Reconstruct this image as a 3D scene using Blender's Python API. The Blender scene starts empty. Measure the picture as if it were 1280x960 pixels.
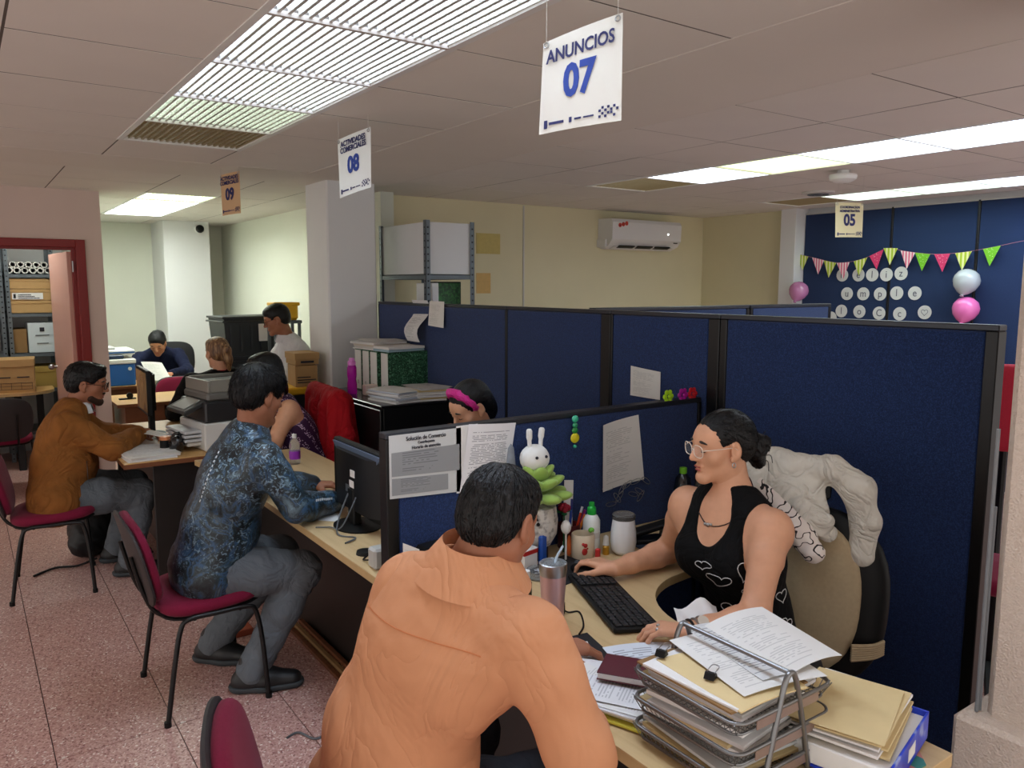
import bpy, math, random
import numpy as np
from math import pi, sin, cos, radians as R
random.seed(7)
A = np.array
scene = bpy.context.scene
col = scene.collection

# ---------------------------------------------------------------- camera
CAM_H = 1.75
YAW, PITCH, ROLL, FPX = 0.610867, 0.123842, 0.0015024, 984.57
cf = A([sin(YAW)*cos(PITCH), cos(YAW)*cos(PITCH), -sin(PITCH)])
cr0 = A([cos(YAW), -sin(YAW), 0.0]); cu0 = np.cross(cr0, cf)
cr = cr0*cos(ROLL)+cu0*sin(ROLL); cu = -cr0*sin(ROLL)+cu0*cos(ROLL)
cam_data = bpy.data.cameras.new('camera')
cam_data.sensor_width = 36.0
cam_data.lens = FPX/1280*36.0
cam_data.clip_start = 0.05
cam = bpy.data.objects.new('camera', cam_data)
col.objects.link(cam)
from mathutils import Matrix, Vector
cam.matrix_world = Matrix(((cr[0], cu[0], -cf[0], 0), (cr[1], cu[1], -cf[1], 0), (cr[2], cu[2], -cf[2], CAM_H), (0, 0, 0, 1)))
scene.camera = cam

# ---------------------------------------------------------------- world and exposure
world = bpy.data.worlds.new('world'); scene.world = world
world.use_nodes = True
bg = world.node_tree.nodes['Background']
bg.inputs[0].default_value = (1.0, 0.96, 0.92, 1); bg.inputs[1].default_value = 0.85
scene.view_settings.view_transform = 'Standard'
scene.view_settings.look = 'None'
scene.view_settings.gamma = 1.0
scene.view_settings.use_curve_mapping = False
scene.view_settings.exposure = 0.66
LAMP = 6.4          # strength of the lit fixture panes
HC = 2.53           # ceiling height
DESK = 0.75

# ---------------------------------------------------------------- materials
def lin(c):
    return tuple((v/255/12.92 if v/255 <= .04045 else ((v/255+.055)/1.055)**2.4) for v in c[:3])+(1.0,)
MATS = {}
def nd(nt, typ, **kw):
    n = nt.nodes.new(typ)
    for k, v in kw.items():
        if k in ('operation', 'blend_type', 'data_type', 'feature', 'wave_type', 'bands_direction', 'interpolation', 'distance', 'noise_dimensions', 'wave_profile'): setattr(n, k, v)
        else: n.inputs[k.replace('_', ' ')].default_value = v
    return n
def base_mat(name):
    m = bpy.data.materials.new(name); m.use_nodes = True
    nt = m.node_tree; b = nt.nodes['Principled BSDF']
    return m, nt, b
def M(name, c, rough=.6, metal=0., var=0., vs=25., bump=0., bs=150., spec=.5, emit=0., trans=0., alpha=1., sheen=0., coat=0., stretch=None, sss=0.):
    if name in MATS: return MATS[name]
    m, nt, b = base_mat(name)
    c = lin(c); b.inputs['Base Color'].default_value = c
    b.inputs['Roughness'].default_value = rough; b.inputs['Metallic'].default_value = metal
    b.inputs['Specular IOR Level'].default_value = spec
    if emit: b.inputs['Emission Color'].default_value = c; b.inputs['Emission Strength'].default_value = emit
    if trans: b.inputs['Transmission Weight'].default_value = trans; b.inputs['IOR'].default_value = 1.3
    if alpha < 1: b.inputs['Alpha'].default_value = alpha
    if sheen: b.inputs['Sheen Weight'].default_value = sheen
    if coat: b.inputs['Coat Weight'].default_value = coat; b.inputs['Coat Roughness'].default_value = .1
    if sss: b.inputs['Subsurface Weight'].default_value = sss; b.inputs['Subsurface Radius'].default_value = (.012, .005, .003)
    if var or bump:
        tc = nd(nt, 'ShaderNodeTexCoord'); src = tc.outputs['Object']
        if stretch:
            mp = nd(nt, 'ShaderNodeMapping', Scale=stretch); nt.links.new(src, mp.inputs[0]); src = mp.outputs[0]
    if var:
        n = nd(nt, 'ShaderNodeTexNoise', Scale=vs, Detail=4.0); nt.links.new(src, n.inputs['Vector'])
        mr = nd(nt, 'ShaderNodeMapRange'); mr.inputs[1].default_value = .25; mr.inputs[2].default_value = .75
        mr.inputs[3].default_value = 1-var; mr.inputs[4].default_value = 1+var
        nt.links.new(n.outputs[0], mr.inputs[0])
        mx = nd(nt, 'ShaderNodeVectorMath', operation='SCALE'); mx.inputs[0].default_value = c[:3]
        nt.links.new(mr.outputs[0], mx.inputs['Scale']); nt.links.new(mx.outputs[0], b.inputs['Base Color'])
    if bump:
        n = nd(nt, 'ShaderNodeTexNoise', Scale=bs, Detail=3.0); nt.links.new(src, n.inputs['Vector'])
        bp = nd(nt, 'ShaderNodeBump', Strength=bump, Distance=.01); nt.links.new(n.outputs[0], bp.inputs['Height'])
        nt.links.new(bp.outputs[0], b.inputs['Normal'])
    MATS[name] = m
    return m
def ramp_mat(name, stops, kind='noise', scale=20., detail=5., rough=.6, bump=0., stretch=None, const=False, distort=0., spec=.5, bs=200., sheen=0.):
    """colour from a noise / voronoi / wave / white-cell pattern through a ramp"""
    if name in MATS: return MATS[name]
    m, nt, b = base_mat(name)
    tc = nd(nt, 'ShaderNodeTexCoord'); src = tc.outputs['Object']
    if stretch:
        mp = nd(nt, 'ShaderNodeMapping', Scale=stretch); nt.links.new(src, mp.inputs[0]); src = mp.outputs[0]
    if kind == 'noise': t = nd(nt, 'ShaderNodeTexNoise', Scale=scale, Detail=detail, Distortion=distort); o = t.outputs[0]
    elif kind == 'cells': t = nd(nt, 'ShaderNodeTexVoronoi', Scale=scale); o = t.outputs['Color']
    elif kind == 'dist': t = nd(nt, 'ShaderNodeTexVoronoi', Scale=scale); o = t.outputs['Distance']
    else:
        t = nd(nt, 'ShaderNodeTexWave', Scale=scale, Distortion=distort, Detail=detail); t.bands_direction = kind; o = t.outputs['Fac']
    nt.links.new(src, t.inputs['Vector'])
    r = nd(nt, 'ShaderNodeValToRGB'); el = r.color_ramp.elements
    if const: r.color_ramp.interpolation = 'CONSTANT'
    while len(el) < len(stops): el.new(.5)
    for e, (p, c) in zip(el, stops): e.position = p; e.color = lin(c)
    nt.links.new(o, r.inputs[0]); nt.links.new(r.outputs[0], b.inputs['Base Color'])
    b.inputs['Roughness'].default_value = rough; b.inputs['Specular IOR Level'].default_value = spec
    if sheen: b.inputs['Sheen Weight'].default_value = sheen
    if bump:
        n = nd(nt, 'ShaderNodeTexNoise', Scale=bs, Detail=3.0); nt.links.new(src, n.inputs['Vector'])
        bp = nd(nt, 'ShaderNodeBump', Strength=bump, Distance=.01); nt.links.new(n.outputs[0], bp.inputs['Height'])
        nt.links.new(bp.outputs[0], b.inputs['Normal'])
    MATS[name] = m
    return m
def paper_mat(name, c=(226, 224, 226), lines=26., ink=.45, margin=.1, top=.12, words=28., ragged=.55):
    """white sheet with rows of print: rows along v, word gaps along u (UV of the sheet)"""
    if name in MATS: return MATS[name]
    m, nt, b = base_mat(name); L = nt.links.new
    uv = nd(nt, 'ShaderNodeTexCoord'); sp = nd(nt, 'ShaderNodeSeparateXYZ'); L(uv.outputs['UV'], sp.inputs[0])
    def math(op, a, bb=None, c3=None):
        n = nd(nt, 'ShaderNodeMath', operation=op)
        for i, v in enumerate((a, bb, c3)):
            if v is None: continue
            if isinstance(v, (int, float)): n.inputs[i].default_value = v
            else: L(v, n.inputs[i])
        return n.outputs[0]
    u, v = sp.outputs[0], sp.outputs[1]
    row = math('MULTIPLY', v, lines)
    inrow = math('LESS_THAN', math('FRACT', row), .42)
    rowid = math('FLOOR', row)
    cx = nd(nt, 'ShaderNodeCombineXYZ'); L(math('FLOOR', math('MULTIPLY', u, words)), cx.inputs[0]); L(rowid, cx.inputs[1])
    wn = nd(nt, 'ShaderNodeTexWhiteNoise'); wn.noise_dimensions = '2D'; L(cx.outputs[0], wn.inputs['Vector'])
    word = math('GREATER_THAN', wn.outputs['Value'], .22)
    wr = nd(nt, 'ShaderNodeTexWhiteNoise'); wr.noise_dimensions = '1D'; L(rowid, wr.inputs['W'])
    lim = math('SUBTRACT', 1-margin, math('MULTIPLY', wr.outputs['Value'], ragged*.6))
    rowon = math('GREATER_THAN', wr.outputs['Value'], .15)
    f = math('MULTIPLY', inrow, word); f = math('MULTIPLY', f, math('LESS_THAN', u, lim)); f = math('MULTIPLY', f, math('GREATER_THAN', u, margin))
    f = math('MULTIPLY', f, math('LESS_THAN', v, 1-top)); f = math('MULTIPLY', f, math('GREATER_THAN', v, .08)); f = math('MULTIPLY', f, rowon)
    f = math('MULTIPLY', f, ink)
    mx = nd(nt, 'ShaderNodeMix', data_type='RGBA'); mx.inputs[6].default_value = lin(c); mx.inputs[7].default_value = lin((40, 42, 60))
    L(f, mx.inputs[0]); L(mx.outputs[2], b.inputs['Base Color'])
    b.inputs['Roughness'].default_value = .75; b.inputs['Specular IOR Level'].default_value = .2
    MATS[name] = m
    return m

def cloth(name, c, wrinkle=.5, scale=5., rough=.85, stretch=(1, 1, 1), var=.05, weave=.08):
    """woven cloth: soft large creases and a fine weave in the relief"""
    if name in MATS: return MATS[name]
    m, nt, b = base_mat(name); L = nt.links.new; c = lin(c)
    b.inputs['Roughness'].default_value = rough; b.inputs['Specular IOR Level'].default_value = .2
    tc = nd(nt, 'ShaderNodeTexCoord'); mp = nd(nt, 'ShaderNodeMapping', Scale=stretch); L(tc.outputs['Object'], mp.inputs[0])
    n = nd(nt, 'ShaderNodeTexNoise', Scale=scale, Detail=3., Distortion=1.2); L(mp.outputs[0], n.inputs['Vector'])
    # ridges of the noise make creases
    s = nd(nt, 'ShaderNodeMath', operation='SUBTRACT'); L(n.outputs[0], s.inputs[0]); s.inputs[1].default_value = .5
    a = nd(nt, 'ShaderNodeMath', operation='ABSOLUTE'); L(s.outputs[0], a.inputs[0])
    p = nd(nt, 'ShaderNodeMath', operation='POWER'); L(a.outputs[0], p.inputs[0]); p.inputs[1].default_value = .6
    bp = nd(nt, 'ShaderNodeBump', Strength=wrinkle, Distance=.05); L(p.outputs[0], bp.inputs['Height'])
    n2 = nd(nt, 'ShaderNodeTexNoise', Scale=450., Detail=2.); L(tc.outputs['Object'], n2.inputs['Vector'])
    b2 = nd(nt, 'ShaderNodeBump', Strength=weave, Distance=.004); L(n2.outputs[0], b2.inputs['Height']); L(bp.outputs[0], b2.inputs['Normal']); L(b2.outputs[0], b.inputs['Normal'])
    n3 = nd(nt, 'ShaderNodeTexNoise', Scale=12., Detail=3.); L(tc.outputs['Object'], n3.inputs['Vector'])
    mr = nd(nt, 'ShaderNodeMapRange'); mr.inputs[1].default_value = .3; mr.inputs[2].default_value = .7; mr.inputs[3].default_value = 1-var; mr.inputs[4].default_value = 1+var; L(n3.outputs[0], mr.inputs[0])
    mx = nd(nt, 'ShaderNodeVectorMath', operation='SCALE'); mx.inputs[0].default_value = c[:3]; L(mr.outputs[0], mx.inputs['Scale']); L(mx.outputs[0], b.inputs['Base Color'])
    MATS[name] = m
    return m

# ---------------------------------------------------------------- mesh builder
def rotz(a): c, s = cos(a), sin(a); return A([[c, -s, 0], [s, c, 0], [0, 0, 1.]])
def rotx(a): c, s = cos(a), sin(a); return A([[1., 0, 0], [0, c, -s], [0, s, c]])
def roty(a): c, s = cos(a), sin(a); return A([[c, 0, s], [0, 1., 0], [-s, 0, c]])
def unit(v): v = A(v, float); return v/(np.linalg.norm(v)+1e-12)
class MB:
    def __init__(s): s.v = []; s.f = []; s.uv = None
    def add(s, v, f):
        n = len(s.v); s.v += [tuple(map(float, p)) for p in v]; s.f += [tuple(i+n for i in q) for q in f]; return s
    def box(s, c, d, rot=None, bev=0.):
        hx, hy, hz = d[0]/2, d[1]/2, d[2]/2
        b = min(bev, hx*.95, hy*.95, hz*.95)
        vs = []; fs = []
        if b <= 0:
            for x in (-hx, hx):
                for y in (-hy, hy):
                    for z in (-hz, hz): vs.append((x, y, z))
            fs = [(0, 1, 3, 2), (4, 6, 7, 5), (0, 4, 5, 1), (2, 3, 7, 6), (0, 2, 6, 4), (1, 5, 7, 3)]
        else:
            idx = {}
            for sx in (-1, 1):
                for sy in (-1, 1):
                    for sz in (-1, 1):
                        for ax in range(3):
                            p = [sx*(hx-b), sy*(hy-b), sz*(hz-b)]
                            p[ax] = (sx*hx, sy*hy, sz*hz)[ax]
                            idx[(sx, sy, sz, ax)] = len(vs); vs.append(tuple(p))
            I = lambda x, y, z, a: idx[(x, y, z, a)]
            for q in (-1, 1):
                fs.append([I(q, -1, -1, 0), I(q, 1, -1, 0), I(q, 1, 1, 0), I(q, -1, 1, 0)][::q])
                fs.append([I(-1, q, -1, 1), I(-1, q, 1, 1), I(1, q, 1, 1), I(1, q, -1, 1)][::q])
                fs.append([I(-1, -1, q, 2), I(1, -1, q, 2), I(1, 1, q, 2), I(-1, 1, q, 2)][::q])
            for p in (-1, 1):
                for q in (-1, 1):
                    o = p*q
                    fs.append([I(p, q, -1, 0), I(p, q, -1, 1), I(p, q, 1, 1), I(p, q, 1, 0)][::o])
                    fs.append([I(-1, p, q, 1), I(-1, p, q, 2), I(1, p, q, 2), I(1, p, q, 1)][::o])
                    fs.append([I(p, -1, q, 2), I(p, -1, q, 0), I(p, 1, q, 0), I(p, 1, q, 2)][::o])
            for x in (-1, 1):
                for y in (-1, 1):
                    for z in (-1, 1):
                        fs.append([I(x, y, z, 0), I(x, y, z, 1), I(x, y, z, 2)][::x*y*z])
        V = A(vs)
        if rot is not None: V = V@A(rot).T
        return s.add(V+A(c), fs)
    def bx(s, x0, x1, y0, y1, z0, z1, bev=0.):
        return s.box(((x0+x1)/2, (y0+y1)/2, (z0+z1)/2), (abs(x1-x0), abs(y1-y0), abs(z1-z0)), None, bev)
    def tube(s, pts, r, n=10, closed=False, caps=True, flat=None):
        P = [A(p, float) for p in pts]; m = len(P); rr = r if hasattr(r, '__len__') else [r]*m
        T = []
        for i in range(m):
            a = P[(i-1) % m] if (closed or i) else P[0]; b = P[(i+1) % m] if (closed or i < m-1) else P[-1]
            T.append(unit(b-a))
        nrm = unit(np.cross(T[0], (0, 0, 1) if abs(T[0][2]) < .9 else (1, 0, 0)))
        V = []
        for i in range(m):
            nrm = unit(nrm-T[i]*(nrm@T[i])); bi = np.cross(T[i], nrm)
            for k in range(n):
                a = 2*pi*k/n; V.append(P[i]+rr[i]*(cos(a)*nrm+sin(a)*bi))
        Fs = []
        for i in range(m if closed else m-1):
            j = (i+1) % m
            for k in range(n): l = (k+1) % n; Fs.append((i*n+k, i*n+l, j*n+l, j*n+k))
        if caps and not closed: Fs.append(tuple(range(n))[::-1]); Fs.append(tuple((m-1)*n+k for k in range(n)))
        return s.add(V, Fs)
    def cyl(s, a, b, r1, r2=None, n=20): return s.tube([a, b], [r1, r1 if r2 is None else r2], n)
    def lathe(s, prof, n=28, c=(0, 0, 0), rot=None, sx=1., sy=1.):
        V = []; Fs = []; m = len(prof)
        for r, z in prof:
            for k in range(n): a = 2*pi*k/n; V.append((r*cos(a)*sx, r*sin(a)*sy, z))
        for i in range(m-1):
            for k in range(n): l = (k+1) % n; Fs.append((i*n+k, i*n+l, (i+1)*n+l, (i+1)*n+k))
        if prof[0][0] > 1e-5: Fs.append(tuple(range(n))[::-1])
        if prof[-1][0] > 1e-5: Fs.append(tuple((m-1)*n+k for k in range(n)))
        V = A(V)
        if rot is not None: V = V@A(rot).T
        return s.add(V+A(c), Fs)
    def ball(s, c, r, n=18, m=10, rot=None):
        r = (r, r, r) if not hasattr(r, '__len__') else r
        V = A([(cos(2*pi*k/n)*sin(pi*(i+.02)/(m+.04))*r[0], sin(2*pi*k/n)*sin(pi*(i+.02)/(m+.04))*r[1], -cos(pi*(i+.02)/(m+.04))*r[2]) for i in range(m+1) for k in range(n)])
        Fs = [(i*n+k, i*n+(k+1) % n, (i+1)*n+(k+1) % n, (i+1)*n+k) for i in range(m) for k in range(n)]
        Fs += [tuple(range(n))[::-1], tuple(m*n+k for k in range(n))]
        if rot is not None: V = V@A(rot).T
        return s.add(V+A(c), Fs)
    def prism(s, pts, z0, z1, rot=None, c=(0, 0, 0)):
        n = len(pts); V = A([(x, y, z0) for x, y in pts]+[(x, y, z1) for x, y in pts])
        if rot is not None: V = V@A(rot).T
        Fs = [tuple(range(n))[::-1], tuple(range(n, 2*n))]+[(i, (i+1) % n, n+(i+1) % n, n+i) for i in range(n)]
        return s.add(V+A(c), Fs)
    def sheet(s, fn, nu=8, nv=8, th=.0008):
        """fn(u,v) -> point; a thin closed sheet with UVs"""
        g = A([[fn(i/nu, j/nv) for j in range(nv+1)] for i in range(nu+1)], float)
        du = np.gradient(g, axis=0); dv = np.gradient(g, axis=1); n = np.cross(du, dv); n /= (np.linalg.norm(n, axis=2, keepdims=True)+1e-12)
        b = g-n*th; W = nv+1; N = (nu+1)*W
        V = np.concatenate([g.reshape(-1, 3), b.reshape(-1, 3)]); Fs = []
        for i in range(nu):
            for j in range(nv):
                q = (i*W+j, (i+1)*W+j, (i+1)*W+j+1, i*W+j+1); Fs.append(q); Fs.append(tuple(N+k for k in q[::-1]))
        rim = [(i, 0) for i in range(nu)]+[(nu, j) for j in range(nv)]+[(i, nv) for i in range(nu, 0, -1)]+[(0, j) for j in range(nv, 0, -1)]
        for a, b2 in zip(rim, rim[1:]+rim[:1]):
            p = a[0]*W+a[1]; q = b2[0]*W+b2[1]; Fs.append((q, p, N+p, N+q))
        uvs = [(i/nu, j/nv) for i in range(nu+1) for j in range(nv+1)]*2
        base = len(s.v); s.add(V, Fs)
        s.uv = (s.uv or [(0, 0)]*base)+uvs
        return s
    def quad(s, p00, p10, p11, p01, th=.0008, bend=0., nu=8, nv=8):
        """sheet from four corners (u right, v up); bend bows it along its normal"""
        a, b, c, d = map(lambda p: A(p, float), (p00, p10, p11, p01)); n = unit(np.cross(b-a, d-a))
        f = lambda u, v: (a*(1-u)+b*u)*(1-v)+(d*(1-u)+c*u)*v+n*bend*4*u*(1-u)
        return s.sheet(f, nu, nv, th)
    def xf(s, rot=None, t=(0, 0, 0)):
        V = A(s.v)
        if rot is not None: V = V@A(rot).T
        s.v = [tuple(p) for p in V+A(t)]; return s
    def build(s, name, mat, parent=None, loc=(0, 0, 0), rz=0., smooth=32, rot=None):
        me = bpy.data.meshes.new(name); me.from_pydata(s.v, [], s.f)
        if s.uv:
            uv = list(s.uv)+[(0, 0)]*(len(s.v)-len(s.uv)); l = me.uv_layers.new(name='UVMap')
            vi = np.empty(len(me.loops), dtype=np.int32); me.loops.foreach_get('vertex_index', vi)
            l.data.foreach_set('uv', A(uv, dtype=np.float32)[vi].ravel())
        return link_mesh(name, me, mat, parent, loc, rz, smooth, rot)
def link_mesh(name, me, mat, parent=None, loc=(0, 0, 0), rz=0., smooth=32, rot=None):
    if mat is not None: me.materials.append(mat)
    if smooth:
        me.polygons.foreach_set('use_smooth', [True]*len(me.polygons))
        if smooth < 179: me.set_sharp_from_angle(angle=R(smooth))
    o = bpy.data.objects.new(name, me); col.objects.link(o)
    o.location = loc; o.rotation_euler = rot if rot is not None else (0, 0, rz)
    if parent is not None: o.parent = parent
    return o
def tag(o, label, cat, group=None, kind=None):
    if label: o['label'] = label
    if cat: o['category'] = cat
    if group: o['group'] = group
    if kind: o['kind'] = kind
    return o
def thing(name, label, cat, loc=(0, 0, 0), rz=0., group=None):
    o = bpy.data.objects.new(name, None); col.objects.link(o); o.location = loc; o.rotation_euler = (0, 0, rz)
    return tag(o, label, cat, group)
def struct(o): o['kind'] = 'structure'; return o
def dup(root, loc=None, rz=None, label=None, group=None):
    r = root.copy(); col.objects.link(r)
    if loc is not None: r.location = loc
    if rz is not None: r.rotation_euler = (0, 0, rz)
    if label: r['label'] = label
    if group: r['group'] = group
    for ch in list(root.children):
        c = ch.copy(); col.objects.link(c); c.parent = r
        for g in list(ch.children): d = g.copy(); col.objects.link(d); d.parent = c
    return r
def text(name, body, size, mat, parent, loc, rotm, sx=1., bold=0., align='CENTER', ext=.0006):
    cu_ = bpy.data.curves.new(name, 'FONT'); cu_.body = body; cu_.size = size; cu_.align_x = align; cu_.align_y = 'CENTER'
    cu_.extrude = ext; cu_.offset = bold; cu_.resolution_u = 3
    o = bpy.data.objects.new(name, cu_); me = bpy.data.meshes.new_from_object(o); bpy.data.objects.remove(o)
    V = A([v.co[:] for v in me.vertices]) if len(me.vertices) else np.zeros((0, 3))
    V[:, 0] *= sx; V = V@A(rotm).T+A(loc)
    me.vertices.foreach_set('co', V.astype(np.float32).ravel()); me.update()
    return link_mesh(name, me, mat, parent, smooth=0)
def catmull(pts, k=6, closed=False):
    P = [A(p, float) for p in pts]; n = len(P); out = []
    for i in range(n if closed else n-1):
        p0, p1, p2, p3 = (P[(i+j) % n] if closed else P[min(max(i+j, 0), n-1)] for j in (-1, 0, 1, 2))
        for t in np.linspace(0, 1, k, endpoint=False):
            out.append(.5*((2*p1)+(-p0+p2)*t+(2*p0-5*p1+4*p2-p3)*t*t+(-p0+3*p1-3*p2+p3)*t**3))
    if not closed: out.append(P[-1])
    return out
# ---------------------------------------------------------------- shared materials
m_tile = M('ceiling_tile', (228, 224, 216), .85, var=.02, vs=3, bump=.05, bs=400, spec=.2)
m_grid = M('grid_paint', (190, 182, 176), .6)
m_beam = M('beam_paint', (226, 221, 212), .8, var=.02, vs=2, spec=.2)
m_wall_cream = M('cream_wall', (222, 214, 178), .8, var=.03, vs=2, bump=.04, bs=80, spec=.2)
m_wall_green = M('pale_green_wall', (226, 228, 214), .75, var=.02, vs=2, spec=.25)
m_wall_pink = M('warm_wall', (212, 192, 182), .8, var=.03, vs=2, spec=.2)
m_wall_white = M('white_wall', (222, 222, 222), .75, var=.02, vs=2, spec=.25)
m_stucco = M('stucco', (216, 200, 186), .85, var=.05, vs=60, bump=.6, bs=160, spec=.2)
m_red = M('oxide_red', (128, 22, 18), .45)
m_black = M('black_plastic', (15, 15, 16), .5, spec=.25)
m_blackmetal = M('black_metal', (14, 14, 15), .4, metal=.2)
m_darkpost = M('dark_post', (22, 22, 24), .35, metal=.3)
m_steel = M('steel', (170, 170, 170), .3, metal=1.)
m_greysteel = M('grey_painted_steel', (98, 106, 112), .45, metal=.3)
m_white = M('white_plastic', (226, 226, 224), .4)
m_offwhite = M('off_white', (206, 204, 198), .5)
m_wood = ramp_mat('maple_laminate', [(.3, (198, 168, 122)), (.55, (208, 180, 134)), (.8, (202, 173, 127))], 'noise', 3., 8., .35, stretch=(14, 1.2, 4))
m_wood2 = ramp_mat('oak_laminate', [(.3, (196, 150, 92)), (.55, (214, 170, 110)), (.8, (200, 155, 98))], 'noise', 3., 8., .4, stretch=(1.2, 14, 4))
m_woodside = ramp_mat('brown_side', [(.3, (92, 52, 30)), (.7, (122, 72, 42))], 'noise', 4., 6., .45, stretch=(1, 8, 1))
m_edge = M('maple_edge', (196, 166, 118), .45, var=.05)
m_darkwood = M('dark_panel', (34, 29, 27), .4, var=.1, vs=8)
m_navy = ramp_mat('navy_fabric', [(.25, (19, 34, 68)), (.5, (28, 49, 94)), (.75, (42, 68, 122))], 'noise', 260., 3., .85, bump=.25, bs=500., sheen=.25, spec=.2)
m_navy2 = ramp_mat('navy_fabric_soft', [(.25, (24, 38, 70)), (.5, (31, 50, 88)), (.75, (40, 62, 102))], 'noise', 200., 3., .85, bump=.2, bs=400., sheen=.2, spec=.2)
m_maroon = M('maroon_fabric', (118, 20, 52), .85, var=.12, vs=220, bump=.15, bs=500, sheen=.06, spec=.2)
m_card = M('cardboard', (184, 146, 96), .8, var=.06, vs=12)
m_carddark = M('cardboard_dark', (142, 108, 66), .8, var=.06, vs=12)
m_ink = M('ink', (34, 34, 46), .7)
m_blueink = M('blue_ink', (34, 62, 150), .6)
m_darkblueink = M('dark_blue_ink', (32, 34, 92), .6)
m_paper = paper_mat('printed_sheet', c=(220, 219, 220), lines=30., ink=.35)
m_paper2 = paper_mat('printed_sheet_dense', lines=44., ink=.6, words=40., ragged=.2, top=.08)
m_paper3 = paper_mat('form_sheet', c=(222, 220, 216), lines=34., ink=.25, words=20., ragged=.7)
m_blank = M('plain_paper', (228, 226, 224), .8, var=.015, vs=30, spec=.2)
m_manila = M('manila', (218, 196, 148), .75, var=.04, vs=20, spec=.2)

# ---------------------------------------------------------------- floor
m_terrazzo = ramp_mat('terrazzo', [(0, (146, 96, 88)), (.2, (188, 142, 132)), (.42, (202, 158, 148)), (.66, (216, 180, 170)), (.84, (240, 226, 218)), (.93, (168, 118, 110))], 'cells', 150., const=True, rough=.32)
m_joint = M('floor_joint', (74, 56, 54), .8)
floor = struct(MB().bx(-4, 8, -1.6, 11.4, -.08, -.006).build('floor', m_joint))
TP = .42
def floor_tile_mesh(w, d):
    return MB().bx(-w/2+.0018, w/2-.0018, -d/2+.0006, d/2-.0006, -.006, 0, .0006)
proto = None
for i in range(-5, 7):
    for j in range(-6, 15):
        x = .18+TP*(i+.5); y = 3.203+TP*(j+.5)+(.003 if j >= 0 else -.002)
        if x > 2.2 and y < 3 or x > 2.6: continue
        if x < -.6 and y < 2: continue
        if proto is None: o = proto = floor_tile_mesh(TP, TP).build('tile', m_terrazzo, floor, smooth=0)
        else: o = proto.copy(); col.objects.link(o)
        o.location = (x, y, 0)
for a in ((2.7, 8, -1.6, 11.4), (-4, -1.92, -1.6, 11.4), (-1.92, 2.7, 9.503, 11.4), (-1.92, 2.7, -1.6, .683)):
    MB().bx(a[0], a[1], a[2], a[3], -.006, 0).build('far_terrazzo', m_terrazzo, floor, smooth=0)

# ---------------------------------------------------------------- ceiling: tiles on a grid
m_plenum = M('plenum', (60, 56, 54), .9)
ceiling = struct(MB().bx(-4, 8, -1.6, 11.4, HC+.16, HC+.2).build('ceiling', m_plenum))
tprotos = {}
gm = MB()
def ctile(x0, x1, y0, y1):
    w, d = round(x1-x0, 3), round(y1-y0, 3)
    if (w, d) in tprotos: o = tprotos[(w, d)].copy(); col.objects.link(o)
    else:
        o = tprotos[(w, d)] = MB().bx(-w/2+.0045, w/2-.0045, -d/2+.0045, d/2-.0045, 0, .012).build('ceiling_tile', m_tile, ceiling, smooth=0)
    o.location = ((x0+x1)/2, (y0+y1)/2, HC)
    o.rotation_euler = (random.uniform(-.002, .002), random.uniform(-.002, .002), 0)
def grid(xs, ys, skip=()):
    for a, b in zip(xs, xs[1:]):
        for c, d in zip(ys, ys[1:]):
            if any(s[0] <= (a+b)/2 <= s[1] and s[2] <= (c+d)/2 <= s[3] for s in skip): continue
            ctile(a, b, c, d)
    for x in xs[:-1]: gm.bx(x-.0046, x+.0046, ys[0], ys[-1], HC+.0008, HC+.02)
    for y in ys[:-1]: gm.bx(xs[0], xs[-1], y-.0046, y+.0046, HC+.0009, HC+.0205)
YL = [.535+.605*k for k in range(8)]+[5.4]
LIGHT_A = (.77, 1.40, .535, 4.77)
grid([-2.23, -1.63, -1.03, -.43, .17, .77, 1.40, 2.07], [-.675, -.07]+YL, [LIGHT_A])
YRr = [.47, 1.10, 1.72, 2.345, 2.97, 3.595, 4.22, 4.845, 5.47, 6.3]
LIGHT_B = (4.12, 4.74, 1.10, 4.845); LIGHT_C = (6.22, 6.80, 1.10, 4.845)
grid([2.82, 3.47, 4.12, 4.74, 5.36, 5.98, 6.22, 6.80, 7.15], YRr, [LIGHT_B, LIGHT_C])
LIGHT_D = (1.36, 1.96, 7.35, 9.75); LIGHT_E = (0., .64, 7.95, 8.55)
grid([-.6, 0, .64, 1.36, 1.96, 2.45, 3.0], [6.05, 6.7, 7.35, 7.95, 8.55, 9.15, 9.75, 10.35, 11.0], [LIGHT_D, LIGHT_E])
gm.build('ceiling_grid', M('grid_shadowline', (96, 88, 82), .8), ceiling, smooth=0)
struct(MB().bx(2.07, 2.82, -1.6, 6.3, HC-.001, HC+.16, .002).build('trim_1', m_beam))
struct(MB().bx(-4, 2.07, 5.4, 6.05, HC-.001, HC+.16, .002).build('trim_2', m_beam))
MBc = MB(); MBc.bx(-4, -2.23, -1.6, 5.4, HC, HC+.014); MBc.bx(-2.23, 2.07, -1.6, -.675, HC, HC+.014); MBc.bx(2.82, 7.2, -1.6, .47, HC, HC+.014); MBc.bx(-4, -.6, 6.05, 11, HC, HC+.014)
MBc.build('ceiling_border', m_tile, ceiling, smooth=0)

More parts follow.
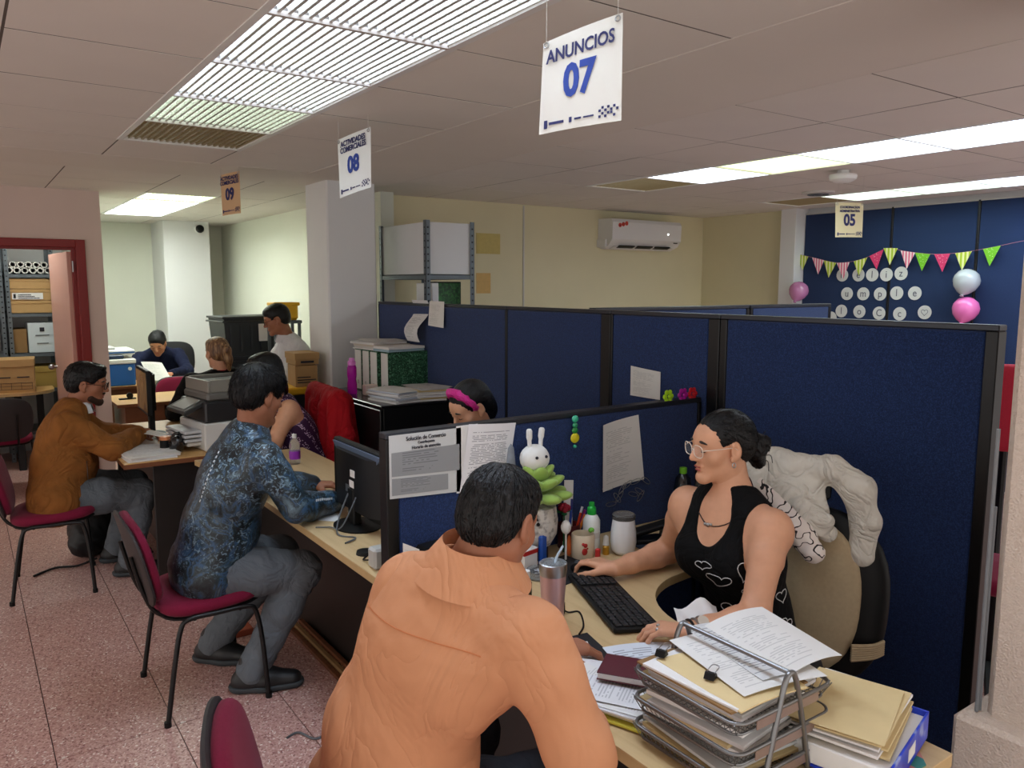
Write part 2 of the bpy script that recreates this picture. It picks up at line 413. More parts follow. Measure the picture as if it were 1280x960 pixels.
# ---------------------------------------------------------------- ceiling lights
m_pane_on = M('lit_pane', (222, 236, 255), .5, emit=LAMP)
m_pane_mid = M('lit_pane_soft', (226, 246, 236), .5, emit=LAMP*.55)
m_pane_alc = M('lit_pane_alcove', (240, 246, 240), .5, emit=LAMP*1.7)
m_pane_dim = M('lit_pane_dim', (236, 226, 196), .5, emit=LAMP*.05)
m_pane_yel = M('lit_pane_yellowed', (226, 240, 190), .5, emit=LAMP*.45)
m_louver = M('louver', (196, 194, 186), .35, metal=.35)
m_louver_unlit = M('louver_unlit_tone', (150, 136, 106), .4, metal=.2)  # louver of dim modules: their unlit look is put into this darker brown
def light_fixture(name, label, box, ymods, panes, louvre=True, pitch=.030):
    x0, x1, y0, y1 = box
    t = thing(name, label, 'ceiling light', (x0, y0, HC))
    w, d = x1-x0, y1-y0
    hs = MB(); hs.bx(0, w, 0, d, .12, .13); hs.bx(0, .01, 0, d, 0, .12); hs.bx(w-.01, w, 0, d, 0, .12); hs.bx(0, w, 0, .01, 0, .12); hs.bx(0, w, d-.01, d, 0, .12)
    hs.build('housing', m_white, t, smooth=0)
    fr = MB(); fr.bx(-.012, .016, -.012, d+.012, -.004, .004); fr.bx(w-.016, w+.012, -.012, d+.012, -.004, .004)
    fr.bx(.016, w-.016, -.012, .014, -.004, .004); fr.bx(.016, w-.016, d-.014, d+.012, -.004, .004)
    fr.build('frame', m_white, t, smooth=0)
    for k, (a, b) in enumerate(zip(ymods, ymods[1:])):
        a -= y0; b -= y0
        if k: MB().bx(.016, w-.016, a-.008, a+.008, -.005, .01).build('crossbar', m_grid, t, smooth=0)
        z = .034 if louvre else .006
        MB().bx(.014, w-.014, a+.008, b-.008, z, z+.004).build('diffuser', panes[k], t, smooth=0)
        lv = MB()
        if louvre:
            n = int((w-.03)/pitch)
            for q in range(n+1):
                x = .016+(w-.032)*q/n; lv.bx(x-.0055, x+.0055, a+.008, b-.008, .004, .026)
            m = int((b-a)/.05)
            for q in range(1, m): y = a+(b-a)*q/m; lv.bx(.016, w-.016, y-.0012, y+.0012, .008, .024)
        else:
            n = int((w-.03)/.03)
            for q in range(n+1): x = .016+(w-.032)*q/n; lv.tube([(x, a+.008, .004), (x, b-.008, .004)], .003, 4, caps=False)
        o = lv.build('louver', m_louver_unlit if panes[k] is m_pane_dim else (m_louver if louvre else m_pane_soft_lens), t, smooth=0); o['kind'] = 'stuff'
    return t
m_pane_soft_lens = M('prismatic_lens', (228, 234, 230), .2, trans=.6)
light_fixture('ceiling_light', 'long louvred fluorescent ceiling light with bluish glow running above the left aisle', LIGHT_A, YL[:8],
              [m_pane_on, m_pane_on, m_pane_on, m_pane_on, m_pane_on, m_pane_mid, m_pane_dim])
light_fixture('ceiling_light', 'strip of lit ceiling panels beside the smoke detector', LIGHT_B, YRr[1:8],
              [m_pane_mid, m_pane_on, m_pane_on, m_pane_yel, m_pane_on, m_pane_dim], False)
light_fixture('ceiling_light', 'farther strip of lit ceiling panels near the navy wall panels', LIGHT_C, YRr[1:8],
              [m_pane_on, m_pane_on, m_pane_on, m_pane_mid, m_pane_mid, m_pane_dim], False)
light_fixture('ceiling_light', 'whitish ceiling light over the alcove behind sign 09', LIGHT_D, [7.35, 7.95, 8.55, 9.15, 9.75],
              [m_pane_yel, m_pane_alc, m_pane_alc, m_pane_alc], False)

light_fixture('ceiling_light', 'ceiling light inside the storage room, above the door head', LIGHT_E, [7.95, 8.55], [m_pane_alc], False)

# ---------------------------------------------------------------- walls and pillars
struct(MB().bx(2.9, 7.3, 6.3, 6.4, 0, HC+.16).build('wall_back', m_wall_cream))
w = MB(); w.bx(7.1, 7.2, 5.0, 6.3, 0, HC+.16)
struct(w.build('wall_right', m_wall_cream))
struct(MB().bx(7.18, 7.3, -1.6, 5.0, 0, HC+.16).build('wall_right_panelled', m_wall_white))
struct(MB().bx(6.98, 7.19, 4.98, 5.16, 0, HC+.1, .004).build('trim_3', m_wall_white))
struct(MB().bx(2.95, 3.07, 6.13, 11, 0, HC+.16).build('wall_alcove_right', m_wall_green))
struct(MB().bx(.95, 3.1, 11, 11.1, 0, HC+.16).build('wall_alcove_far', m_wall_green))
struct(MB().bx(2.08, 2.62, 10.3, 11, 0, HC+.16, .006).build('trim_4', m_wall_white))
struct(MB().bx(.95, 1.03, 7.6, 11, 0, HC+.16).build('wall_alcove_left', m_wall_green))
w = MB(); w.bx(-4, -.12, 7.5, 7.6, 0, HC+.16); w.bx(.88, 1.03, 7.5, 7.6, 0, HC+.16); w.bx(-.12, .88, 7.5, 7.6, 2.11, HC+.16)
struct(w.build('wall_door_side', m_wall_pink))
w = MB(); w.bx(-.7, .95, 9.7, 9.8, 0, HC+.16); w.bx(-.8, -.7, 7.6, 9.8, 0, HC+.16)
struct(w.build('wall_storage', m_wall_white))
struct(MB().bx(2.30, 2.70, 5.70, 6.13, 0, HC+.02, .012).build('pillar_middle', m_wall_white))
struct(MB().bx(2.1, 2.62, .25, .87, 0, HC+.02, .02).build('pillar_right', m_stucco))
struct(MB().bx(2.04, 2.68, .19, .92, 0, .655, .012).build('baseboard_pillar_right', m_stucco))
# door in the warm wall
t = struct(thing('door_1', None, None, (0, 7.5, 0)))
f = MB(); f.bx(.83, .90, -.02, .11, 0, 2.125, .004); f.bx(-.14, -.07, -.02, .11, 0, 2.125, .004); f.bx(-.07, .83, -.02, .11, 2.06, 2.125, .004); f.bx(.80, .83, .04, .09, 0, 2.06); f.bx(-.07, .80, .04, .09, 2.04, 2.06)
f.build('door_frame', m_red, t)
lf = MB(); lf.bx(0, .86, -.02, .02, .01, 2.03, .003)
m_leaf = M('door_leaf_paint', (206, 156, 140), .35, var=.03, vs=3)
leaf = lf.build('door_leaf', m_leaf, t, (.79, .10, 0), R(94))
MB().cyl((.8, -.05, 1.0), (.8, .05, 1.0), .012).ball((.8, -.065, 1.0), .027).ball((.8, .065, 1.0), .027).build('door_knob', m_steel, leaf)
MB().bx(.798, .806, .0, .03, 1.86, 1.95).build('hinge', m_steel, t)

# ---------------------------------------------------------------- partitions
m_rail = M('partition_rail', (58, 60, 66), .35, metal=.6)
def partition(label, axis, c, a, b, h, mat=None, left=.025, right=.025, th=.05, zb=.03):
    """upright fabric screen; axis 'y' runs along y at x=c, axis 'x' runs along x at y=c"""
    mat = mat or m_navy; L_ = b-a
    loc, rz = ((c, a, 0), pi/2) if axis == 'y' else ((a, c, 0), 0.)
    t = thing('partition_panel', label, 'partition', loc, rz, 'navy office partition panels')
    MB().bx(left, L_-right, -th/2, th/2, zb+.06, h-.02, .006).build('fabric_panel', mat, t)
    MB().bx(0, L_, -th/2-.002, th/2+.002, h-.02, h, .003).build('top_rail', m_rail, t)
    MB().bx(0, L_, -th/2-.002, th/2+.002, zb-.03, zb+.06, .003).build('base_rail', m_darkpost, t)
    if left > 0: MB().bx(0, left, -th/2-.003, th/2+.003, zb, h-.02, .003).build('post', m_darkpost, t)
    if right > 0: MB().bx(L_-right, L_, -th/2-.003, th/2+.003, zb, h-.02, .003).build('post', m_darkpost, t)
    return t
PX = 2.70
partition('blue fabric partition panel from the grey pillar to the first thin seam, behind the file cabinet', 'y', PX, 3.885, 5.63, 1.63, right=.01, left=.008)
partition('blue fabric partition panel behind the woman with the pink headband', 'y', PX, 2.96, 3.88, 1.63, left=.07, right=.008)
partition('narrow blue partition panel between two black posts with a paper at its foot', 'y', PX, 2.265, 2.955, 1.63, left=.06, right=.012)
partition('widest navy partition panel, behind the woman in the black tank top', 'y', PX, 1.15, 2.26, 1.63, left=.04, right=.035)
partition('low navy partition across the desks, with papers pinned on it', 'x', 2.37, 1.13, 2.665, 1.262, left=.045, right=.02)
partition('pale blue partition seen above the navy ones, before the birthday wall', 'x', 3.2, 2.76, 4.02, 1.635, m_navy2)
partition('pale blue end partition below the pink balloon on the far side', 'x', 3.2, 4.03, 4.88, 1.635, m_navy2)
# ---------------------------------------------------------------- visitor chairs
def rounded_pad(w, d, t, n=20, p=3.2, dome=.25):
    """cushion outline superellipse w x d, thickness t, softly domed on top; local x=depth, y=width"""
    prof = [(0.0, -t/2), (.93, -t/2), (1., -t*.25), (1., t*.1), (.95, t*.36), (.8, t*.48), (.5, t*.5+t*dome*.6), (0.001, t*.5+t*dome)]
    m = MB(); V = []; Fs = []; N = n*2
    for r, z in prof:
        for k in range(N):
            a = 2*pi*k/N; ca, sa = cos(a), sin(a); q = (abs(ca)**p+abs(sa)**p)**(-1/p)
            V.append((r*q*ca*d/2, r*q*sa*w/2, z))
    for i in range(len(prof)-1):
        for k in range(N): l = (k+1) % N; Fs.append((i*N+k, i*N+l, (i+1)*N+l, (i+1)*N+k))
    return m.add(V, Fs)
def make_chair(label, loc, rz, group='maroon visitor chairs'):
    t = thing('visitor_chair', label, 'chair', loc, rz, group)
    rounded_pad(.47, .44, .06).xf(roty(R(-3)), (.02, 0, .455)).build('seat', m_maroon, t, smooth=50)
    rounded_pad(.44, .42, .022, p=3.4, dome=0).xf(roty(R(-3)), (.02, 0, .418)).build('seat_shell', m_black, t, smooth=50)
    # back: cushion in front, black shell behind
    bk = rounded_pad(.45, .36, .045, p=3.0)
    def curve(m, dx):
        V = A(m.v); V = A([(dx+z*1.0-.0+.5*y*y*.55-.0, y, x) for x, y, z in V])
        m.v = [tuple(p) for p in V@roty(R(-13)).T+A((-.235, 0, .645))]; return m
    curve(bk, 0).build('backrest', m_maroon, t, smooth=50)
    curve(rounded_pad(.47, .38, .022, p=3.2, dome=.1), -.026).build('back_shell', M('back_shell', (44, 40, 42), .5), t, smooth=50)
    for s in (-1, 1):
        y = .235*s
        path = catmull([(.20, .25*s, 0), (.185, y+.008*s, .25), (.165, y, .385), (.13, y, .418), (0, y, .42), (-.10, y, .418), (-.135, y, .385), (-.165, y+.008*s, .25), (-.205, .25*s, 0)], 5)
        MB().tube(path, .0105, 8).build('leg_frame', m_blackmetal, t, smooth=60)
        for fx in (.20, -.205): MB().cyl((fx, .25*s, 0), (fx, .25*s, .022), .014, n=10).build('foot_cap', m_black, t)
        MB().tube(catmull([(.05, .12*s, .412), (-.12, .12*s, .404), (-.20, .12*s, .43), (-.245, .12*s, .52), (-.285, .12*s, .68)], 5), .009, 8).build('back_support', m_blackmetal, t, smooth=60)
    cb = MB(); cb.cyl((.1, -.235, .415), (.1, .235, .415), .009, n=8); cb.cyl((-.08, -.235, .415), (-.08, .235, .415), .009, n=8)
    cb.build('crossbar', m_blackmetal, t)
    return t
ch0 = make_chair('maroon visitor chair on which the man in the blue patterned shirt sits', (.775, 3.455, 0), 0.)
dup(ch0, (.36, 5.2, 0), R(-6), 'maroon visitor chair on which the man in the brown jacket sits')
dup(ch0, (.655, 1.565, 0), R(-17), 'nearest maroon visitor chair, under the man in the orange shirt')
dup(ch0, (1.78, 8.27, 0), R(-94), 'maroon chair back standing behind the wooden desk in the alcove')
dup(ch0, (.22, 7.95, 0), R(90), 'maroon and black chair at the archive table, behind the brown jacket')
rc = thing('office_chair', 'red chair back peeking out between the widest partition and the stucco pillar', 'chair', (3.75, 1.55, 0), R(205))
rounded_pad(.46, .46, .07).xf(None, (.1, 0, .50)).build('seat', m_maroon, rc, smooth=50); rounded_pad(.46, .40, .06).xf(roty(R(86)), (-.16, 0, 1.20)).build('backrest', M('red_fabric', (176, 24, 52), .8, var=.1, vs=200), rc, smooth=50)
MB().cyl((.1, 0, .08), (.1, 0, .47), .03).build('column', m_black, rc); MB().tube(catmull([(.05, 0, .46), (-.15, 0, .47), (-.2, 0, .7), (-.19, 0, 1.0)], 5), .018, 8).build('back_bar', m_black, rc)
for k in range(5): a = 2*pi*k/5; MB().tube([(.1, 0, .09), (.1+.27*cos(a), .27*sin(a), .03)], [.026, .02], 8).build('castor_leg', m_black, rc)

# ---------------------------------------------------------------- desks
def arc(cx, cy, r, a0, a1, n=14): return [(cx+r*cos(R(a0+(a1-a0)*i/n)), cy+r*sin(R(a0+(a1-a0)*i/n))) for i in range(n+1)]
DT = .03
def desktop(label, outline, name='worktop', mat=m_wood, edge=m_edge, loc=(0, 0), legs=(), panels=(), cat='desk', th=DT, side=None, nm='desk'):
    cx, cy = loc
    t = thing(nm, label, cat, (cx, cy, 0))
    pts = [(x-cx, y-cy) for x, y in outline]
    MB().prism(pts, DESK-.004, DESK).build(name, mat, t, smooth=0)
    MB().prism(pts, DESK-th, DESK-.004).build('edge_band', edge, t, smooth=0)
    for p in panels: MB().bx(p[0]-cx, p[1]-cx, p[2]-cy, p[3]-cy, p[4], p[5], .003).build('panel', side or m_darkwood, t)
    for (x, y) in legs:
        MB().bx(x-cx-.03, x-cx+.03, y-cy-.03, y-cy+.03, 0, DESK-th, .004).build('leg', m_blackmetal, t)
    return t
front = 1.115
dA = desktop('maple counter desk curving around the woman in the black tank top',
        [(front, .755), (1.69, .755), (1.70, 1.50)]+arc(2.02, 1.52, .32, 176, 95, 12)+[(2.10, 1.85), (2.66, 1.87), (2.66, 2.338), (front, 2.338)],
        loc=(1.4, 1.6), panels=[(1.36, 1.385, .80, 2.33, .0, .715), (1.36, 1.66, .775, .80, 0, .715), (1.385, 1.66, 2.30, 2.325, 0, .715)])
dB = desktop('maple counter desk with the back of a monitor on it', [(front, 2.40), (1.70, 2.40), (1.70, 4.70), (front-.06, 4.70), (front, 4.2)], loc=(1.4, 3.5),
        panels=[(1.36, 1.385, 2.42, 4.68, .0, .715), (1.385, 1.66, 4.65, 4.675, 0, .715)])
tr = thing('skirting_planks', 'brown wooden strips lying along the foot of the counter desk panel', 'planks', (1.30, 3.0, 0))
for k, (x, z) in enumerate(((-.02, .02), (.005, .035), (.03, .052))):
    MB().bx(x-.011, x+.011, -.75+.02*k, .85-.03*k, z-.02, z, .002).build('plank', m_carddark if k % 2 else m_woodside, tr)
desktop('wooden desk with printer and papers where the brown-jacketed man leans', [(.70, 4.80), (1.50, 4.80), (1.50, 6.25), (.70, 6.25)], mat=m_wood2, edge=m_woodside, loc=(1.1, 5.5),
        panels=[(.86, 1.46, 4.86, 4.885, 0, .715), (.86, 1.46, 6.16, 6.185, 0, .715), (.95, .97, 4.885, 6.16, .1, .715)])
desktop('wooden desk in the alcove, in front of the blue printer', [(1.04, 7.28), (1.94, 7.28), (1.94, 7.95), (1.04, 7.95)], mat=m_wood2, edge=m_woodside, loc=(1.6, 7.6), side=m_woodside,
        panels=[(1.10, 1.42, 7.32, 7.35, 0, .715), (1.10, 1.125, 7.35, 7.9, 0, .715), (1.86, 1.885, 7.35, 7.9, 0, .715), (1.42, 1.86, 7.84, 7.865, .2, .715)])
desktop('far wooden desk at which the man in the navy shirt writes', [(1.05, 8.62), (2.05, 8.62), (2.05, 9.12), (1.05, 9.12)], mat=m_wood2, edge=m_woodside, loc=(1.5, 8.9), side=m_woodside,
        panels=[(1.08, 1.105, 8.66, 9.08, 0, .715), (2.0, 2.025, 8.66, 9.08, 0, .715), (1.105, 2.0, 8.66, 8.685, .2, .715)])
desktop('wooden table with an archive box on it, inside the red doorway side', arc(.42, 8.90, .30, -90, 0, 8)+[(.72, 9.1), (-.5, 9.1), (-.5, 8.6)], mat=m_wood2, edge=m_edge, loc=(.1, 8.85), cat='table',
        legs=[(.6, 9.02), (-.4, 9.02), (-.4, 8.7), (.4, 8.7)], nm='archive_table')

# ---------------------------------------------------------------- lateral file cabinet
cb = thing('file_cabinet', 'black lateral file cabinet loaded with paper stacks beside the grey pillar', 'cabinet', (2.40, 4.97, 0))
MB().bx(-.25, .265, -.49, .49, 0, .985, .004).build('body', m_black, cb)
MB().bx(-.272, .27, -.497, .497, .985, 1.0, .004).build('top', M('cabinet_top', (30, 30, 32), .25), cb)
for z0, z1 in ((.05, .34), (.355, .655), (.67, .97)):
    d = MB().bx(-.27, -.25, -.48, .48, z0, z1, .004).build('drawer', M('drawer_black', (20, 20, 22), .3), cb)
    MB().bx(-.285, -.27, -.06, .06, (z0+z1)/2-.008, (z0+z1)/2+.012, .004).build('handle', m_steel, d)
    MB().bx(-.274, -.27, -.035, .035, (z0+z1)/2+.04, (z0+z1)/2+.065).build('label_holder', m_darkpost, d)

# ---------------------------------------------------------------- slotted steel racks
def rack(label, loc, w, d, h, shelves, rz=0.):
    t = thing('steel_rack', label, 'shelf', loc, rz)
    for sx in (0, 1):
        for sy in (0, 1):
            x = sx*w; y = sy*d; p = MB(); a = .038; s1 = 1-2*sx; s2 = 1-2*sy
            p.bx(x, x+s1*a, y, y+s2*.003, 0, h); p.bx(x, x+s1*.003, y, y+s2*a, 0, h)
            p.build('upright', m_greysteel, t, smooth=0)
            ho = MB()
            for k in range(int(h/.05)):
                z = .03+k*.05
                ho.bx(x+s1*.012, x+s1*.026, y-s2*.0006, y, z, z+.012); ho.bx(x-s1*.0006, x, y+s2*.012, y+s2*.026, z, z+.012)
            o = ho.build('slots', m_black, t, smooth=0); o['kind'] = 'stuff'
    for z in shelves:
        s = MB(); s.bx(.003, w-.003, .003, d-.003, z-.004, z); s.bx(.003, w-.003, .003, .006, z-.035, z); s.bx(.003, w-.003, d-.006, d-.003, z-.035, z); s.bx(.003, .006, .006, d-.006, z-.035, z); s.bx(w-.006, w-.003, .006, d-.006, z-.035, z)
        s.build('shelf', m_greysteel, t, smooth=0)
    return t
# rack in the air-conditioned room: near corner at (3.22, 5.5)
rack('grey slotted steel rack with a big white box, before the cream wall', (2.9, 5.27, 0), .43, .80, 2.24, (.2, .75, 1.32, 1.835))
# storage room racks
rack('steel rack of rolled plans and archive boxes inside the red door frame', (.385, 9.12, 0), .42, .5, 2.3, (.3, .72, 1.08, 1.475, 1.86))
rack('second steel rack mostly hidden at the left edge of the doorway', (-.6, 9.12, 0), .97, .5, 2.3, (.3, .72, 1.08, 1.475, 1.86))
def roll(loc, l, r, label):
    m = MB(); n = 18
    m.lathe([(r*.62, 0), (r*.62, l), (r, l), (r, 0), (r*.62, 0)], n, rot=rotx(R(-90)))
    return tag(m.build('paper_roll', M('roll_paper', (206, 204, 198), .7, var=.05, vs=40), None, loc), label, 'paper roll', 'rolled plans on the top shelf')
ORD = ['first', 'second', 'third', 'fourth', 'fifth', 'sixth']
for k in range(6): roll((.43+.066*k, 9.14+.012*(k % 3), 1.895), .45, .032, 'white paper roll, %s from the left in the bottom row of the storage shelf' % ORD[k])
for k in range(5): roll((.463+.066*k, 9.15+.01*(k % 2), 1.951), .44, .031, 'white paper roll, %s from the left in the upper row of the storage shelf' % ORD[k])
def carton(name, label, loc, d, rz=0., mat=None, lid=.08, group=None, cat='box', lidmat=None, marks=()):
    t = thing(name, label, cat, loc, rz, group); w, l, h = d; mat = mat or m_card
    MB().bx(-w/2, w/2, -l/2, l/2, 0, h-.004, .003).build('body', mat, t)
    if lid: MB().bx(-w/2-.006, w/2+.006, -l/2-.006, l/2+.006, h-lid, h, .003).build('lid', lidmat or mat, t)
    for (x0, x1, z0, z1, mm) in marks: MB().bx(x0, x1, -l/2-.0085, -l/2-.0008 if z1 <= h-lid or not lid else -l/2-.006, z0, z1).build('print', mm, t, smooth=0)
    return t
for k, z in enumerate((1.477, 1.60, 1.715)):
    carton('archive_carton', ['flat archive carton at the bottom of the storage shelf stack', 'flat archive carton with a white label on the storage shelf', 'top archive carton below the paper rolls'][k], (.595+.004*k, 9.33, z), (.37, .36, (.12, .112, .10)[k]), 0, m_card, .03,
           'flat archive cartons', marks=[(-.16, .10, .012, .075, m_blank), (-.15, -.13, .02, .065, m_ink), (-.11, .0, .052, .06, m_ink), (-.11, .03, .036, .044, m_ink), (-.11, .07, .02, .028, m_ink)] if k == 1 else ())
wb = carton('white_carton', 'white box with a small logo on the lower storage shelf', (.67, 9.33, 1.082), (.24, .36, .30), 0, M('white_board', (204, 214, 218), .6), 0, marks=[(-.06, .06, .17, .176, m_ink), (-.05, .05, .09, .096, m_ink), (-.02, .02, .21, .25, m_ink)])
carton('brown_carton', 'brown carton beside the white logo box in storage', (.475, 9.37, 1.082), (.13, .36, .24), 0, m_carddark, 0)
carton('archive_carton', 'ochre carton under the white logo box in the storage room', (.67, 9.33, .722), (.24, .36, .22), 0, M('ochre_card', (170, 140, 70), .8), .06)
# archive box on the table by the door
ab = carton('archive_carton', 'lidded brown archive box on the table left of the brown jacket', (.37, 8.83, DESK), (.38, .36, .31), R(-5), m_card, .07)
pr = MB()
for z in (.03, .06, .09): pr.bx(-.17, .17, -.1825, -.180, z, z+.003)
for x in (-.17, -.08, .0, .08, .167): pr.bx(x, x+.003, -.1825, -.180, .03, .093)
pr.bx(-.17, -.12, -.1825, -.180, .125, .16); pr.bx(-.1, .0, -.1825, -.180, .14, .15); pr.bx(.05, .15, -.1825, -.180, .14, .15)
pr.build('print', m_ink, ab, smooth=0)

# ---------------------------------------------------------------- white box and binder on the cream-room rack
carton('white_carton', 'large plain white box on top of the steel rack by the cream wall', (3.115, 5.67, 1.837), (.40, .77, .395), 0, M('white_board2', (214, 214, 214), .6, var=.02, vs=3), 0)
gp = thing('picture_box', 'box with a dark green foliage picture below the white box', 'box', (3.17, 5.5, 1.322))
MB().bx(-.12, .115, -.1, .1, 0, .46, .003).build('body', m_black, gp)
m_leafpic = ramp_mat('foliage_print', [(.3, (10, 40, 16)), (.5, (26, 84, 34)), (.62, (54, 122, 52)), (.8, (14, 52, 22))], 'noise', 28., 6., .5, distort=1.5)
MB().bx(-.115, .105, -.104, -.1, .01, .45).build('print', m_leafpic, gp, smooth=0)
bn = thing('ring_binder', 'white ring binder standing at the rack post', 'binder', (3.0, 5.42, 1.322))
MB().bx(-.03, .03, -.11, .14, 0, .45, .004).build('cover', m_white, bn)
MB().bx(-.024, .024, -.113, -.11, .03, .42).build('spine_label', m_paper, bn, smooth=0)

# ---------------------------------------------------------------- air conditioner
ac = thing('air_conditioner', 'white split air conditioner mounted high on the cream wall', 'air conditioner', (6.0, 6.3, 2.13))
W2 = .50
pr2 = [(0, .02), (-.06, .0), (-.17, .04), (-.22, .10), (-.225, .27), (-.20, .305), (-.02, .31), (0, .31)]
m = MB(); m.prism([(y, z) for y, z in pr2], -W2, W2); m.v = [(z, x, y) for x, y, z in m.v]
m.f = [q[::-1] for q in m.f]; m.build('body', M('ac_white', (228, 228, 226), .3), ac)
MB().box((0, -.125, .016), (.84, .085, .008), rotx(R(-20))).build('flap', m_white, ac)
vs_ = MB()
for k in range(3): vs_.box((-.26+.26*k, -.165, .026), (.22, .05, .01), rotx(R(-20)))
vs_.build('air_outlet', m_black, ac, smooth=0)
st = MB()
for k, x in enumerate((-.40, -.355, -.31)): st.cyl((x, -.2265, .24+.01*k), (x, -.2245, .24+.01*k), .022, n=16)
st.build('sticker', ramp_mat('sticker', [(0, (30, 30, 60)), (.4, (200, 70, 50)), (.7, (40, 40, 70))], 'noise', 40., 1., .4, const=True), ac)
MB().cyl((.30, -.2265, .17), (.30, -.2245, .17), .008, n=12).build('indicator', M('led', (255, 255, 255), .4, emit=3.), ac)
MB().bx(.38, .44, -.2265, -.2245, .075, .085).build('brand_print', m_ink, ac, smooth=0)
MB().bx(-.52, -.5, -.14, 0, .02, .10, .004).build('pipe_cover', m_white, ac)
# cable conduit and old tape patches on the cream wall
tag(MB().bx(4.535, 4.55, 6.288, 6.3, 1.0, HC-.01, .002).build('wall_conduit', m_offwhite), 'thin vertical conduit on the cream wall left of the air conditioner', 'conduit')
m_patch = M('old_patch', (204, 186, 116), .8, var=.06, vs=30); m_patch2 = M('old_patch_orange', (214, 178, 112), .8, var=.06, vs=30)
tag(MB().bx(4.0, 4.27, 6.2975, 6.3, 2.05, 2.24).build('wall_patch', m_patch, smooth=0), 'yellowed rectangular patch high on the cream wall', 'wall patch')
tag(MB().bx(4.0, 4.16, 6.2975, 6.3, 1.68, 1.87).build('wall_patch', m_patch2, smooth=0), 'orange-tinted paper patch lower on the cream wall', 'wall patch')

# ---------------------------------------------------------------- detectors on the ceiling, dome camera
sd = thing('smoke_detector', 'white domed smoke detector under the lit ceiling strip', 'detector', (4.98, 3.2, HC))
MB().lathe([(.04, 0), (.04, -.02), (.03, -.03)], 20).build('base', m_white, sd)
MB().lathe([(0.001, -.085), (.05, -.08), (.085, -.06), (.092, -.04), (.088, -.028), (.03, -.02)], 28).build('cover', m_white, sd)
dv = thing('ceiling_vent', 'small round ceiling vent with a grey grille near sign 05', 'vent', (5.93, 4.03, HC))
MB().lathe([(.13, .0), (.13, -.012), (.10, -.022), (.09, -.02)], 28).build('rim', m_offwhite, dv)
for k in range(3): MB().tube([(cos(a)*(.03+.025*k), sin(a)*(.03+.025*k), -.022) for a in np.linspace(0, 2*pi, 20, endpoint=False)], .006, 6, True).build('ring', m_greysteel, dv)
dc = thing('dome_camera', 'small black dome camera at the top of the white alcove pillar', 'camera', (2.5, 10.3, 2.44))
MB().lathe([(.062, 0), (.062, .02), (.05, .035)], 20, rot=rotx(R(90))).build('base', m_white, dc)
MB().ball((0, -.035, 0), .05).build('dome', m_black, dc)
# ---------------------------------------------------------------- smooth solid modelling for bodies and cloth
_rng = np.random.RandomState(3); _LAT = _rng.rand(32, 32, 32).astype(np.float32)
def vnoise(p):
    i = np.floor(p).astype(np.int32); f = p-i; f = f*f*(3-2*f); i0 = i & 31; i1 = (i+1) & 31
    x0, y0, z0 = i0[:, 0], i0[:, 1], i0[:, 2]; x1, y1, z1 = i1[:, 0], i1[:, 1], i1[:, 2]; fx, fy, fz = f[:, 0], f[:, 1], f[:, 2]
    a = _LAT[x0, y0, z0]*(1-fx)+_LAT[x1, y0, z0]*fx; b = _LAT[x0, y1, z0]*(1-fx)+_LAT[x1, y1, z0]*fx
    c = _LAT[x0, y0, z1]*(1-fx)+_LAT[x1, y0, z1]*fx; d = _LAT[x0, y1, z1]*(1-fx)+_LAT[x1, y1, z1]*fx
    return (a*(1-fy)+b*fy)*(1-fz)+(c*(1-fy)+d*fy)*fz
def cone(a, b, ra, rb, k=.02, flat=None, op=1): return ('c', A(a, float), A(b, float), ra, rb, k, flat, op)
def ell(c, r, ax=None, k=.02, op=1): return ('e', A(c, float), A(r if hasattr(r, '__len__') else (r, r, r), float), np.eye(3) if ax is None else A(ax, float), k, op)
def chain(pts, rs, k=.01, flat=None): return [cone(pts[i], pts[i+1], rs[i], rs[i+1], k, flat) for i in range(len(pts)-1)]
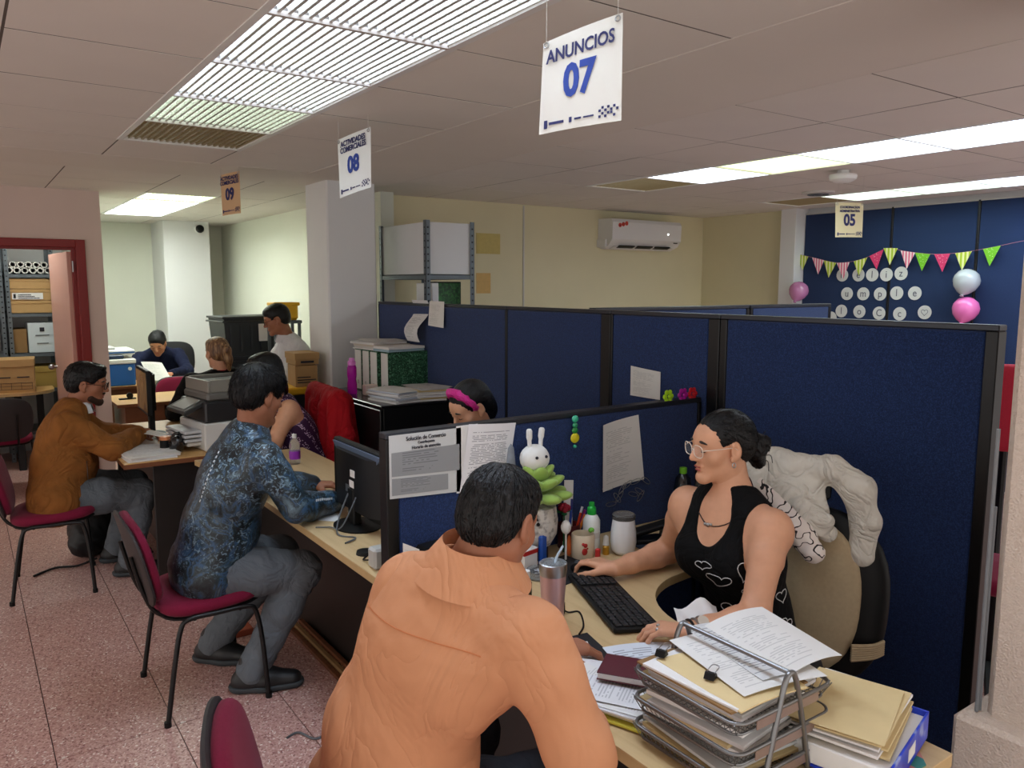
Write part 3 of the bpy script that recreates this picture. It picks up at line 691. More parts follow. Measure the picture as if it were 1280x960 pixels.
def sdf(prims, res, disp=None, cuts=(), lo=None, hi=None):
    """prims -> (verts, quads); disp(points)->offset near the surface; cuts: (point, normal) keeps the side against the normal"""
    if lo is None:
        L = []; U = []
        for q in prims:
            if q[-1] < 0: continue
            if q[0] == 'c': r = max(q[3], q[4])*(max(q[6][1], 1) if q[6] else 1)+.02; L += [np.minimum(q[1], q[2])-r]; U += [np.maximum(q[1], q[2])+r]
            else: r = max(q[2])+.02; L += [q[1]-r]; U += [q[1]+r]
        lo = np.min(L, axis=0); hi = np.max(U, axis=0)
    lo = A(lo, float); hi = A(hi, float)
    n = np.maximum(((hi-lo)/res).astype(int)+2, 4)
    ax = [lo[d]+res*np.arange(n[d]) for d in range(3)]
    F = np.full(n, .08, np.float32)
    for q in prims:
        op = q[-1]; k = q[5] if q[0] == 'c' else q[4]
        if q[0] == 'c': r = max(q[3], q[4])*(max(q[6][1], 1) if q[6] else 1)+k+2*res+.01; a = np.minimum(q[1], q[2])-r; b = np.maximum(q[1], q[2])+r
        else: r = max(q[2])+k+2*res+.01; a = q[1]-r; b = q[1]+r
        i0 = np.clip(((a-lo)/res).astype(int), 0, n); i1 = np.clip(((b-lo)/res).astype(int)+2, 0, n)
        if np.any(i1 <= i0): continue
        sl = tuple(slice(i0[d], i1[d]) for d in range(3))
        X, Y, Z = (ax[d][sl[d]].astype(np.float32) for d in range(3))
        X = X[:, None, None]; Y = Y[None, :, None]; Z = Z[None, None, :]
        if q[0] == 'c':
            _, a, b, ra, rb, k, flat, op = q; ba = b-a; L2 = float(ba@ba)+1e-12
            px, py, pz = X-a[0], Y-a[1], Z-a[2]
            t = np.clip((px*ba[0]+py*ba[1]+pz*ba[2])/L2, 0, 1)
            qx, qy, qz = px-t*ba[0], py-t*ba[1], pz-t*ba[2]
            d2 = qx*qx+qy*qy+qz*qz
            if flat is not None:
                s, ratio = unit(flat[0]), flat[1]; qs = qx*s[0]+qy*s[1]+qz*s[2]; d2 = d2+qs*qs*(1/ratio**2-1)
                d = (np.sqrt(np.maximum(d2, 0))-(ra+(rb-ra)*t))*min(1., ratio)**.5
            else: d = np.sqrt(d2)-(ra+(rb-ra)*t)
        else:
            _, c, r, R3, k, op = q
            px, py, pz = X-c[0], Y-c[1], Z-c[2]
            s = 0; s2 = 0
            for i in range(3):
                e = px*R3[i][0]+py*R3[i][1]+pz*R3[i][2]; s = s+(e/r[i])**2; s2 = s2+(e/(r[i]*r[i]))**2
            k0 = np.sqrt(s); k1 = np.sqrt(s2)+1e-9; d = k0*(k0-1)/k1
        d = d.astype(np.float32); f = F[sl]
        if op > 0: h = np.maximum(k-np.abs(f-d), 0)/k; F[sl] = np.minimum(f, d)-h*h*k*.25
        else: d = -d; h = np.maximum(k-np.abs(f-d), 0)/k; F[sl] = np.maximum(f, d)+h*h*k*.25
    if disp is not None:
        I = np.nonzero(np.abs(F) < .03)
        P = np.stack([ax[d][I[d]] for d in range(3)], 1); F[I] += disp(P).astype(np.float32)
    for p, nn in cuts:
        nn = unit(nn); pl = (ax[0][:, None, None]-p[0])*nn[0]+(ax[1][None, :, None]-p[1])*nn[1]+(ax[2][None, None, :]-p[2])*nn[2]
        F = np.maximum(F, pl.astype(np.float32))
    for d in range(3):
        s = [slice(None)]*3; s[d] = 0; F[tuple(s)] = .05; s[d] = -1; F[tuple(s)] = .05
    return nets(F, lo, res)
def nets(F, lo, res):
    S = F < 0; c = np.zeros(tuple(k-1 for k in F.shape), np.int8)
    for i in (0, 1):
        for j in (0, 1):
            for k in (0, 1): c += S[i:F.shape[0]-1+i, j:F.shape[1]-1+j, k:F.shape[2]-1+k]
    I = np.argwhere((c > 0) & (c < 8)); N = len(I)
    if not N: return np.zeros((0, 3)), np.zeros((0, 4), int)
    idx = np.full(c.shape, -1, np.int32); idx[I[:, 0], I[:, 1], I[:, 2]] = np.arange(N)
    cor = [(i, j, k) for i in (0, 1) for j in (0, 1) for k in (0, 1)]
    val = np.stack([F[I[:, 0]+i, I[:, 1]+j, I[:, 2]+k] for i, j, k in cor], 1)
    pos = np.zeros((N, 3)); cnt = np.zeros(N)
    for a in range(8):
        for b in range(a+1, 8):
            d = np.abs(A(cor[a])-A(cor[b]))
            if d.sum() != 1: continue
            m = (val[:, a] < 0) != (val[:, b] < 0)
            t = val[m, a]/(val[m, a]-val[m, b]); pos[m] += A(cor[a])+t[:, None]*(A(cor[b])-A(cor[a])); cnt[m] += 1
    V = lo+res*(I+pos/cnt[:, None])
    Q = []
    for d in range(3):
        e = [slice(None)]*3; g = [slice(None)]*3; e[d] = slice(0, -1); g[d] = slice(1, None)
        s0 = S[tuple(e)]; s1 = S[tuple(g)]
        E = np.argwhere(s0 != s1); o1, o2 = (d+1) % 3, (d+2) % 3
        E = E[(E[:, o1] > 0) & (E[:, o2] > 0) & (E[:, o1] < F.shape[o1]-1) & (E[:, o2] < F.shape[o2]-1)]
        def cell(a, b): c2 = E.copy(); c2[:, o1] -= a; c2[:, o2] -= b; return idx[c2[:, 0], c2[:, 1], c2[:, 2]]
        q = np.stack([cell(1, 1), cell(0, 1), cell(0, 0), cell(1, 0)], 1)
        inside = s0[E[:, 0], E[:, 1], E[:, 2]]; q[~inside] = q[~inside][:, ::-1]
        Q.append(q)
    Q = np.concatenate(Q); return V, Q[(Q >= 0).all(1)]
def merge(*ms):
    V = []; Q = []; n = 0
    for v, q in ms: V.append(v); Q.append(q+n); n += len(v)
    return np.concatenate(V), np.concatenate(Q)
def nmesh(name, vq, mat, parent=None, base=(0, 0, 0), is_root=False, smooth=180):
    V, Q = vq; V = V-A(base)
    me = bpy.data.meshes.new(name)
    me.vertices.add(len(V)); me.vertices.foreach_set('co', V.astype(np.float32).ravel())
    me.loops.add(4*len(Q)); me.loops.foreach_set('vertex_index', Q.astype(np.int32).ravel())
    me.polygons.add(len(Q)); me.polygons.foreach_set('loop_start', np.arange(0, 4*len(Q), 4, dtype=np.int32)); me.polygons.foreach_set('loop_total', np.full(len(Q), 4, dtype=np.int32))
    me.update(calc_edges=True); me.validate()
    o = link_mesh(name, me, mat, parent, smooth=smooth)
    if is_root: o.location = base
    return o
def folds(amp, freq=9., dirs=((1, .2, .6), (-.3, 1, .5)), seed=0., fine=.0, zs=1.):
    """cloth folds: ridged noise stretched along a few directions"""
    D = [unit(d) for d in dirs]
    def f(P):
        o = 0; P = P*A((1, 1, zs))
        for i, d in enumerate(D):
            al = P@d; q = P*freq+d*(al*freq*1.6)[:, None]+seed+7*i
            q = q+.6*np.stack([vnoise(q*.7+3)]*3, 1)
            o = o+(np.abs(vnoise(q)-.5)*2-.45)
        o = o*amp/len(D)
        if fine: o = o+fine*(vnoise(P*60+seed)-.5)
        return o
    return f
def strands(amp, freq, axis, seed=0.):
    """hair locks: noise squeezed across the given flow axis"""
    d = unit(axis)
    def f(P):
        q = P*freq; al = q@d; q = q-d*(al*.86)[:, None]+seed
        return amp*(np.abs(vnoise(q)-.5)*2-.4)+amp*.5*(vnoise(q*2.3+5)-.5)
    return f
# ---------------------------------------------------------------- people
m_skin = M('skin_tan', (196, 138, 106), .5, var=.05, vs=40, sss=.08, spec=.35)
m_skin2 = M('skin_medium', (156, 102, 76), .5, var=.05, vs=40, sss=.08, spec=.35)
m_skin3 = M('skin_light', (208, 154, 122), .5, var=.05, vs=40, sss=.08, spec=.35)
m_hair = ramp_mat('black_hair', [(.35, (6, 5, 6)), (.6, (13, 12, 14)), (.8, (24, 22, 24))], 'noise', 90., 4., .36, stretch=(1, 1, .25), bump=.4, bs=300., spec=.28)
m_hair_grey = ramp_mat('greying_hair', [(.35, (8, 7, 8)), (.6, (20, 18, 19)), (.8, (46, 43, 45))], 'noise', 110., 4., .38, stretch=(1, 1, .3), bump=.4, bs=300., spec=.3)
m_hair_blond = ramp_mat('streaked_hair', [(.3, (64, 40, 26)), (.5, (122, 86, 56)), (.7, (186, 150, 104))], 'noise', 60., 4., .4, stretch=(1, 1, .15), bump=.5, bs=260.)
m_lash = M('lash', (22, 16, 15), .6)
m_lip = M('lip', (168, 88, 80), .4)
def frame3(fwd, up=(0, 0, 1)):
    F = unit(fwd); U = unit(A(up)-F*(F@A(up))); return A([np.cross(F, U), F, U])
class Head:
    def __init__(s, c, fwd, up=(0, 0, 1), hs=1., female=False): s.c = A(c, float); s.fr = frame3(fwd, up); s.hs = hs; s.fem = female
    def w(s, x, y, z): return s.c+s.hs*(A([x, y, z])@s.fr)
    def E(s, p, r, k=.015, op=1): return ell(s.w(*p), A(r if hasattr(r, '__len__') else (r, r, r))*s.hs, s.fr, k, op)
    def C(s, a, b, ra, rb, k=.012, op=1): return cone(s.w(*a), s.w(*b), ra*s.hs, rb*s.hs, k, None, op)
    def skin(s, neck, nr=.056):
        f = s.fem; jw = .036 if f else .043
        p = [s.E((0, -.012, .028), (.073, .093, .081)), s.E((0, .026, -.028), (.058 if f else .060, .062, .082), .02)]
        for q in (-1, 1):
            p += [s.C((q*jw, .0, -.058), (q*.012, .070, -.097), .024, .019, .02), s.E((q*.042, .052, -.022), .021, .025)]
        p += [s.E((0, .078, -.098), (.018, .016, .016), .015), s.E((0, .046, .03), (.055, .042, .046), .02)]
        p += [s.C((-.034, .076, .021), (.034, .076, .021), .009 if f else .0115, .009 if f else .0115, .015)]
        for q in (-1, 1): p += [s.E((q*.031, .098, .002), (.017, .014, .011), .012, -1)]
        for q in (-1, 1): p += [s.E((q*.031, .0765, .002), (.0135, .0115, .0105), .004)]
        p += [s.C((0, .084, .014), (0, .107, -.026), .0075, .0105, .012)]
        for q in (-1, 1): p += [s.E((q*.010, .094, -.032), (.008, .011, .007), .006)]
        p += [s.E((0, .0845, -.0565), (.021, .011, .0055), .006), s.E((0, .083, -.0685), (.018, .011, .0065), .006), s.E((0, .099, -.0625), (.024, .008, .0016), .003, -1)]
        for q in (-1, 1):
            p += [s.E((q*.077, -.008, -.008), (.0075, .019, .031), .008), s.E((q*.084, -.004, -.004), (.005, .010, .016), .006, -1), s.E((q*.074, .004, -.034), (.006, .009, .010), .006)]
        p += [cone(s.w(0, -.022, -.05), neck, nr*s.hs*.97, nr*s.hs*1.05, .035)]
        return p
    def face_parts(s, root, base, brow=m_lash, lip=m_lip, open_=.0):
        o = MB()
        for q in (-1, 1):
            o.tube([s.w(q*.031+.0145*t, .0885-.0065*abs(t)**1.6, -.0035-.0035*(1-t*t)+.002) for t in np.linspace(-1, 1, 9)], [.0006, .0012, .0016, .0018, .0018, .0018, .0016, .0012, .0006], 5)
        o.xf(None, -A(base)).build('eyelashes', m_lash, root)
        o = MB()
        for q in (-1, 1):
            o.tube([s.w(q*(.032+.019*t), .0875-.009*max(t, 0)**1.5-.002*max(-t, 0), .024+.004*(1-t*t)-.002*t) for t in np.linspace(-1, 1, 9)], [.002, .0036, .0044, .0046, .0046, .004, .0034, .0026, .0012], 6)
        o.xf(None, -A(base)).build('eyebrows', brow, root)
        o = MB().ball((0, 0, 0), A((.017, .0045, .0040))*s.hs, rot=s.fr.T).xf(None, s.w(0, .0905, -.0685)-A(base))
        o.add(*(lambda m: (A(m.v)+s.w(0, .0915, -.0575)-A(base), m.f))(MB().ball((0, 0, 0), A((.020, .005, .0034))*s.hs, rot=s.fr.T)))
        o.build('lips', lip, root)
    def glasses(s, root, base, mat, r=.0011, w=.024, h=.018, lens=True):
        o = MB()
        ring = lambda q: [s.w(q*.032+w*np.sign(cos(a))*abs(cos(a))**.7, .104-.004*abs(cos(a))*(1 if cos(a)*q > 0 else 0), .0+h*np.sign(sin(a))*abs(sin(a))**.7) for a in np.linspace(0, 2*pi, 24, endpoint=False)]
        for q in (-1, 1):
            o.tube(ring(q), r*s.hs*1.3, 6, True)
            o.tube([s.w(q*.055, .100, .006), s.w(q*.074, .075, .008), s.w(q*.079, .0, .006), s.w(q*.080, -.018, -.008)], r*s.hs, 6)
        o.tube([s.w(-.009, .1045, .002), s.w(0, .1065, .005), s.w(.009, .1045, .002)], r*s.hs*1.2, 6)
        g = o.xf(None, -A(base)).build('eyeglasses', mat, root)
        if lens:
            l = MB()
            for q in (-1, 1): l.add([p-A(base) for p in ring(q)], [tuple(range(24))])
            l.build('lenses', M('lens', (235, 240, 240), .02, alpha=.12), g, smooth=0)
    def short_hair(s, vol=1., nape=-.075, fringe=0., side=1.):
        return [s.E((0, -.018, .036), (.078*vol, .098*vol, .085*vol), .02), s.E((0, -.052, -.014), (.070*vol, .056*vol, .062), .03), s.E((0, .03, .075), (.058*vol, .055, .032*vol), .03),
                s.E((0, .112, -.034+fringe), (.088, .066, .078), .012, -1), s.E((.082, .010, -.03), (.03, .034*side, .052), .012, -1), s.E((-.082, .010, -.03), (.03, .034*side, .052), .012, -1),
                s.E((0, -.06, nape-.06), (.10, .12, .055), .015, -1)]
def torso(J, o=0., fat=1., fem=False, sh=True, k=.05):
    s = unit(J['shR']-J['shL']); up = unit(J['neck']-J['pel']); fw = np.cross(up, s)
    pel, neck = J['pel'], J['neck']; chest = J.get('chest', pel*.32+neck*.68); waist = J.get('waist', pel*.58+chest*.42)
    W_ = np.linalg.norm(J['shR']-J['shL'])/.36
    cu2 = unit(neck-chest)
    p = [cone(pel-s*.08*fat, pel+s*.08*fat, .115*fat+o, .115*fat+o, k), cone(pel, waist, (.155 if fem else .15)*fat+o, (.125 if fem else .142)*fat+o, k, (fw, .78)),
         cone(waist, chest, (.125 if fem else .142)*fat+o, .153*W_**.7+o, k, (fw, .74)), cone(chest, chest+(neck-chest)*.55, .153*W_**.7+o, .115*W_+o, k, (fw, .70))]
    if sh:
        for q in ('shL', 'shR'):
            S_ = J[q]
            p += [cone(neck-cu2*.045, S_-cu2*.008, .05+o, .05+o, .045), cone(chest+(S_-neck)*.45, S_-cu2*.03, .088*W_+o, .055+o, .05)]
    else: p += [cone(neck-cu2*.07, neck-cu2*.045, .085+o, .06+o, .04)]
    if fem:
        for q in (-1, 1): p += [ell(chest+fw*.088+s*q*.072-cu2*.025, (.068+o, .058+o, .066+o), [s, fw, cu2], .04)]
    elif fat > 1.05: p += [ell(waist+fw*.05, (.15*fat+o, .12*fat+o, .14+o), [s, fw, up], .06)]
    return p, (s, fw, up, chest, waist)
def arm(J, q, o=0., t0=0., t1=2., sc=1.):
    """upper arm 0..1, forearm 1..2; t0..t1 keeps a stretch of it"""
    sh, el, wr = J['sh'+q], J['el'+q], J['wr'+q]; p = []
    at = lambda t: sh+(el-sh)*t if t <= 1 else el+(wr-el)*(t-1)
    rad = lambda t: (np.interp(t, [0, .35, .9, 1, 1.25, 1.7, 2], [.053, .049, .041, .041, .043, .032, .0265])*sc+o)
    ts = sorted({t0, t1} | {t for t in (0, .35, .9, 1, 1.25, 1.7, 2) if t0 < t < t1})
    for a, b in zip(ts, ts[1:]): p.append(cone(at(a), at(b), rad(a), rad(b), .02))
    return p
def legs(J, o=0., fat=1., t1=2., hem=0.):
    s = unit(J['shR']-J['shL']); p = []
    for q, sg in (('L', -1), ('R', 1)):
        hip = J['pel']+s*sg*.095; kn, an = J['kn'+q], J['an'+q]
        p += [cone(hip, hip+(kn-hip)*.5, .090*fat+o, .083*fat+o, .05), cone(hip+(kn-hip)*.5, kn, .085*fat+o, .062*fat+o, .03)]
        m = kn+(an-kn)*.4
        p += [cone(kn, m, .062*fat+o, .058*fat+o, .03), cone(m, kn+(an-kn)*min(t1-1, 1), .058*fat+o, .042*fat+o+hem, .03)]
    return p
def shoe(an, toe, root, base, mat=None, sole=None, sc=1.):
    f = unit(A([toe[0]-an[0], toe[1]-an[1], 0])); s = A([f[1], -f[0], 0]); a = A([an[0], an[1], 0.])
    hz = .0 if len(toe) < 3 else toe[2]
    up = A((0, 0, 1.))
    P = [cone(a-f*.045+up*.045, a+f*.06+up*.045, .047, .052, .03, (up, .95)), cone(a+f*.06+up*.046, a+f*.165+up*.038, .052, .042, .03, (up, .85)), cone(a-f*.02+up*.05, a-f*.01+up*.12, .047, .048, .03)]
    nmesh('shoe', sdf(P, .007, cuts=[((0, 0, .018), (0, 0, -1))]), mat or M('black_shoe', (22, 22, 24), .5), root, base)
    P = [cone(a-f*.05+up*.022, a+f*.06+up*.022, .053, .058, .02, (up, .6)), cone(a+f*.06+up*.022, a+f*.17+up*.022, .058, .047, .02, (up, .6))]
    nmesh('sole', sdf(P, .007, cuts=[((0, 0, .002), (0, 0, -1)), ((0, 0, .032), (0, 0, 1))]), sole or M('grey_sole', (52, 58, 62), .7), root, base)
def hand(wr, F, N, thumb, curls=(.5, .6, .5), sc=1., spread=.05, thumb_out=.75, tcurl=.3):
    """F towards the knuckles, N the back of the hand, thumb: direction of the thumb side"""
    F = unit(F); N = unit(A(N)-F*(F@A(N))); T = unit(A(thumb)-F*(F@A(thumb))-N*(N@A(thumb)))
    p = []; wr = A(wr, float)
    fing = [(.028, .084, (.041, .025, .020), .0088), (.009, .089, (.045, .029, .021), .0090), (-.010, .085, (.041, .027, .020), .0086), (-.028, .076, (.033, .020, .018), .0078)]
    for i, (lat, dist, ls, r) in enumerate(fing):
        b = wr+(F*dist+T*lat+N*.002)*sc
        p.append(cone(wr+(T*lat*.55+F*.012)*sc, b, .0145*sc, .0118*sc, .014))
        d = unit(F+T*spread*(lat/.012)*.6); ang = 0.; q = b
        for j, l in enumerate(ls):
            ang += curls[j]*(1+.10*i*(j == 0)); dd = d*cos(ang)-N*sin(ang); e = q+dd*l*sc
            p.append(cone(q, e, (r-.0006*j)*sc*(1.04 if j == 0 else 1), (r-.0007*(j+1))*sc, .005)); q = e
    b = wr+(F*.022+T*.020-N*.006)*sc; d = unit(F*(1-thumb_out*.5)+T*thumb_out-N*.25); e = b+d*.042*sc
    p.append(cone(b, e, .0155*sc, .0118*sc, .014))
    d2 = unit(d*.8+F*.6-N*tcurl*.5); g = e+d2*.032*sc; p.append(cone(e, g, .0108*sc, .0095*sc, .006))
    d3 = unit(d2+F*.3-N*tcurl*.5); p.append(cone(g, g+d3*.026*sc, .0095*sc, .0078*sc, .005))
    return p
def bvh(vq):
    from mathutils.bvhtree import BVHTree
    return BVHTree.FromPolygons([tuple(v) for v in vq[0]], [tuple(map(int, q)) for q in vq[1]])
def stick(tree, p, d, off=.001):
    h = tree.ray_cast(Vector(p), Vector(unit(d)))
    if h[0] is None:
        h = tree.find_nearest(Vector(p)); return A(h[0])
    return A(h[0])-unit(d)*off
def V3(**k): return {a: A(b, float) for a, b in k.items()}
def tufts(root, base, H_, hairp, mat, n=420, ln=.04, lift=.004, crown=(0, -.045, .115), seed=1, r=.0013, keep=None):
    """short combed locks lying on the hair, running away from the crown"""
    rg = np.random.RandomState(seed); vq = sdf(hairp, .008); tr = bvh(vq); V = vq[0]; m = MB(); cr_ = H_.w(*crown)
    for i in rg.choice(len(V), min(n, len(V)), False):
        p = V[i]; h = tr.find_nearest(Vector(p)); nn = A(h[1]); loc = H_.fr@(p-H_.c)
        if keep is not None and not keep(loc): continue
        if nn@(p-H_.w(0, -.01, .01)) < .03: continue
        d = p-cr_; d = d-nn*(d@nn); d = unit(unit(d)+rg.normal(0, .28, 3)); L_ = ln*rg.uniform(.6, 1.2); q = [p]
        for k in range(1, 4):
            x = p+d*L_*k/3; hh = tr.find_nearest(Vector(x)); q.append(A(hh[0])+A(hh[1])*lift*rg.uniform(.3, 1.3)*(k/3))
        m.tube(q, [r, r*1.2, r, r*.3], 4, caps=False)
    m.xf(None, -A(base)).build('hair_locks', mat, root, smooth=180)
# ---- 1. woman in black tank top
def woman_black():
    base = A((2.05, 1.55, 0)); rel = lambda m: m
    J = V3(pel=(2.08, 1.55, .52), waist=(2.045, 1.575, .72), chest=(1.985, 1.595, .93), neck=(1.985, 1.605, 1.105), shL=(1.955, 1.43, 1.035), shR=(1.965, 1.775, 1.03),
           elL=(1.80, 1.365, .805), wrL=(1.60, 1.425, .80), elR=(2.03, 1.915, .805), wrR=(1.765, 1.915, .795), knL=(1.72, 1.42, .50), knR=(1.75, 1.72, .50), anL=(1.80, 1.42, .09), anR=(1.85, 1.70, .09))
    H_ = Head((1.955, 1.632, 1.25), (-.93, .33, -.10), hs=.97, female=True)
    tp, (s, fw, up, chest, waist) = torso(J, 0, 1., True)
    hL = hand(J['wrL'], (-.62, .80, -.05), (0, 0, 1), (.78, .62, 0), (.35, .55, .35), .95)
    hR = hand(J['wrR'], (-.25, .96, .08), (0, 0, 1), (-.96, -.25, 0), (.30, .65, .4), .95)
    coarse = tp+arm(J, 'L', t1=1.9)+arm(J, 'R', t1=1.9)+legs(J)+[cone(H_.w(0, -.022, -.05), J['neck'], .052, .055, .03)]
    skin = merge(sdf(coarse, .008), sdf(H_.skin(J['neck'], .052), .0033), sdf(arm(J, 'L', t0=1.55)+hL, .0028), sdf(arm(J, 'R', t0=1.55)+hR, .0028))
    root = tag(nmesh('person', skin, m_skin3, None, base, True), 'woman in a black tank top and clear glasses typing at the curved desk', 'person')
    # tank top: torso shell with scooped neck and deep armholes
    t2, _ = torso(J, .009, 1., True)
    c2 = unit(J['neck']-chest)
    cut = [ell(J['neck']+fw*.085-c2*.055, (.062, .10, .105), [s, fw, c2], .02, -1), ell(J['neck']-fw*.02+c2*.045, (.062, .075, .06), [s, fw, c2], .02, -1)]
    for q in (-1, 1):
        S_ = J['shR'] if q > 0 else J['shL']
        cut += [ell(S_+s*q*.012-c2*.02, (.074, .14, .125), [s, fw, c2], .02, -1), cone(S_, S_+(J['elR' if q > 0 else 'elL']-S_), .062, .055, .02, None, -1)]
    top = sdf(t2+cut, .006, folds(.004, 9, seed=2.), cuts=[((2.06, 1.56, .50), (0, 0, -1))])
    nmesh('tank_top', top, cloth('black_jersey', (9, 9, 11), .35, 7., .9), root, base)
    nmesh('trousers', sdf(legs(J, .012)+[cone(J['pel']-s*.08, J['pel']+s*.08, .128, .128, .05)], .011, folds(.006)), M('black_trousers', (20, 20, 24), .8), root, base)
    for q in 'LR': shoe(J['an'+q], J['an'+q]+A((-.1, .02, 0)), root, base)
    H_.face_parts(root, base, lip=M('lip_rose', (172, 84, 80), .4))
    H_.glasses(root, base, M('clear_frame', (222, 206, 190), .2, spec=.8), .0012, .026, .020)
    hp = [H_.E((0, -.018, .034), (.078, .098, .083), .02), H_.E((0, -.06, .0), (.068, .055, .07), .03), H_.E((0, .117, -.03), (.088, .067, .088), .01, -1),
          H_.E((.085, .012, -.028), (.03, .030, .048), .01, -1), H_.E((-.085, .012, -.028), (.03, .030, .048), .01, -1), H_.E((0, -.05, -.135), (.10, .12, .06), .015, -1)]
    fl = H_.fr[1]
    nmesh('hair', sdf(hp, .0042, strands(.0035, 120., fl)), m_hair, root, base)
    bunp = [H_.E((0, -.122, -.028), (.046, .038, .048), .02), H_.E((.018, -.138, -.045), .03, .015), H_.E((-.02, -.135, -.01), .028, .015), H_.E((0, -.13, -.07), (.03, .022, .028), .015)]
    tufts(root, base, H_, hp, m_hair, 500, .06, .0015, (0, .06, .08), 3, .0011)
    nmesh('hair_bun', sdf(bunp, .0042, strands(.012, 60., (.3, .5, .8))), m_hair, root, base)
    m = MB()
    for k in range(9):
        a = random.uniform(0, 6.28); p = A((.03*cos(a), -.145+.01*random.random(), -.035+.04*sin(a)))
        m.tube(catmull([H_.w(*p), H_.w(*(p+A((.012*cos(a), -.018, .012*sin(a)+.005)))), H_.w(*(p+A((.024*cos(a), -.016, .03*sin(a)-.01))))], 4), .0012, 4)
    m.xf(None, -base).build('loose_locks', m_hair, root)
    # necklace, earring, bracelets, watch, rings
    tr = bvh(sdf(tp+[cone(H_.w(0, -.022, -.05), J['neck'], .052, .055, .03)], .008))
    nk = []
    for a in np.linspace(-pi*.98, pi*.98, 36):
        c = J['neck']+up*.005; d = s*sin(a)+fw*cos(a); drop = -.085*max(cos(a), 0)**1.5+.03*max(-cos(a), 0)
        nk.append(stick(tr, c+d*.3+up*drop*1.0, -d, .002))
    ne = MB().tube(nk, .0018, 6, True).xf(None, -base).build('necklace', M('dark_cord', (46, 22, 18), .6), root)
    pd = nk[18]
    MB().ball(pd-base, .007, 10, 6).ball(pd-base+s*.012, .005, 10, 6).ball(pd-base-s*.012+up*.003, .005, 10, 6).build('pendant', m_steel, ne)
    MB().tube([H_.w(-.082, .006+.006*cos(a), -.05+.008*sin(a)) for a in np.linspace(0, 6.28, 14, endpoint=False)], .0016, 6, True).xf(None, -base).build('earring', m_steel, root)
    fd = unit(J['wrL']-J['elL'])
    def ring(t, r, rad, mat, nm):
        c = J['elL']+(J['wrL']-J['elL'])*t; fr = frame3(fd); return MB().tube([c-base+(fr[0]*cos(a)+fr[2]*sin(a))*r for a in np.linspace(0, 6.28, 20, endpoint=False)], rad, 6, True).build(nm, mat, root)
    ring(.99, .030, .0042, m_black, 'bracelet'); ring(.91, .031, .0038, m_steel, 'bracelet'); ring(.82, .032, .0052, m_steel, 'watch_band')
    cw = J['elL']+(J['wrL']-J['elL'])*.82+A((-.012, -.016, .030))
    fr = frame3(fd); wm = MB().lathe([(.001, 0), (.0165, 0), (.0175, .003), (.0165, .007), (.001, .007)], 20, rot=A([fr[1], np.cross(unit((-.4, -.5, .7)), fr[1]), unit((-.4, -.5, .7))]).T).xf(None, cw-base)
    wm.build('watch', M('watch_face', (226, 220, 208), .25, metal=.4), root)
    kn = J['wrL']+unit(A((-.62, .80, -.05)))*.095
    rg = MB()
    for a, b, c in ((-.0, -.022, .012), (.006, -.018, .02), (-.010, -.02, .018), (-.004, -.026, .006), (.0, -.012, .024)): rg.ball(kn-base+A((a, b, c-.012)), .006, 10, 6)
    rg.build('ring', m_steel, root)
    # heart outlines printed on the jersey
    tt = bvh(top)
    heart = lambda a: (16*sin(a)**3/17, (13*cos(a)-5*cos(2*a)-2*cos(3*a)-cos(4*a))/17)
    mw = M('heart_print', (206, 206, 208), .7)
    nrm = A((-.55, -.83, .1))
    right = unit(np.cross((0, 0, 1), nrm)); hm = 0
    for (x, z, sc, rot) in ((-.14, .88, .018, .2), (-.10, .845, .026, .1), (-.035, .885, .034, -.3), (-.15, .80, .022, .5), (-.085, .775, .028, -.2), (-.13, .72, .024, .4), (-.02, .82, .02, .4), (.10, .79, .024, .2), (-.04, .735, .028, .1), (.12, .70, .022, -.3), (.02, .76, .02, .6), (.13, .84, .018, .1), (-.09, .67, .024, -.3), (.01, .69, .022, .2)):
        pts = []
        for a in np.linspace(0, 2*pi, 26, endpoint=False):
            hx, hz = heart(a); u = sc*(hx*cos(rot)-hz*sin(rot)); v = sc*(hx*sin(rot)+hz*cos(rot))
            pts.append(stick(tt, A((2.0, 1.58, 0))+nrm*.4+right*(x+u)*1.0+A((0, 0, z+v)), -nrm, .0008))
        if max(np.linalg.norm(A(pts[i])-A(pts[i-1])) for i in range(len(pts))) > .06: continue
        MB().tube(pts, .0015, 5, True).xf(None, -base).build('heart_print', mw, root)
    return root
woman_black()

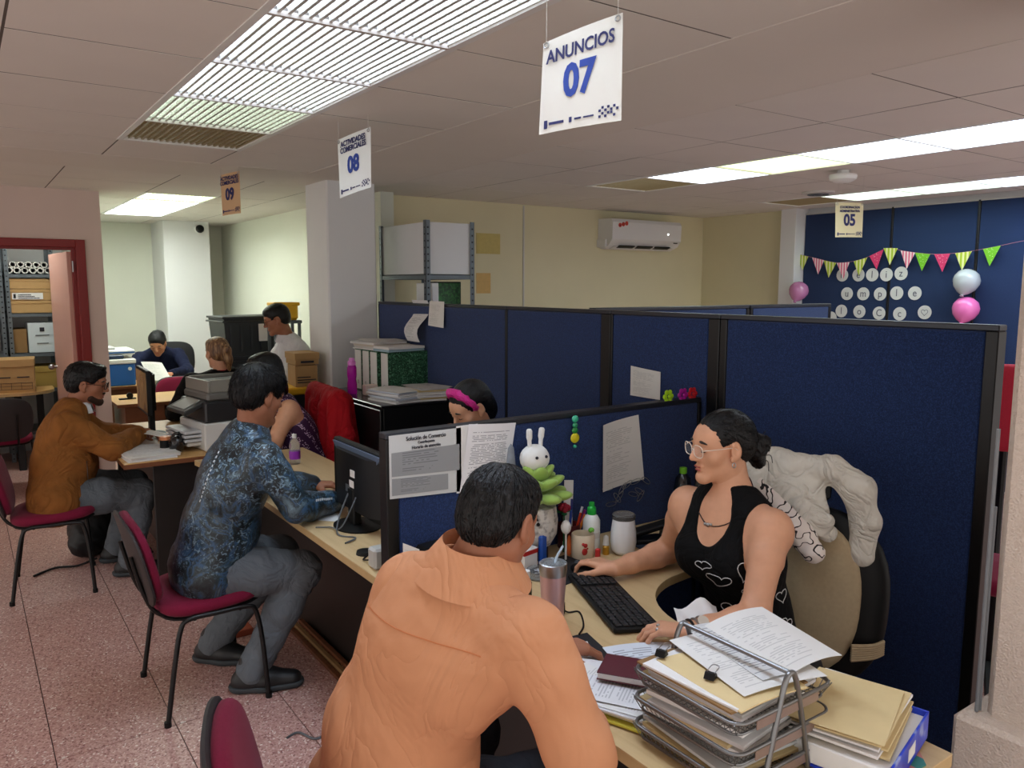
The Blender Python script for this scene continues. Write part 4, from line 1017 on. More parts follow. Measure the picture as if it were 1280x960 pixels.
def dressed(label, base, J, H_, shirt, skin, hairp, hairm, trousers=None, fat=1., fem=False, res=.009, hres=.0045, sleeve=1.93, fold=.006, hands=None, shoes=True, hair_amp=.004, hair_axis=None, face=True, so=.012, slo=.014, seed=0., hem=.0, toes=None, lower=True, sdir=None):
    base = A(base, float)
    tp, fr = torso(J, 0, fat, fem); s = fr[0]
    body = tp+arm(J, 'L', t1=1.9)+arm(J, 'R', t1=1.9)+(legs(J, 0, fat**.5) if lower else [])
    ms = [sdf(body, .012), sdf(H_.skin(J['neck']), hres)]
    for q in 'LR':
        hp = (hands or {}).get(q)
        if hp is None: continue
        ms.append(sdf(arm(J, q, t0=1.6)+hand(J['wr'+q], *hp), .0036))
    root = tag(nmesh('person', merge(*ms), skin, None, base, True), label, 'person')
    t2, _ = torso(J, so, fat, fem)
    c2 = unit(J['neck']-fr[3])
    cut = [cone(J['neck']+c2*.012, J['neck']+c2*.2, .062, .075, .01, None, -1)]
    sh = sdf(t2+arm(J, 'L', slo, t1=sleeve, sc=1.08)+arm(J, 'R', slo, t1=sleeve, sc=1.08)+cut, res, folds(fold, 8., sdir or ((1, .2, .6), (-.3, 1, .5)), seed), cuts=[(J['pel']-A((0, 0, .06+hem)), (0, 0, -1))])
    sho = nmesh('shirt', sh, shirt, root, base)
    if lower:
        nmesh('trousers', sdf(legs(J, .014, fat**.5, 2., .008)+[cone(J['pel']-s*.08*fat, J['pel']+s*.08*fat, .108*fat**.5+.004, .108*fat**.5+.004, .05)], .008, folds(.013, 12., ((.4, .3, 1), (1, -.4, .6)), seed+4)), trousers or cloth('dark_trousers', (28, 28, 32), .4), root, base)
        if shoes:
            for q in 'LR': shoe(J['an'+q], (toes or {}).get(q, J['an'+q]+np.cross((0, 0, 1), s)), root, base)
    if hairp: nmesh('hair', sdf(hairp, hres+.0006, strands(hair_amp, 110., H_.fr[1] if hair_axis is None else hair_axis, seed)), hairm, root, base)
    if face: H_.face_parts(root, base)
    return root, fr, sh

# ---- 2. man in the orange shirt
def collar(root, base, neck, axis, fwd, mat, r0=.062, r1=.07, h=.045, open_=.5, flare=.02, drop=.016):
    fr = frame3(fwd, axis); N = 40
    def f(u, v):
        a = open_+(2*pi-2*open_)*u; d = fr[1]*cos(a)+fr[0]*sin(a)
        if v < .5: t = v*2; return A(neck)+d*(r0+.002)+fr[2]*(h*t)-A(base)
        t = v*2-2*.5; return A(neck)+d*(r0+.004+(r1-r0+flare)*t)+fr[2]*(h-(h+drop)*t)-A(base)
    MB().sheet(f, N, 8, .002).build('collar', mat, root, smooth=60)
def man_orange():
    J = V3(pel=(.74, 1.57, .53), waist=(.745, 1.53, .72), chest=(.815, 1.465, .95), neck=(.885, 1.425, 1.13), shL=(.82, 1.575, 1.055), shR=(.92, 1.245, 1.03),
           elL=(1.02, 1.70, .83), wrL=(1.22, 1.55, .80), elR=(.965, 1.135, .81), wrR=(1.12, 1.38, .80), knL=(1.10, 1.78, .50), knR=(1.12, 1.47, .50), anL=(1.02, 1.76, .09), anR=(1.05, 1.45, .09))
    H_ = Head((.955, 1.41, 1.235), (.84, .34, -.46), hs=1.0)
    m_or = cloth('orange_shirt', (202, 142, 104), .34, 5., .85, (1, 1, .7), .03)
    root, fr, sh = dressed('man in a plain orange shirt bending over the near desk, seen from behind', (.8, 1.5, 0), J, H_, m_or, m_skin2,
        H_.short_hair(1.0, -.075), m_hair_grey, cloth('charcoal_trousers', (40, 42, 48), .4), 1.06, False, .006, .0036, 1.75, .009, {'L': ((1, -.3, -.05), (0, 0, 1), (-.3, -1, 0), (.5, .6, .4)), 'R': ((.45, .9, -.05), (0, 0, 1), (-.9, .45, 0), (.6, .7, .5))}, hair_amp=.005, so=.018, slo=.022, sdir=((.9, -.5, .9), (.3, .6, .9), (-.2, .3, 1)), seed=1.3)
    s, fw, up, chest, waist = fr
    collar(root, (.8, 1.5, 0), J['neck']+A((.014, .0, .026)), unit(H_.c-J['neck'])*.6+A((0, 0, .6)), (.9, .35, 0), m_or, .074, .096, .036, .38, .034, .05)
    tufts(root, (.8, 1.5, 0), H_, H_.short_hair(1.0, -.075), m_hair_grey, 900, .045, .004)
    # yoke seam across the back and shoulder seams
    tr = bvh(sh); sm = M('orange_seam', (196, 118, 72), .8)
    pts = [stick(tr, chest-fw*.4+up*.065+s*x, fw, .0006) for x in np.linspace(-.17, .17, 30)]
    MB().tube(pts, .0013, 5).xf(None, -A((.8, 1.5, 0))).build('yoke_seam', sm, root)
    for q, sg in (('R', 1), ('L', -1)):
        S_ = J['sh'+q]; ad = unit(J['el'+q]-S_); side = np.cross(ad, fw)
        pts = []
        for a in np.linspace(-2.4, 1.2, 26):
            d = -fw*cos(a)+unit(np.cross(ad, fw))*sin(a); pts.append(stick(tr, S_+ad*.02+d*.3, -d, .0006))
        if max(np.linalg.norm(pts[i+1]-pts[i]) for i in range(25)) < .05: MB().tube(pts, .0013, 5).xf(None, -A((.8, 1.5, 0))).build('sleeve_seam', sm, root)
man_orange()

# ---- 3. man in the blue patterned long-sleeve
def camo_mat():
    m, nt, b = base_mat('blue_nature_print'); L = nt.links.new
    tc = nd(nt, 'ShaderNodeTexCoord')
    n1 = nd(nt, 'ShaderNodeTexNoise', Scale=9., Detail=6., Distortion=1.6); L(tc.outputs['Object'], n1.inputs['Vector'])
    r1 = nd(nt, 'ShaderNodeValToRGB'); e = r1.color_ramp.elements
    for _ in range(4): e.new(.5)
    for q, (p, c) in zip(e, [(.30, (10, 13, 16)), (.43, (22, 32, 38)), (.50, (38, 52, 56)), (.57, (52, 84, 116)), (.62, (28, 40, 46)), (.75, (110, 136, 150))]): q.position = p; q.color = lin(c)
    L(n1.outputs[0], r1.inputs[0])
    n2 = nd(nt, 'ShaderNodeTexNoise', Scale=38., Detail=5., Distortion=2.5); L(tc.outputs['Object'], n2.inputs['Vector'])
    r2 = nd(nt, 'ShaderNodeValToRGB'); e = r2.color_ramp.elements; e.new(.5)
    for q, (p, c) in zip(e, [(.54, (0, 0, 0)), (.62, (255, 255, 255)), (.7, (255, 255, 255))]): q.position = p; q.color = lin(c)
    L(n2.outputs[0], r2.inputs[0])
    mx = nd(nt, 'ShaderNodeMix', data_type='RGBA'); L(r2.outputs[0], mx.inputs[0]); L(r1.outputs[0], mx.inputs[6])
    n3 = nd(nt, 'ShaderNodeTexNoise', Scale=5.); L(tc.outputs['Object'], n3.inputs['Vector'])
    r3 = nd(nt, 'ShaderNodeValToRGB'); e = r3.color_ramp.elements; e[0].position = .4; e[0].color = lin((20, 24, 28)); e[1].position = .62; e[1].color = lin((124, 152, 170)); L(n3.outputs[0], r3.inputs[0])
    L(r3.outputs[0], mx.inputs[7]); L(mx.outputs[2], b.inputs['Base Color']); b.inputs['Roughness'].default_value = .42; b.inputs['Specular IOR Level'].default_value = .5
    return m
def man_camo():
    J = V3(pel=(.80, 3.44, .55), waist=(.84, 3.42, .74), chest=(.92, 3.39, .94), neck=(.995, 3.375, 1.145), shL=(1.0, 3.59, 1.05), shR=(.985, 3.18, 1.045),
           elL=(1.14, 3.68, .83), wrL=(1.36, 3.62, .79), elR=(1.10, 3.13, .83), wrR=(1.34, 3.27, .79), knL=(1.16, 3.56, .50), knR=(1.17, 3.29, .50), anL=(.87, 3.68, .09), anR=(.94, 3.31, .09))
    H_ = Head((1.035, 3.37, 1.285), (.92, .28, -.30), hs=1.05)
    grey = cloth('grey_trousers', (100, 106, 112), .35, 9.)
    root, fr, sh = dressed('man in a shiny blue nature-print shirt and grey trousers sitting at the counter', (.8, 3.4, 0), J, H_, camo_mat(), m_skin2, H_.short_hair(1.1, -.07), m_hair, grey, 1.07, False, .008, .005, 1.95, .010,
        {'L': ((.9, -.5, -.05), (0, 0, 1), (-.5, -.9, 0), (.4, .5, .3)), 'R': ((.9, .4, -.05), (0, 0, 1), (-.4, .9, 0), (.5, .6, .4))}, hair_amp=.006, sdir=((.2, .3, 1), (.8, .5, .5)), seed=3.1, hem=.07,
        toes={'L': (1.0, 3.56), 'R': (1.10, 3.24)})
    tufts(root, (.8, 3.4, 0), H_, H_.short_hair(1.1, -.07), m_hair, 800, .05, .010, seed=4)
    b = A((.8, 3.4, 0)); tr = bvh(sh); s, fw, up, chest, waist = fr
    w = M('white_print', (214, 220, 224), .5)
    pts = [stick(tr, chest-fw*.4*1+up*(.10-.22*t)-s*.0+s*(.06+.10*t-.08*t*t), fw, .001) for t in np.linspace(0, 1, 24)]
    dots = MB()
    for i in range(0, 23, 2): dots.tube([pts[i]-b, (pts[i]+pts[i+1])/2-b, pts[i+1]-b], .0028, 5)
    dots.build('back_lettering', w, root)
    sl = MB(); fd = unit(J['wrR']-J['elR']); cam_d = unit(A((.8, 3.4, .0))-A((0, 0, .0)))
    for k in range(9):
        p = J['elR']+(J['wrR']-J['elR'])*(.45+.045*k); q = stick(tr, p-A((.3, .8, -.4))*.3, (.3, .8, -.4), .001)
        sl.box(q-b, (.008, .002, .013), rotz(.5))
    sl.build('sleeve_lettering', w, root)
man_camo()

# ---- 4. man in the brown jacket
def man_brown():
    J = V3(pel=(.40, 5.21, .53), waist=(.42, 5.25, .70), chest=(.46, 5.30, .85), neck=(.53, 5.335, 1.03), shL=(.52, 5.53, .95), shR=(.47, 5.135, .945),
           elL=(.70, 5.58, .80), wrL=(.90, 5.50, .80), elR=(.68, 5.05, .80), wrR=(.865, 5.27, .835), knL=(.84, 5.40, .50), knR=(.84, 5.16, .49), anL=(.72, 5.44, .09), anR=(.75, 5.12, .09))
    H_ = Head((.605, 5.32, 1.165), (.93, -.30, -.18), hs=1.05)
    br = cloth('brown_suede', (134, 84, 38), .6, 5., .85, (1, 1, 1), .16, .15)
    b = A((.45, 5.3, 0))
    root, fr, sh = dressed('bearded man with glasses in a tan brown jacket handling papers', b, J, H_, br, m_skin2, H_.short_hair(1.06, -.05, .012), m_hair, cloth('grey_trousers', (100, 106, 112), .35, 9.), 1.12, False, .0085, .0045, 1.95, .009,
        {'L': ((.9, -.4, 0), (0, 0, 1), (-.4, -.9, 0), (.5, .6, .4)), 'R': ((.55, .8, .1), (0, 0, 1), (-.8, .5, 0), (.4, .7, .5))}, hair_amp=.006, so=.02, slo=.022, seed=5.5, hem=.10, toes={'L': (.9, 5.42), 'R': (.92, 5.07)})
    H_.glasses(root, b, m_black, .0017, .024, .018)
    tufts(root, b, H_, H_.short_hair(1.06, -.05, .012), m_hair, 350, .04, .006, (0, .0, .11), 6)
    quiff = [H_.E((0, .035, .098), (.05, .045, .020), .02), H_.E((0, .062, .092), (.042, .022, .016), .02)]
    nmesh('quiff', sdf(quiff, .005, strands(.006, 90., H_.fr[1])), m_hair, root, b)
    bd = [H_.C((q*.040, .034, -.076), (q*.014, .070, -.097), .0225, .0205, .02) for q in (-1, 1)]+[H_.E((0, .076, -.099), (.019, .0172, .0172), .02)]+[H_.E((0, .093, -.047), (.024, .007, .006), .01), H_.E((0, .10, -.065), (.020, .02, .012), .006, -1)]
    nmesh('beard', sdf(bd, .0045, strands(.0012, 200., (0, 0, 1))), M('beard', (56, 38, 30), .8, var=.3, vs=200, spec=.2), root, b)
    collar(root, b, J['neck']+A((.02, -.005, -.025)), (.15, -.02, 1), (.93, -.3, 0), M('white_collar', (222, 222, 224), .6), .064, .072, .05, .3, .014)
    tr = bvh(sh)
    pts = [stick(tr, A((.50, 4.6, z)), (0.1, 1, 0), .001) for z in np.linspace(.60, .74, 8)]
    MB().tube(pts, .003, 5).xf(None, -b).build('zipper', m_steel, root)
man_brown()

# ---- 5. man in the navy shirt, writing in the alcove
def man_navy():
    J = V3(pel=(1.82, 9.72, .52), chest=(1.82, 9.60, .86), neck=(1.80, 9.46, 1.03), shR=(1.60, 9.48, .95), shL=(2.02, 9.52, .97), elR=(1.46, 9.28, .80), wrR=(1.62, 9.08, .80), elL=(2.06, 9.26, .80), wrL=(1.84, 9.08, .80),
           knL=(1.95, 9.3, .5), knR=(1.65, 9.3, .5), anL=(1.95, 9.35, .09), anR=(1.65, 9.35, .09))
    H_ = Head((1.775, 9.36, 1.12), (-.35, -.80, -.62), hs=1.06)
    root, _, _ = dressed('man in a navy shirt bent over papers in the far alcove', (1.8, 9.6, 0), J, H_, cloth('navy_shirt', (22, 28, 54), .5), m_skin, H_.short_hair(1.06, -.06, .03), m_hair, None, 1.08, False, .012, .006, 1.95, .008,
        {'L': ((-.5, -.9, 0), (0, 0, 1), (-.9, .4, 0), (.4, .5, .3)), 'R': ((.5, -.9, 0), (0, 0, 1), (.9, .4, 0), (.4, .5, .3))}, seed=8.)
    tufts(root, (1.8, 9.6, 0), H_, H_.short_hair(1.06, -.06, .03), m_hair, 250, .04, .006, seed=7)
man_navy()

# ---- 6. woman with the ponytail
def woman_pony():
    J = V3(pel=(1.66, 6.02, .50), chest=(1.62, 6.06, .86), neck=(1.585, 6.07, 1.115), shR=(1.77, 6.12, 1.06), shL=(1.36, 6.0, 1.05), elR=(1.86, 6.28, .78), wrR=(1.75, 6.5, .76), elL=(1.245, 6.1, .82), wrL=(1.35, 6.42, .79),
           knL=(1.5, 6.45, .5), knR=(1.72, 6.45, .5), anL=(1.5, 6.45, .09), anR=(1.72, 6.45, .09))
    H_ = Head((1.57, 6.11, 1.25), (-.28, .95, -.1), hs=.96, female=True)
    hp = H_.short_hair(1.05, -.11)[:3]+[H_.E((0, .112, -.034), (.085, .066, .08), .012, -1)]
    b = (1.6, 6.05, 0)
    root, fr, sh = dressed('woman in black with a streaked blond ponytail, seen from behind', b, J, H_, cloth('black_sweater', (12, 12, 13), .4), m_skin3, hp, m_hair_blond, None, .98, True, .012, .005, 1.95, .005, None, seed=2., hair_amp=.003)
    pt = chain([H_.w(0, -.095, .045), H_.w(.006, -.128, .01), H_.w(.016, -.12, -.06), H_.w(.024, -.11, -.14)], [.024, .032, .030, .014], .02)
    nmesh('ponytail', sdf(pt, .005, strands(.006, 90., (0, 0, 1))), m_hair_blond, root, b)
    MB().tube([H_.w(.027*cos(a), -.104, .04+.024*sin(a)) for a in np.linspace(0, 6.28, 14, endpoint=False)], .006, 6, True).xf(None, -A(b)).build('hair_tie', m_black, root)
    MB().tube([J['neck']+A((.064*cos(a), .064*sin(a), .005)) for a in np.linspace(0, 6.28, 20, endpoint=False)], .007, 6, True).xf(None, -A(b)).build('red_neckband', M('red_cloth', (184, 24, 40), .7), root)
woman_pony()

# ---- 7. standing man in the white shirt
def man_white():
    J = V3(pel=(2.42, 6.50, .86), chest=(2.31, 6.47, 1.14), neck=(2.225, 6.455, 1.325), shL=(2.25, 6.27, 1.25), shR=(2.28, 6.66, 1.25), elL=(2.16, 6.22, .98), wrL=(1.98, 6.32, .92), elR=(2.14, 6.72, 1.0), wrR=(1.96, 6.6, .95),
           knL=(2.42, 6.42, .48), knR=(2.44, 6.60, .48), anL=(2.46, 6.42, .09), anR=(2.48, 6.60, .09))
    H_ = Head((2.15, 6.47, 1.475), (-.88, .25, -.32), hs=1.02)
    b = (2.4, 6.5, 0)
    ws = cloth('white_shirt', (216, 216, 220), .5, 6.)
    root, fr, sh = dressed('grey-templed man in a white shirt standing beside the cartons', b, J, H_, ws, m_skin2, H_.short_hair(1.04, -.06), m_hair, M('dark_trousers', (28, 28, 32), .8), 1.06, False, .011, .005, 1.95, .008,
        {'L': ((-.9, .3, -.2), (0, 0, 1), (.3, .9, 0), (.5, .6, .4)), 'R': ((-.9, -.3, -.2), (0, 0, 1), (-.3, -.9, 0), (.5, .6, .4))}, seed=6.)
    H_.glasses(root, A(b), m_black, .0014, .023, .017)
    collar(root, b, J['neck']+A((-.012, 0, -.02)), (-.3, 0, 1), (-.9, .2, 0), ws, .062, .07, .045, .35, .018)
man_white()

# ---- 8. woman in the purple patterned dress
def dress_mat():
    m, nt, b = base_mat('purple_pattern'); L = nt.links.new
    tc = nd(nt, 'ShaderNodeTexCoord')
    wv = nd(nt, 'ShaderNodeTexWave', Scale=7., Distortion=3., Detail=1.); wv.bands_direction = 'DIAGONAL'; L(tc.outputs['Object'], wv.inputs['Vector'])
    vo = nd(nt, 'ShaderNodeTexVoronoi', Scale=95.); L(tc.outputs['Object'], vo.inputs['Vector'])
    a = nd(nt, 'ShaderNodeMath', operation='GREATER_THAN'); L(wv.outputs['Fac'], a.inputs[0]); a.inputs[1].default_value = .68
    c = nd(nt, 'ShaderNodeMath', operation='LESS_THAN'); L(vo.outputs['Distance'], c.inputs[0]); c.inputs[1].default_value = .42
    d = nd(nt, 'ShaderNodeMath', operation='MULTIPLY'); L(a.outputs[0], d.inputs[0]); L(c.outputs[0], d.inputs[1])
    mx = nd(nt, 'ShaderNodeMix', data_type='RGBA'); mx.inputs[6].default_value = lin((52, 12, 58)); mx.inputs[7].default_value = lin((206, 180, 204)); L(d.outputs[0], mx.inputs[0]); L(mx.outputs[2], b.inputs['Base Color'])
    b.inputs['Roughness'].default_value = .75
    return m
def woman_purple():
    J = V3(pel=(1.86, 4.98, .50), waist=(1.82, 4.98, .66), chest=(1.75, 4.98, .82), neck=(1.66, 5.0, 1.03), shL=(1.67, 4.84, .975), shR=(1.68, 5.19, .97), elL=(1.55, 4.80, .77), wrL=(1.36, 4.76, .79), elR=(1.6, 5.22, .78), wrR=(1.6, 5.4, .78),
           knL=(1.6, 4.9, .5), knR=(1.6, 5.15, .5), anL=(1.65, 4.92, .09), anR=(1.65, 5.15, .09))
    H_ = Head((1.575, 5.02, 1.195), (-.85, .45, -.25), hs=1.02, female=True)
    b = A((1.8, 5., 0))
    tp, fr = torso(J, 0, 1.08, True)
    body = merge(sdf(tp+arm(J, 'L', t1=1.9, sc=1.15)+arm(J, 'R', t1=1.9, sc=1.15)+legs(J), .011), sdf(H_.skin(J['neck'], .052), .005), sdf(arm(J, 'L', t0=1.6)+hand(J['wrL'], (-1, -.1, 0), (0, 0, 1), (-.1, 1, 0)), .0036))
    root = tag(nmesh('person', body, m_skin3, None, b, True), 'woman in a sleeveless purple patterned dress behind the blue-shirted man', 'person')
    t2, (s, fw, up, chest, waist) = torso(J, .012, 1.08, True); c2 = unit(J['neck']-chest)
    cut = [ell(J['neck']+fw*.05, (.07, .09, .07), [s, fw, c2], .02, -1)]+[ell(J[q]+s*g*.03, (.07, .12, .10), [s, fw, c2], .02, -1) for q, g in (('shR', 1), ('shL', -1))]
    nmesh('dress', sdf(t2+cut+legs(J, .03), .009, folds(.006)), dress_mat(), root, b)
    hp = H_.short_hair(1.1, -.13)[:4]+[H_.E((0, -.075, -.08), (.075, .045, .11), .03), H_.E((-.05, -.05, -.10), (.035, .04, .09), .02)]
    nmesh('hair', sdf(hp, .006, strands(.006, 90., (0, 0, 1))), m_hair, root, b)
    H_.face_parts(root, b)
woman_purple()

# ---- 9. woman with the pink headband
def woman_headband():
    J = V3(pel=(2.12, 3.10, .50), chest=(2.06, 3.09, .84), neck=(1.975, 3.08, 1.04), shL=(1.99, 2.90, .97), shR=(2.01, 3.26, .97), elL=(1.86, 2.84, .79), wrL=(1.67, 2.95, .79), elR=(1.88, 3.32, .79), wrR=(1.69, 3.2, .79),
           knL=(1.85, 3.0, .5), knR=(1.85, 3.25, .5), anL=(1.9, 3.0, .09), anR=(1.9, 3.25, .09))
    H_ = Head((1.90, 3.05, 1.20), (-.84, .02, -.55), hs=1.0, female=True)
    b = A((2.1, 3.1, 0))
    hp = [H_.E((0, -.018, .034), (.080, .100, .085), .02), H_.E((0, -.06, -.03), (.074, .058, .09), .03), H_.E((0, .117, -.03), (.088, .067, .086), .01, -1), H_.E((.086, .012, -.03), (.03, .03, .045), .01, -1), H_.E((-.086, .012, -.03), (.03, .03, .045), .01, -1)]
    root, fr, sh = dressed('woman with black hair and a bright pink headband looking down behind the low partition', b, J, H_, M('blue_blouse', (52, 66, 112), .8), m_skin3, hp, m_hair, None, .98, True, .011, .004, 1.9, .005, None, seed=2.4, hair_amp=.003)
    tr = bvh(sdf(hp, .005)); pts = []
    for a in np.linspace(-.12, pi+.12, 26):
        d = H_.fr[0]*cos(a)+unit(H_.fr[2]*.95+H_.fr[1]*.28)*sin(a)
        pts.append(stick(tr, H_.w(0, .006, .0)+d*.25, -d, .002))
    m = MB().tube(pts, [.011+.009*sin(pi*i/25) for i in range(26)], 10)
    V = A(m.v); m.v = [tuple(p) for p in V+np.stack([.004*np.sin(V[:, i]*260+i) for i in range(3)], 1)]
    m.xf(None, -b).build('headband', M('pink_sequins', (214, 28, 140), .35, var=.35, vs=260, bump=.6, bs=300), root)
woman_headband()
# ---------------------------------------------------------------- hanging signs
def patch(p00, p10, p11, p01): return [A(p, float) for p in (p00, p10, p11, p01)]
m_sign = M('laminated_sheet', (222, 216, 206), .28, spec=.6, var=.02, vs=8)
m_sign_backlit = M('laminated_sheet_backlit', (232, 234, 234), .25, spec=.6)  # whiter copy of the sheet: light shining through it is put into the colour
m_sign_tan = M('laminated_sheet_tan', (206, 170, 130), .3, spec=.5)
m_sign_yel = M('laminated_sheet_yellow', (220, 208, 168), .3, spec=.5)
m_string = M('string', (206, 202, 194), .7)
def sign(label, cs, mat, lines, num, strings=True, nsz=.085, tsz=.04, bend=.006, ink=m_darkblueink, nink=m_blueink):
    p00, p10, p11, p01 = cs; base = (p01+p11)/2
    t = thing('hanging_sign', label, 'sign', tuple(base), 0., 'numbered signs hanging from the ceiling')
    q = [p-base for p in cs]
    MB().quad(*q, th=.001, bend=bend, nu=10, nv=4).build('sheet', mat, t)
    w = np.linalg.norm(p10-p00); h = np.linalg.norm(p01-p00)
    ex = (q[1]-q[0]); ey = q[3]-q[0]; n = unit(np.cross(ex, ey))
    Rm = A([ex/w, ey/h, n]).T
    def at(u, v, off=.0022): return q[0]*(1-u)*(1-v)+q[1]*u*(1-v)+q[2]*u*v+q[3]*(1-u)*v+n*(off+bend*4*u*(1-u))
    def rm(u, v):
        e1 = (at(min(u+.1, 1), v)-at(max(u-.1, 0), v)); e2 = at(u, v+.05)-at(u, v-.05); return A([unit(e1), unit(e2), unit(np.cross(e1, e2))]).T
    for v, s in lines: text('lettering', s, tsz, ink, t, at(.5, v), rm(.5, v), .78, .0009)
    text('number', num, nsz*1.25, nink, t, at(.5, .48), rm(.5, .48), .78, .0042)
    lg = MB(); e1 = rm(.5, .08)
    for u, wd, hh in ((.06, .010, .022), (.2, .045, .007), (.38, .008, .014), (.47, .02, .005), (.60, .03, .004)): lg.box(at(u+.03, .09), (wd, hh, .0008), e1)
    for i, (a, b) in enumerate(((0, 0), (1, 1), (0, 2), (2, 0), (3, 1), (2, 2), (4, 2), (5, 0), (4, 1), (1, 3), (3, 3), (6, 2), (5, 3))): lg.box(at(.76+a*.033, .065+b*.028), (.0065, .0065, .0008), e1)
    lg.build('logo_print', ink, t, smooth=0)
    for u in (.05, .95):
        MB().tube([at(u, .955)+Rm@A((.007*cos(a), .007*sin(a), .001)) for a in np.linspace(0, 6.28, 12, endpoint=False)], .0018, 5, True).build('eyelet', m_steel, t)
        if strings:
            p = at(u, .97); MB().tube([p, A((p[0], p[1], HC-base[2]))], .0009, 4).build('string', m_string, t)
    return t
sign('large ANUNCIOS 07 sheet hanging nearest the camera', patch((1.318, 1.757, 2.155), (1.405, 1.527, 2.165), (1.436, 1.562, 2.44), (1.345, 1.775, 2.40)), m_sign, [(.80, 'ANUNCIOS')], '07', tsz=.050, nsz=.095)
sign('white ACTIVIDADES COMERCIALES 08 sheet hanging before the grey pillar', patch((1.535, 3.63, 2.165), (1.595, 3.41, 2.20), (1.612, 3.44, 2.475), (1.542, 3.66, 2.44)), m_sign_backlit, [(.88, 'ACTIVIDADES'), (.77, 'COMERCIALES')], '08', tsz=.036)
sign('tan ACTIVIDADES COMERCIALES 09 sheet hanging before the alcove', patch((1.50, 5.54, 2.215), (1.572, 5.37, 2.225), (1.582, 5.40, 2.50), (1.505, 5.57, 2.485)), m_sign_tan, [(.88, 'ACTIVIDADES'), (.77, 'COMERCIALES')], '09', tsz=.036, nink=m_darkblueink)
sign('small yellowish sheet numbered 05 hanging before the birthday wall', patch((5.18, 3.365, 2.10), (5.355, 3.265, 2.10), (5.365, 3.275, 2.345), (5.185, 3.38, 2.345)), m_sign_yel, [(.86, 'COORDINACION'), (.75, 'ADMINISTRATIVA')], '05', tsz=.024, nsz=.09, nink=m_darkblueink)

# ---------------------------------------------------------------- birthday wall
for k, (y0, y1) in enumerate(((4.06, 4.98), (3.30, 4.05), (2.40, 3.29), (1.5, 2.39))):
    t = thing('wall_panel', ['navy fabric wall panel at the left end of the birthday wall', 'navy fabric wall panel in the middle of the birthday wall', 'navy fabric wall panel behind the two right balloons', 'navy fabric wall panel hidden past the stucco pillar'][k], 'panel', (7.15, y0, 0), 0., 'tall navy wall panels')
    MB().bx(-.02, .02, .006, y1-y0-.006, .03, 2.47, .004).build('fabric_panel', m_navy2, t)
    MB().bx(-.024, .022, -.012, .008, 0, 2.48, .003).build('post', m_darkpost, t)
    MB().bx(-.023, .022, .0, y1-y0, 2.47, 2.48, .002).build('top_rail', m_offwhite, t)
m_gd = ramp_mat('green_dots', [(0, (222, 240, 190)), (.16, (120, 196, 40))], 'dist', 55., const=True)
m_ys = ramp_mat('lime_stripes', [(0, (232, 236, 170)), (.5, (176, 200, 40))], 'Y', 9., 0., const=True)
m_pd = ramp_mat('pink_dots', [(0, (250, 210, 220)), (.16, (222, 60, 112))], 'dist', 55., const=True)
m_ps = ramp_mat('pink_stripes', [(0, (248, 226, 228)), (.5, (226, 104, 140))], 'Y', 11., 0., const=True)
bt = thing('bunting', 'string of green and pink triangular paper flags across the birthday wall', 'bunting', (7.08, 4.0, 2.0))
cord = [(.0, 1.06, .09), (.0, .8, .03), (0, .55, -.02), (0, .3, .01), (0, .06, .10), (0, -.1, .07), (0, -.35, .035), (0, -.6, .04), (0, -.85, .075), (0, -1.1, .12), (0, -1.5, .17)]
cc = catmull(cord, 8); MB().tube(cc, .0015, 4).build('cord', M('pink_cord', (190, 120, 130), .7), bt)
fl = [(1000, m_ys), (1024, m_ps), (1042, m_ys), (1061, m_ps), (1085, m_ys), (1106, m_pd), (1124, m_ys), (1146, m_ps), (1164, m_gd), (1187, m_pd), (1211, m_ys), (1241, m_gd)]
ccy = A([p[1] for p in cc]); ccz = A([p[2] for p in cc])
for px, mm in fl:
    y = 4.955-(px-1000)*.00748; y -= 4.0
    z = float(np.interp(-y, -ccy, ccz)); a = random.uniform(-.12, .12); slope = float(np.interp(-(y-.05), -ccy, ccz)-np.interp(-(y+.05), -ccy, ccz))/.1
    fm = MB(); w_ = .068
    pts = [(0, w_, slope*-w_), (0, -w_, slope*w_), (.004, -.02*a*5, -.155)]
    fm.add([(p[0]-.004, p[1], p[2]) for p in pts]+[(p[0]-.002, p[1], p[2]) for p in pts], [(0, 1, 2), (5, 4, 3), (0, 3, 4, 1), (1, 4, 5, 2), (2, 5, 3, 0)])
    fm.build('flag', mm, bt, (0, y, z), smooth=0)
m_disc = M('white_disc', (222, 222, 220), .7); m_let = M('thin_ink', (92, 92, 108), .8)
ROTX = A([[0, 0, -1], [-1, 0, 0], [0, 1, 0]]).astype(float)   # text on a wall that faces -x
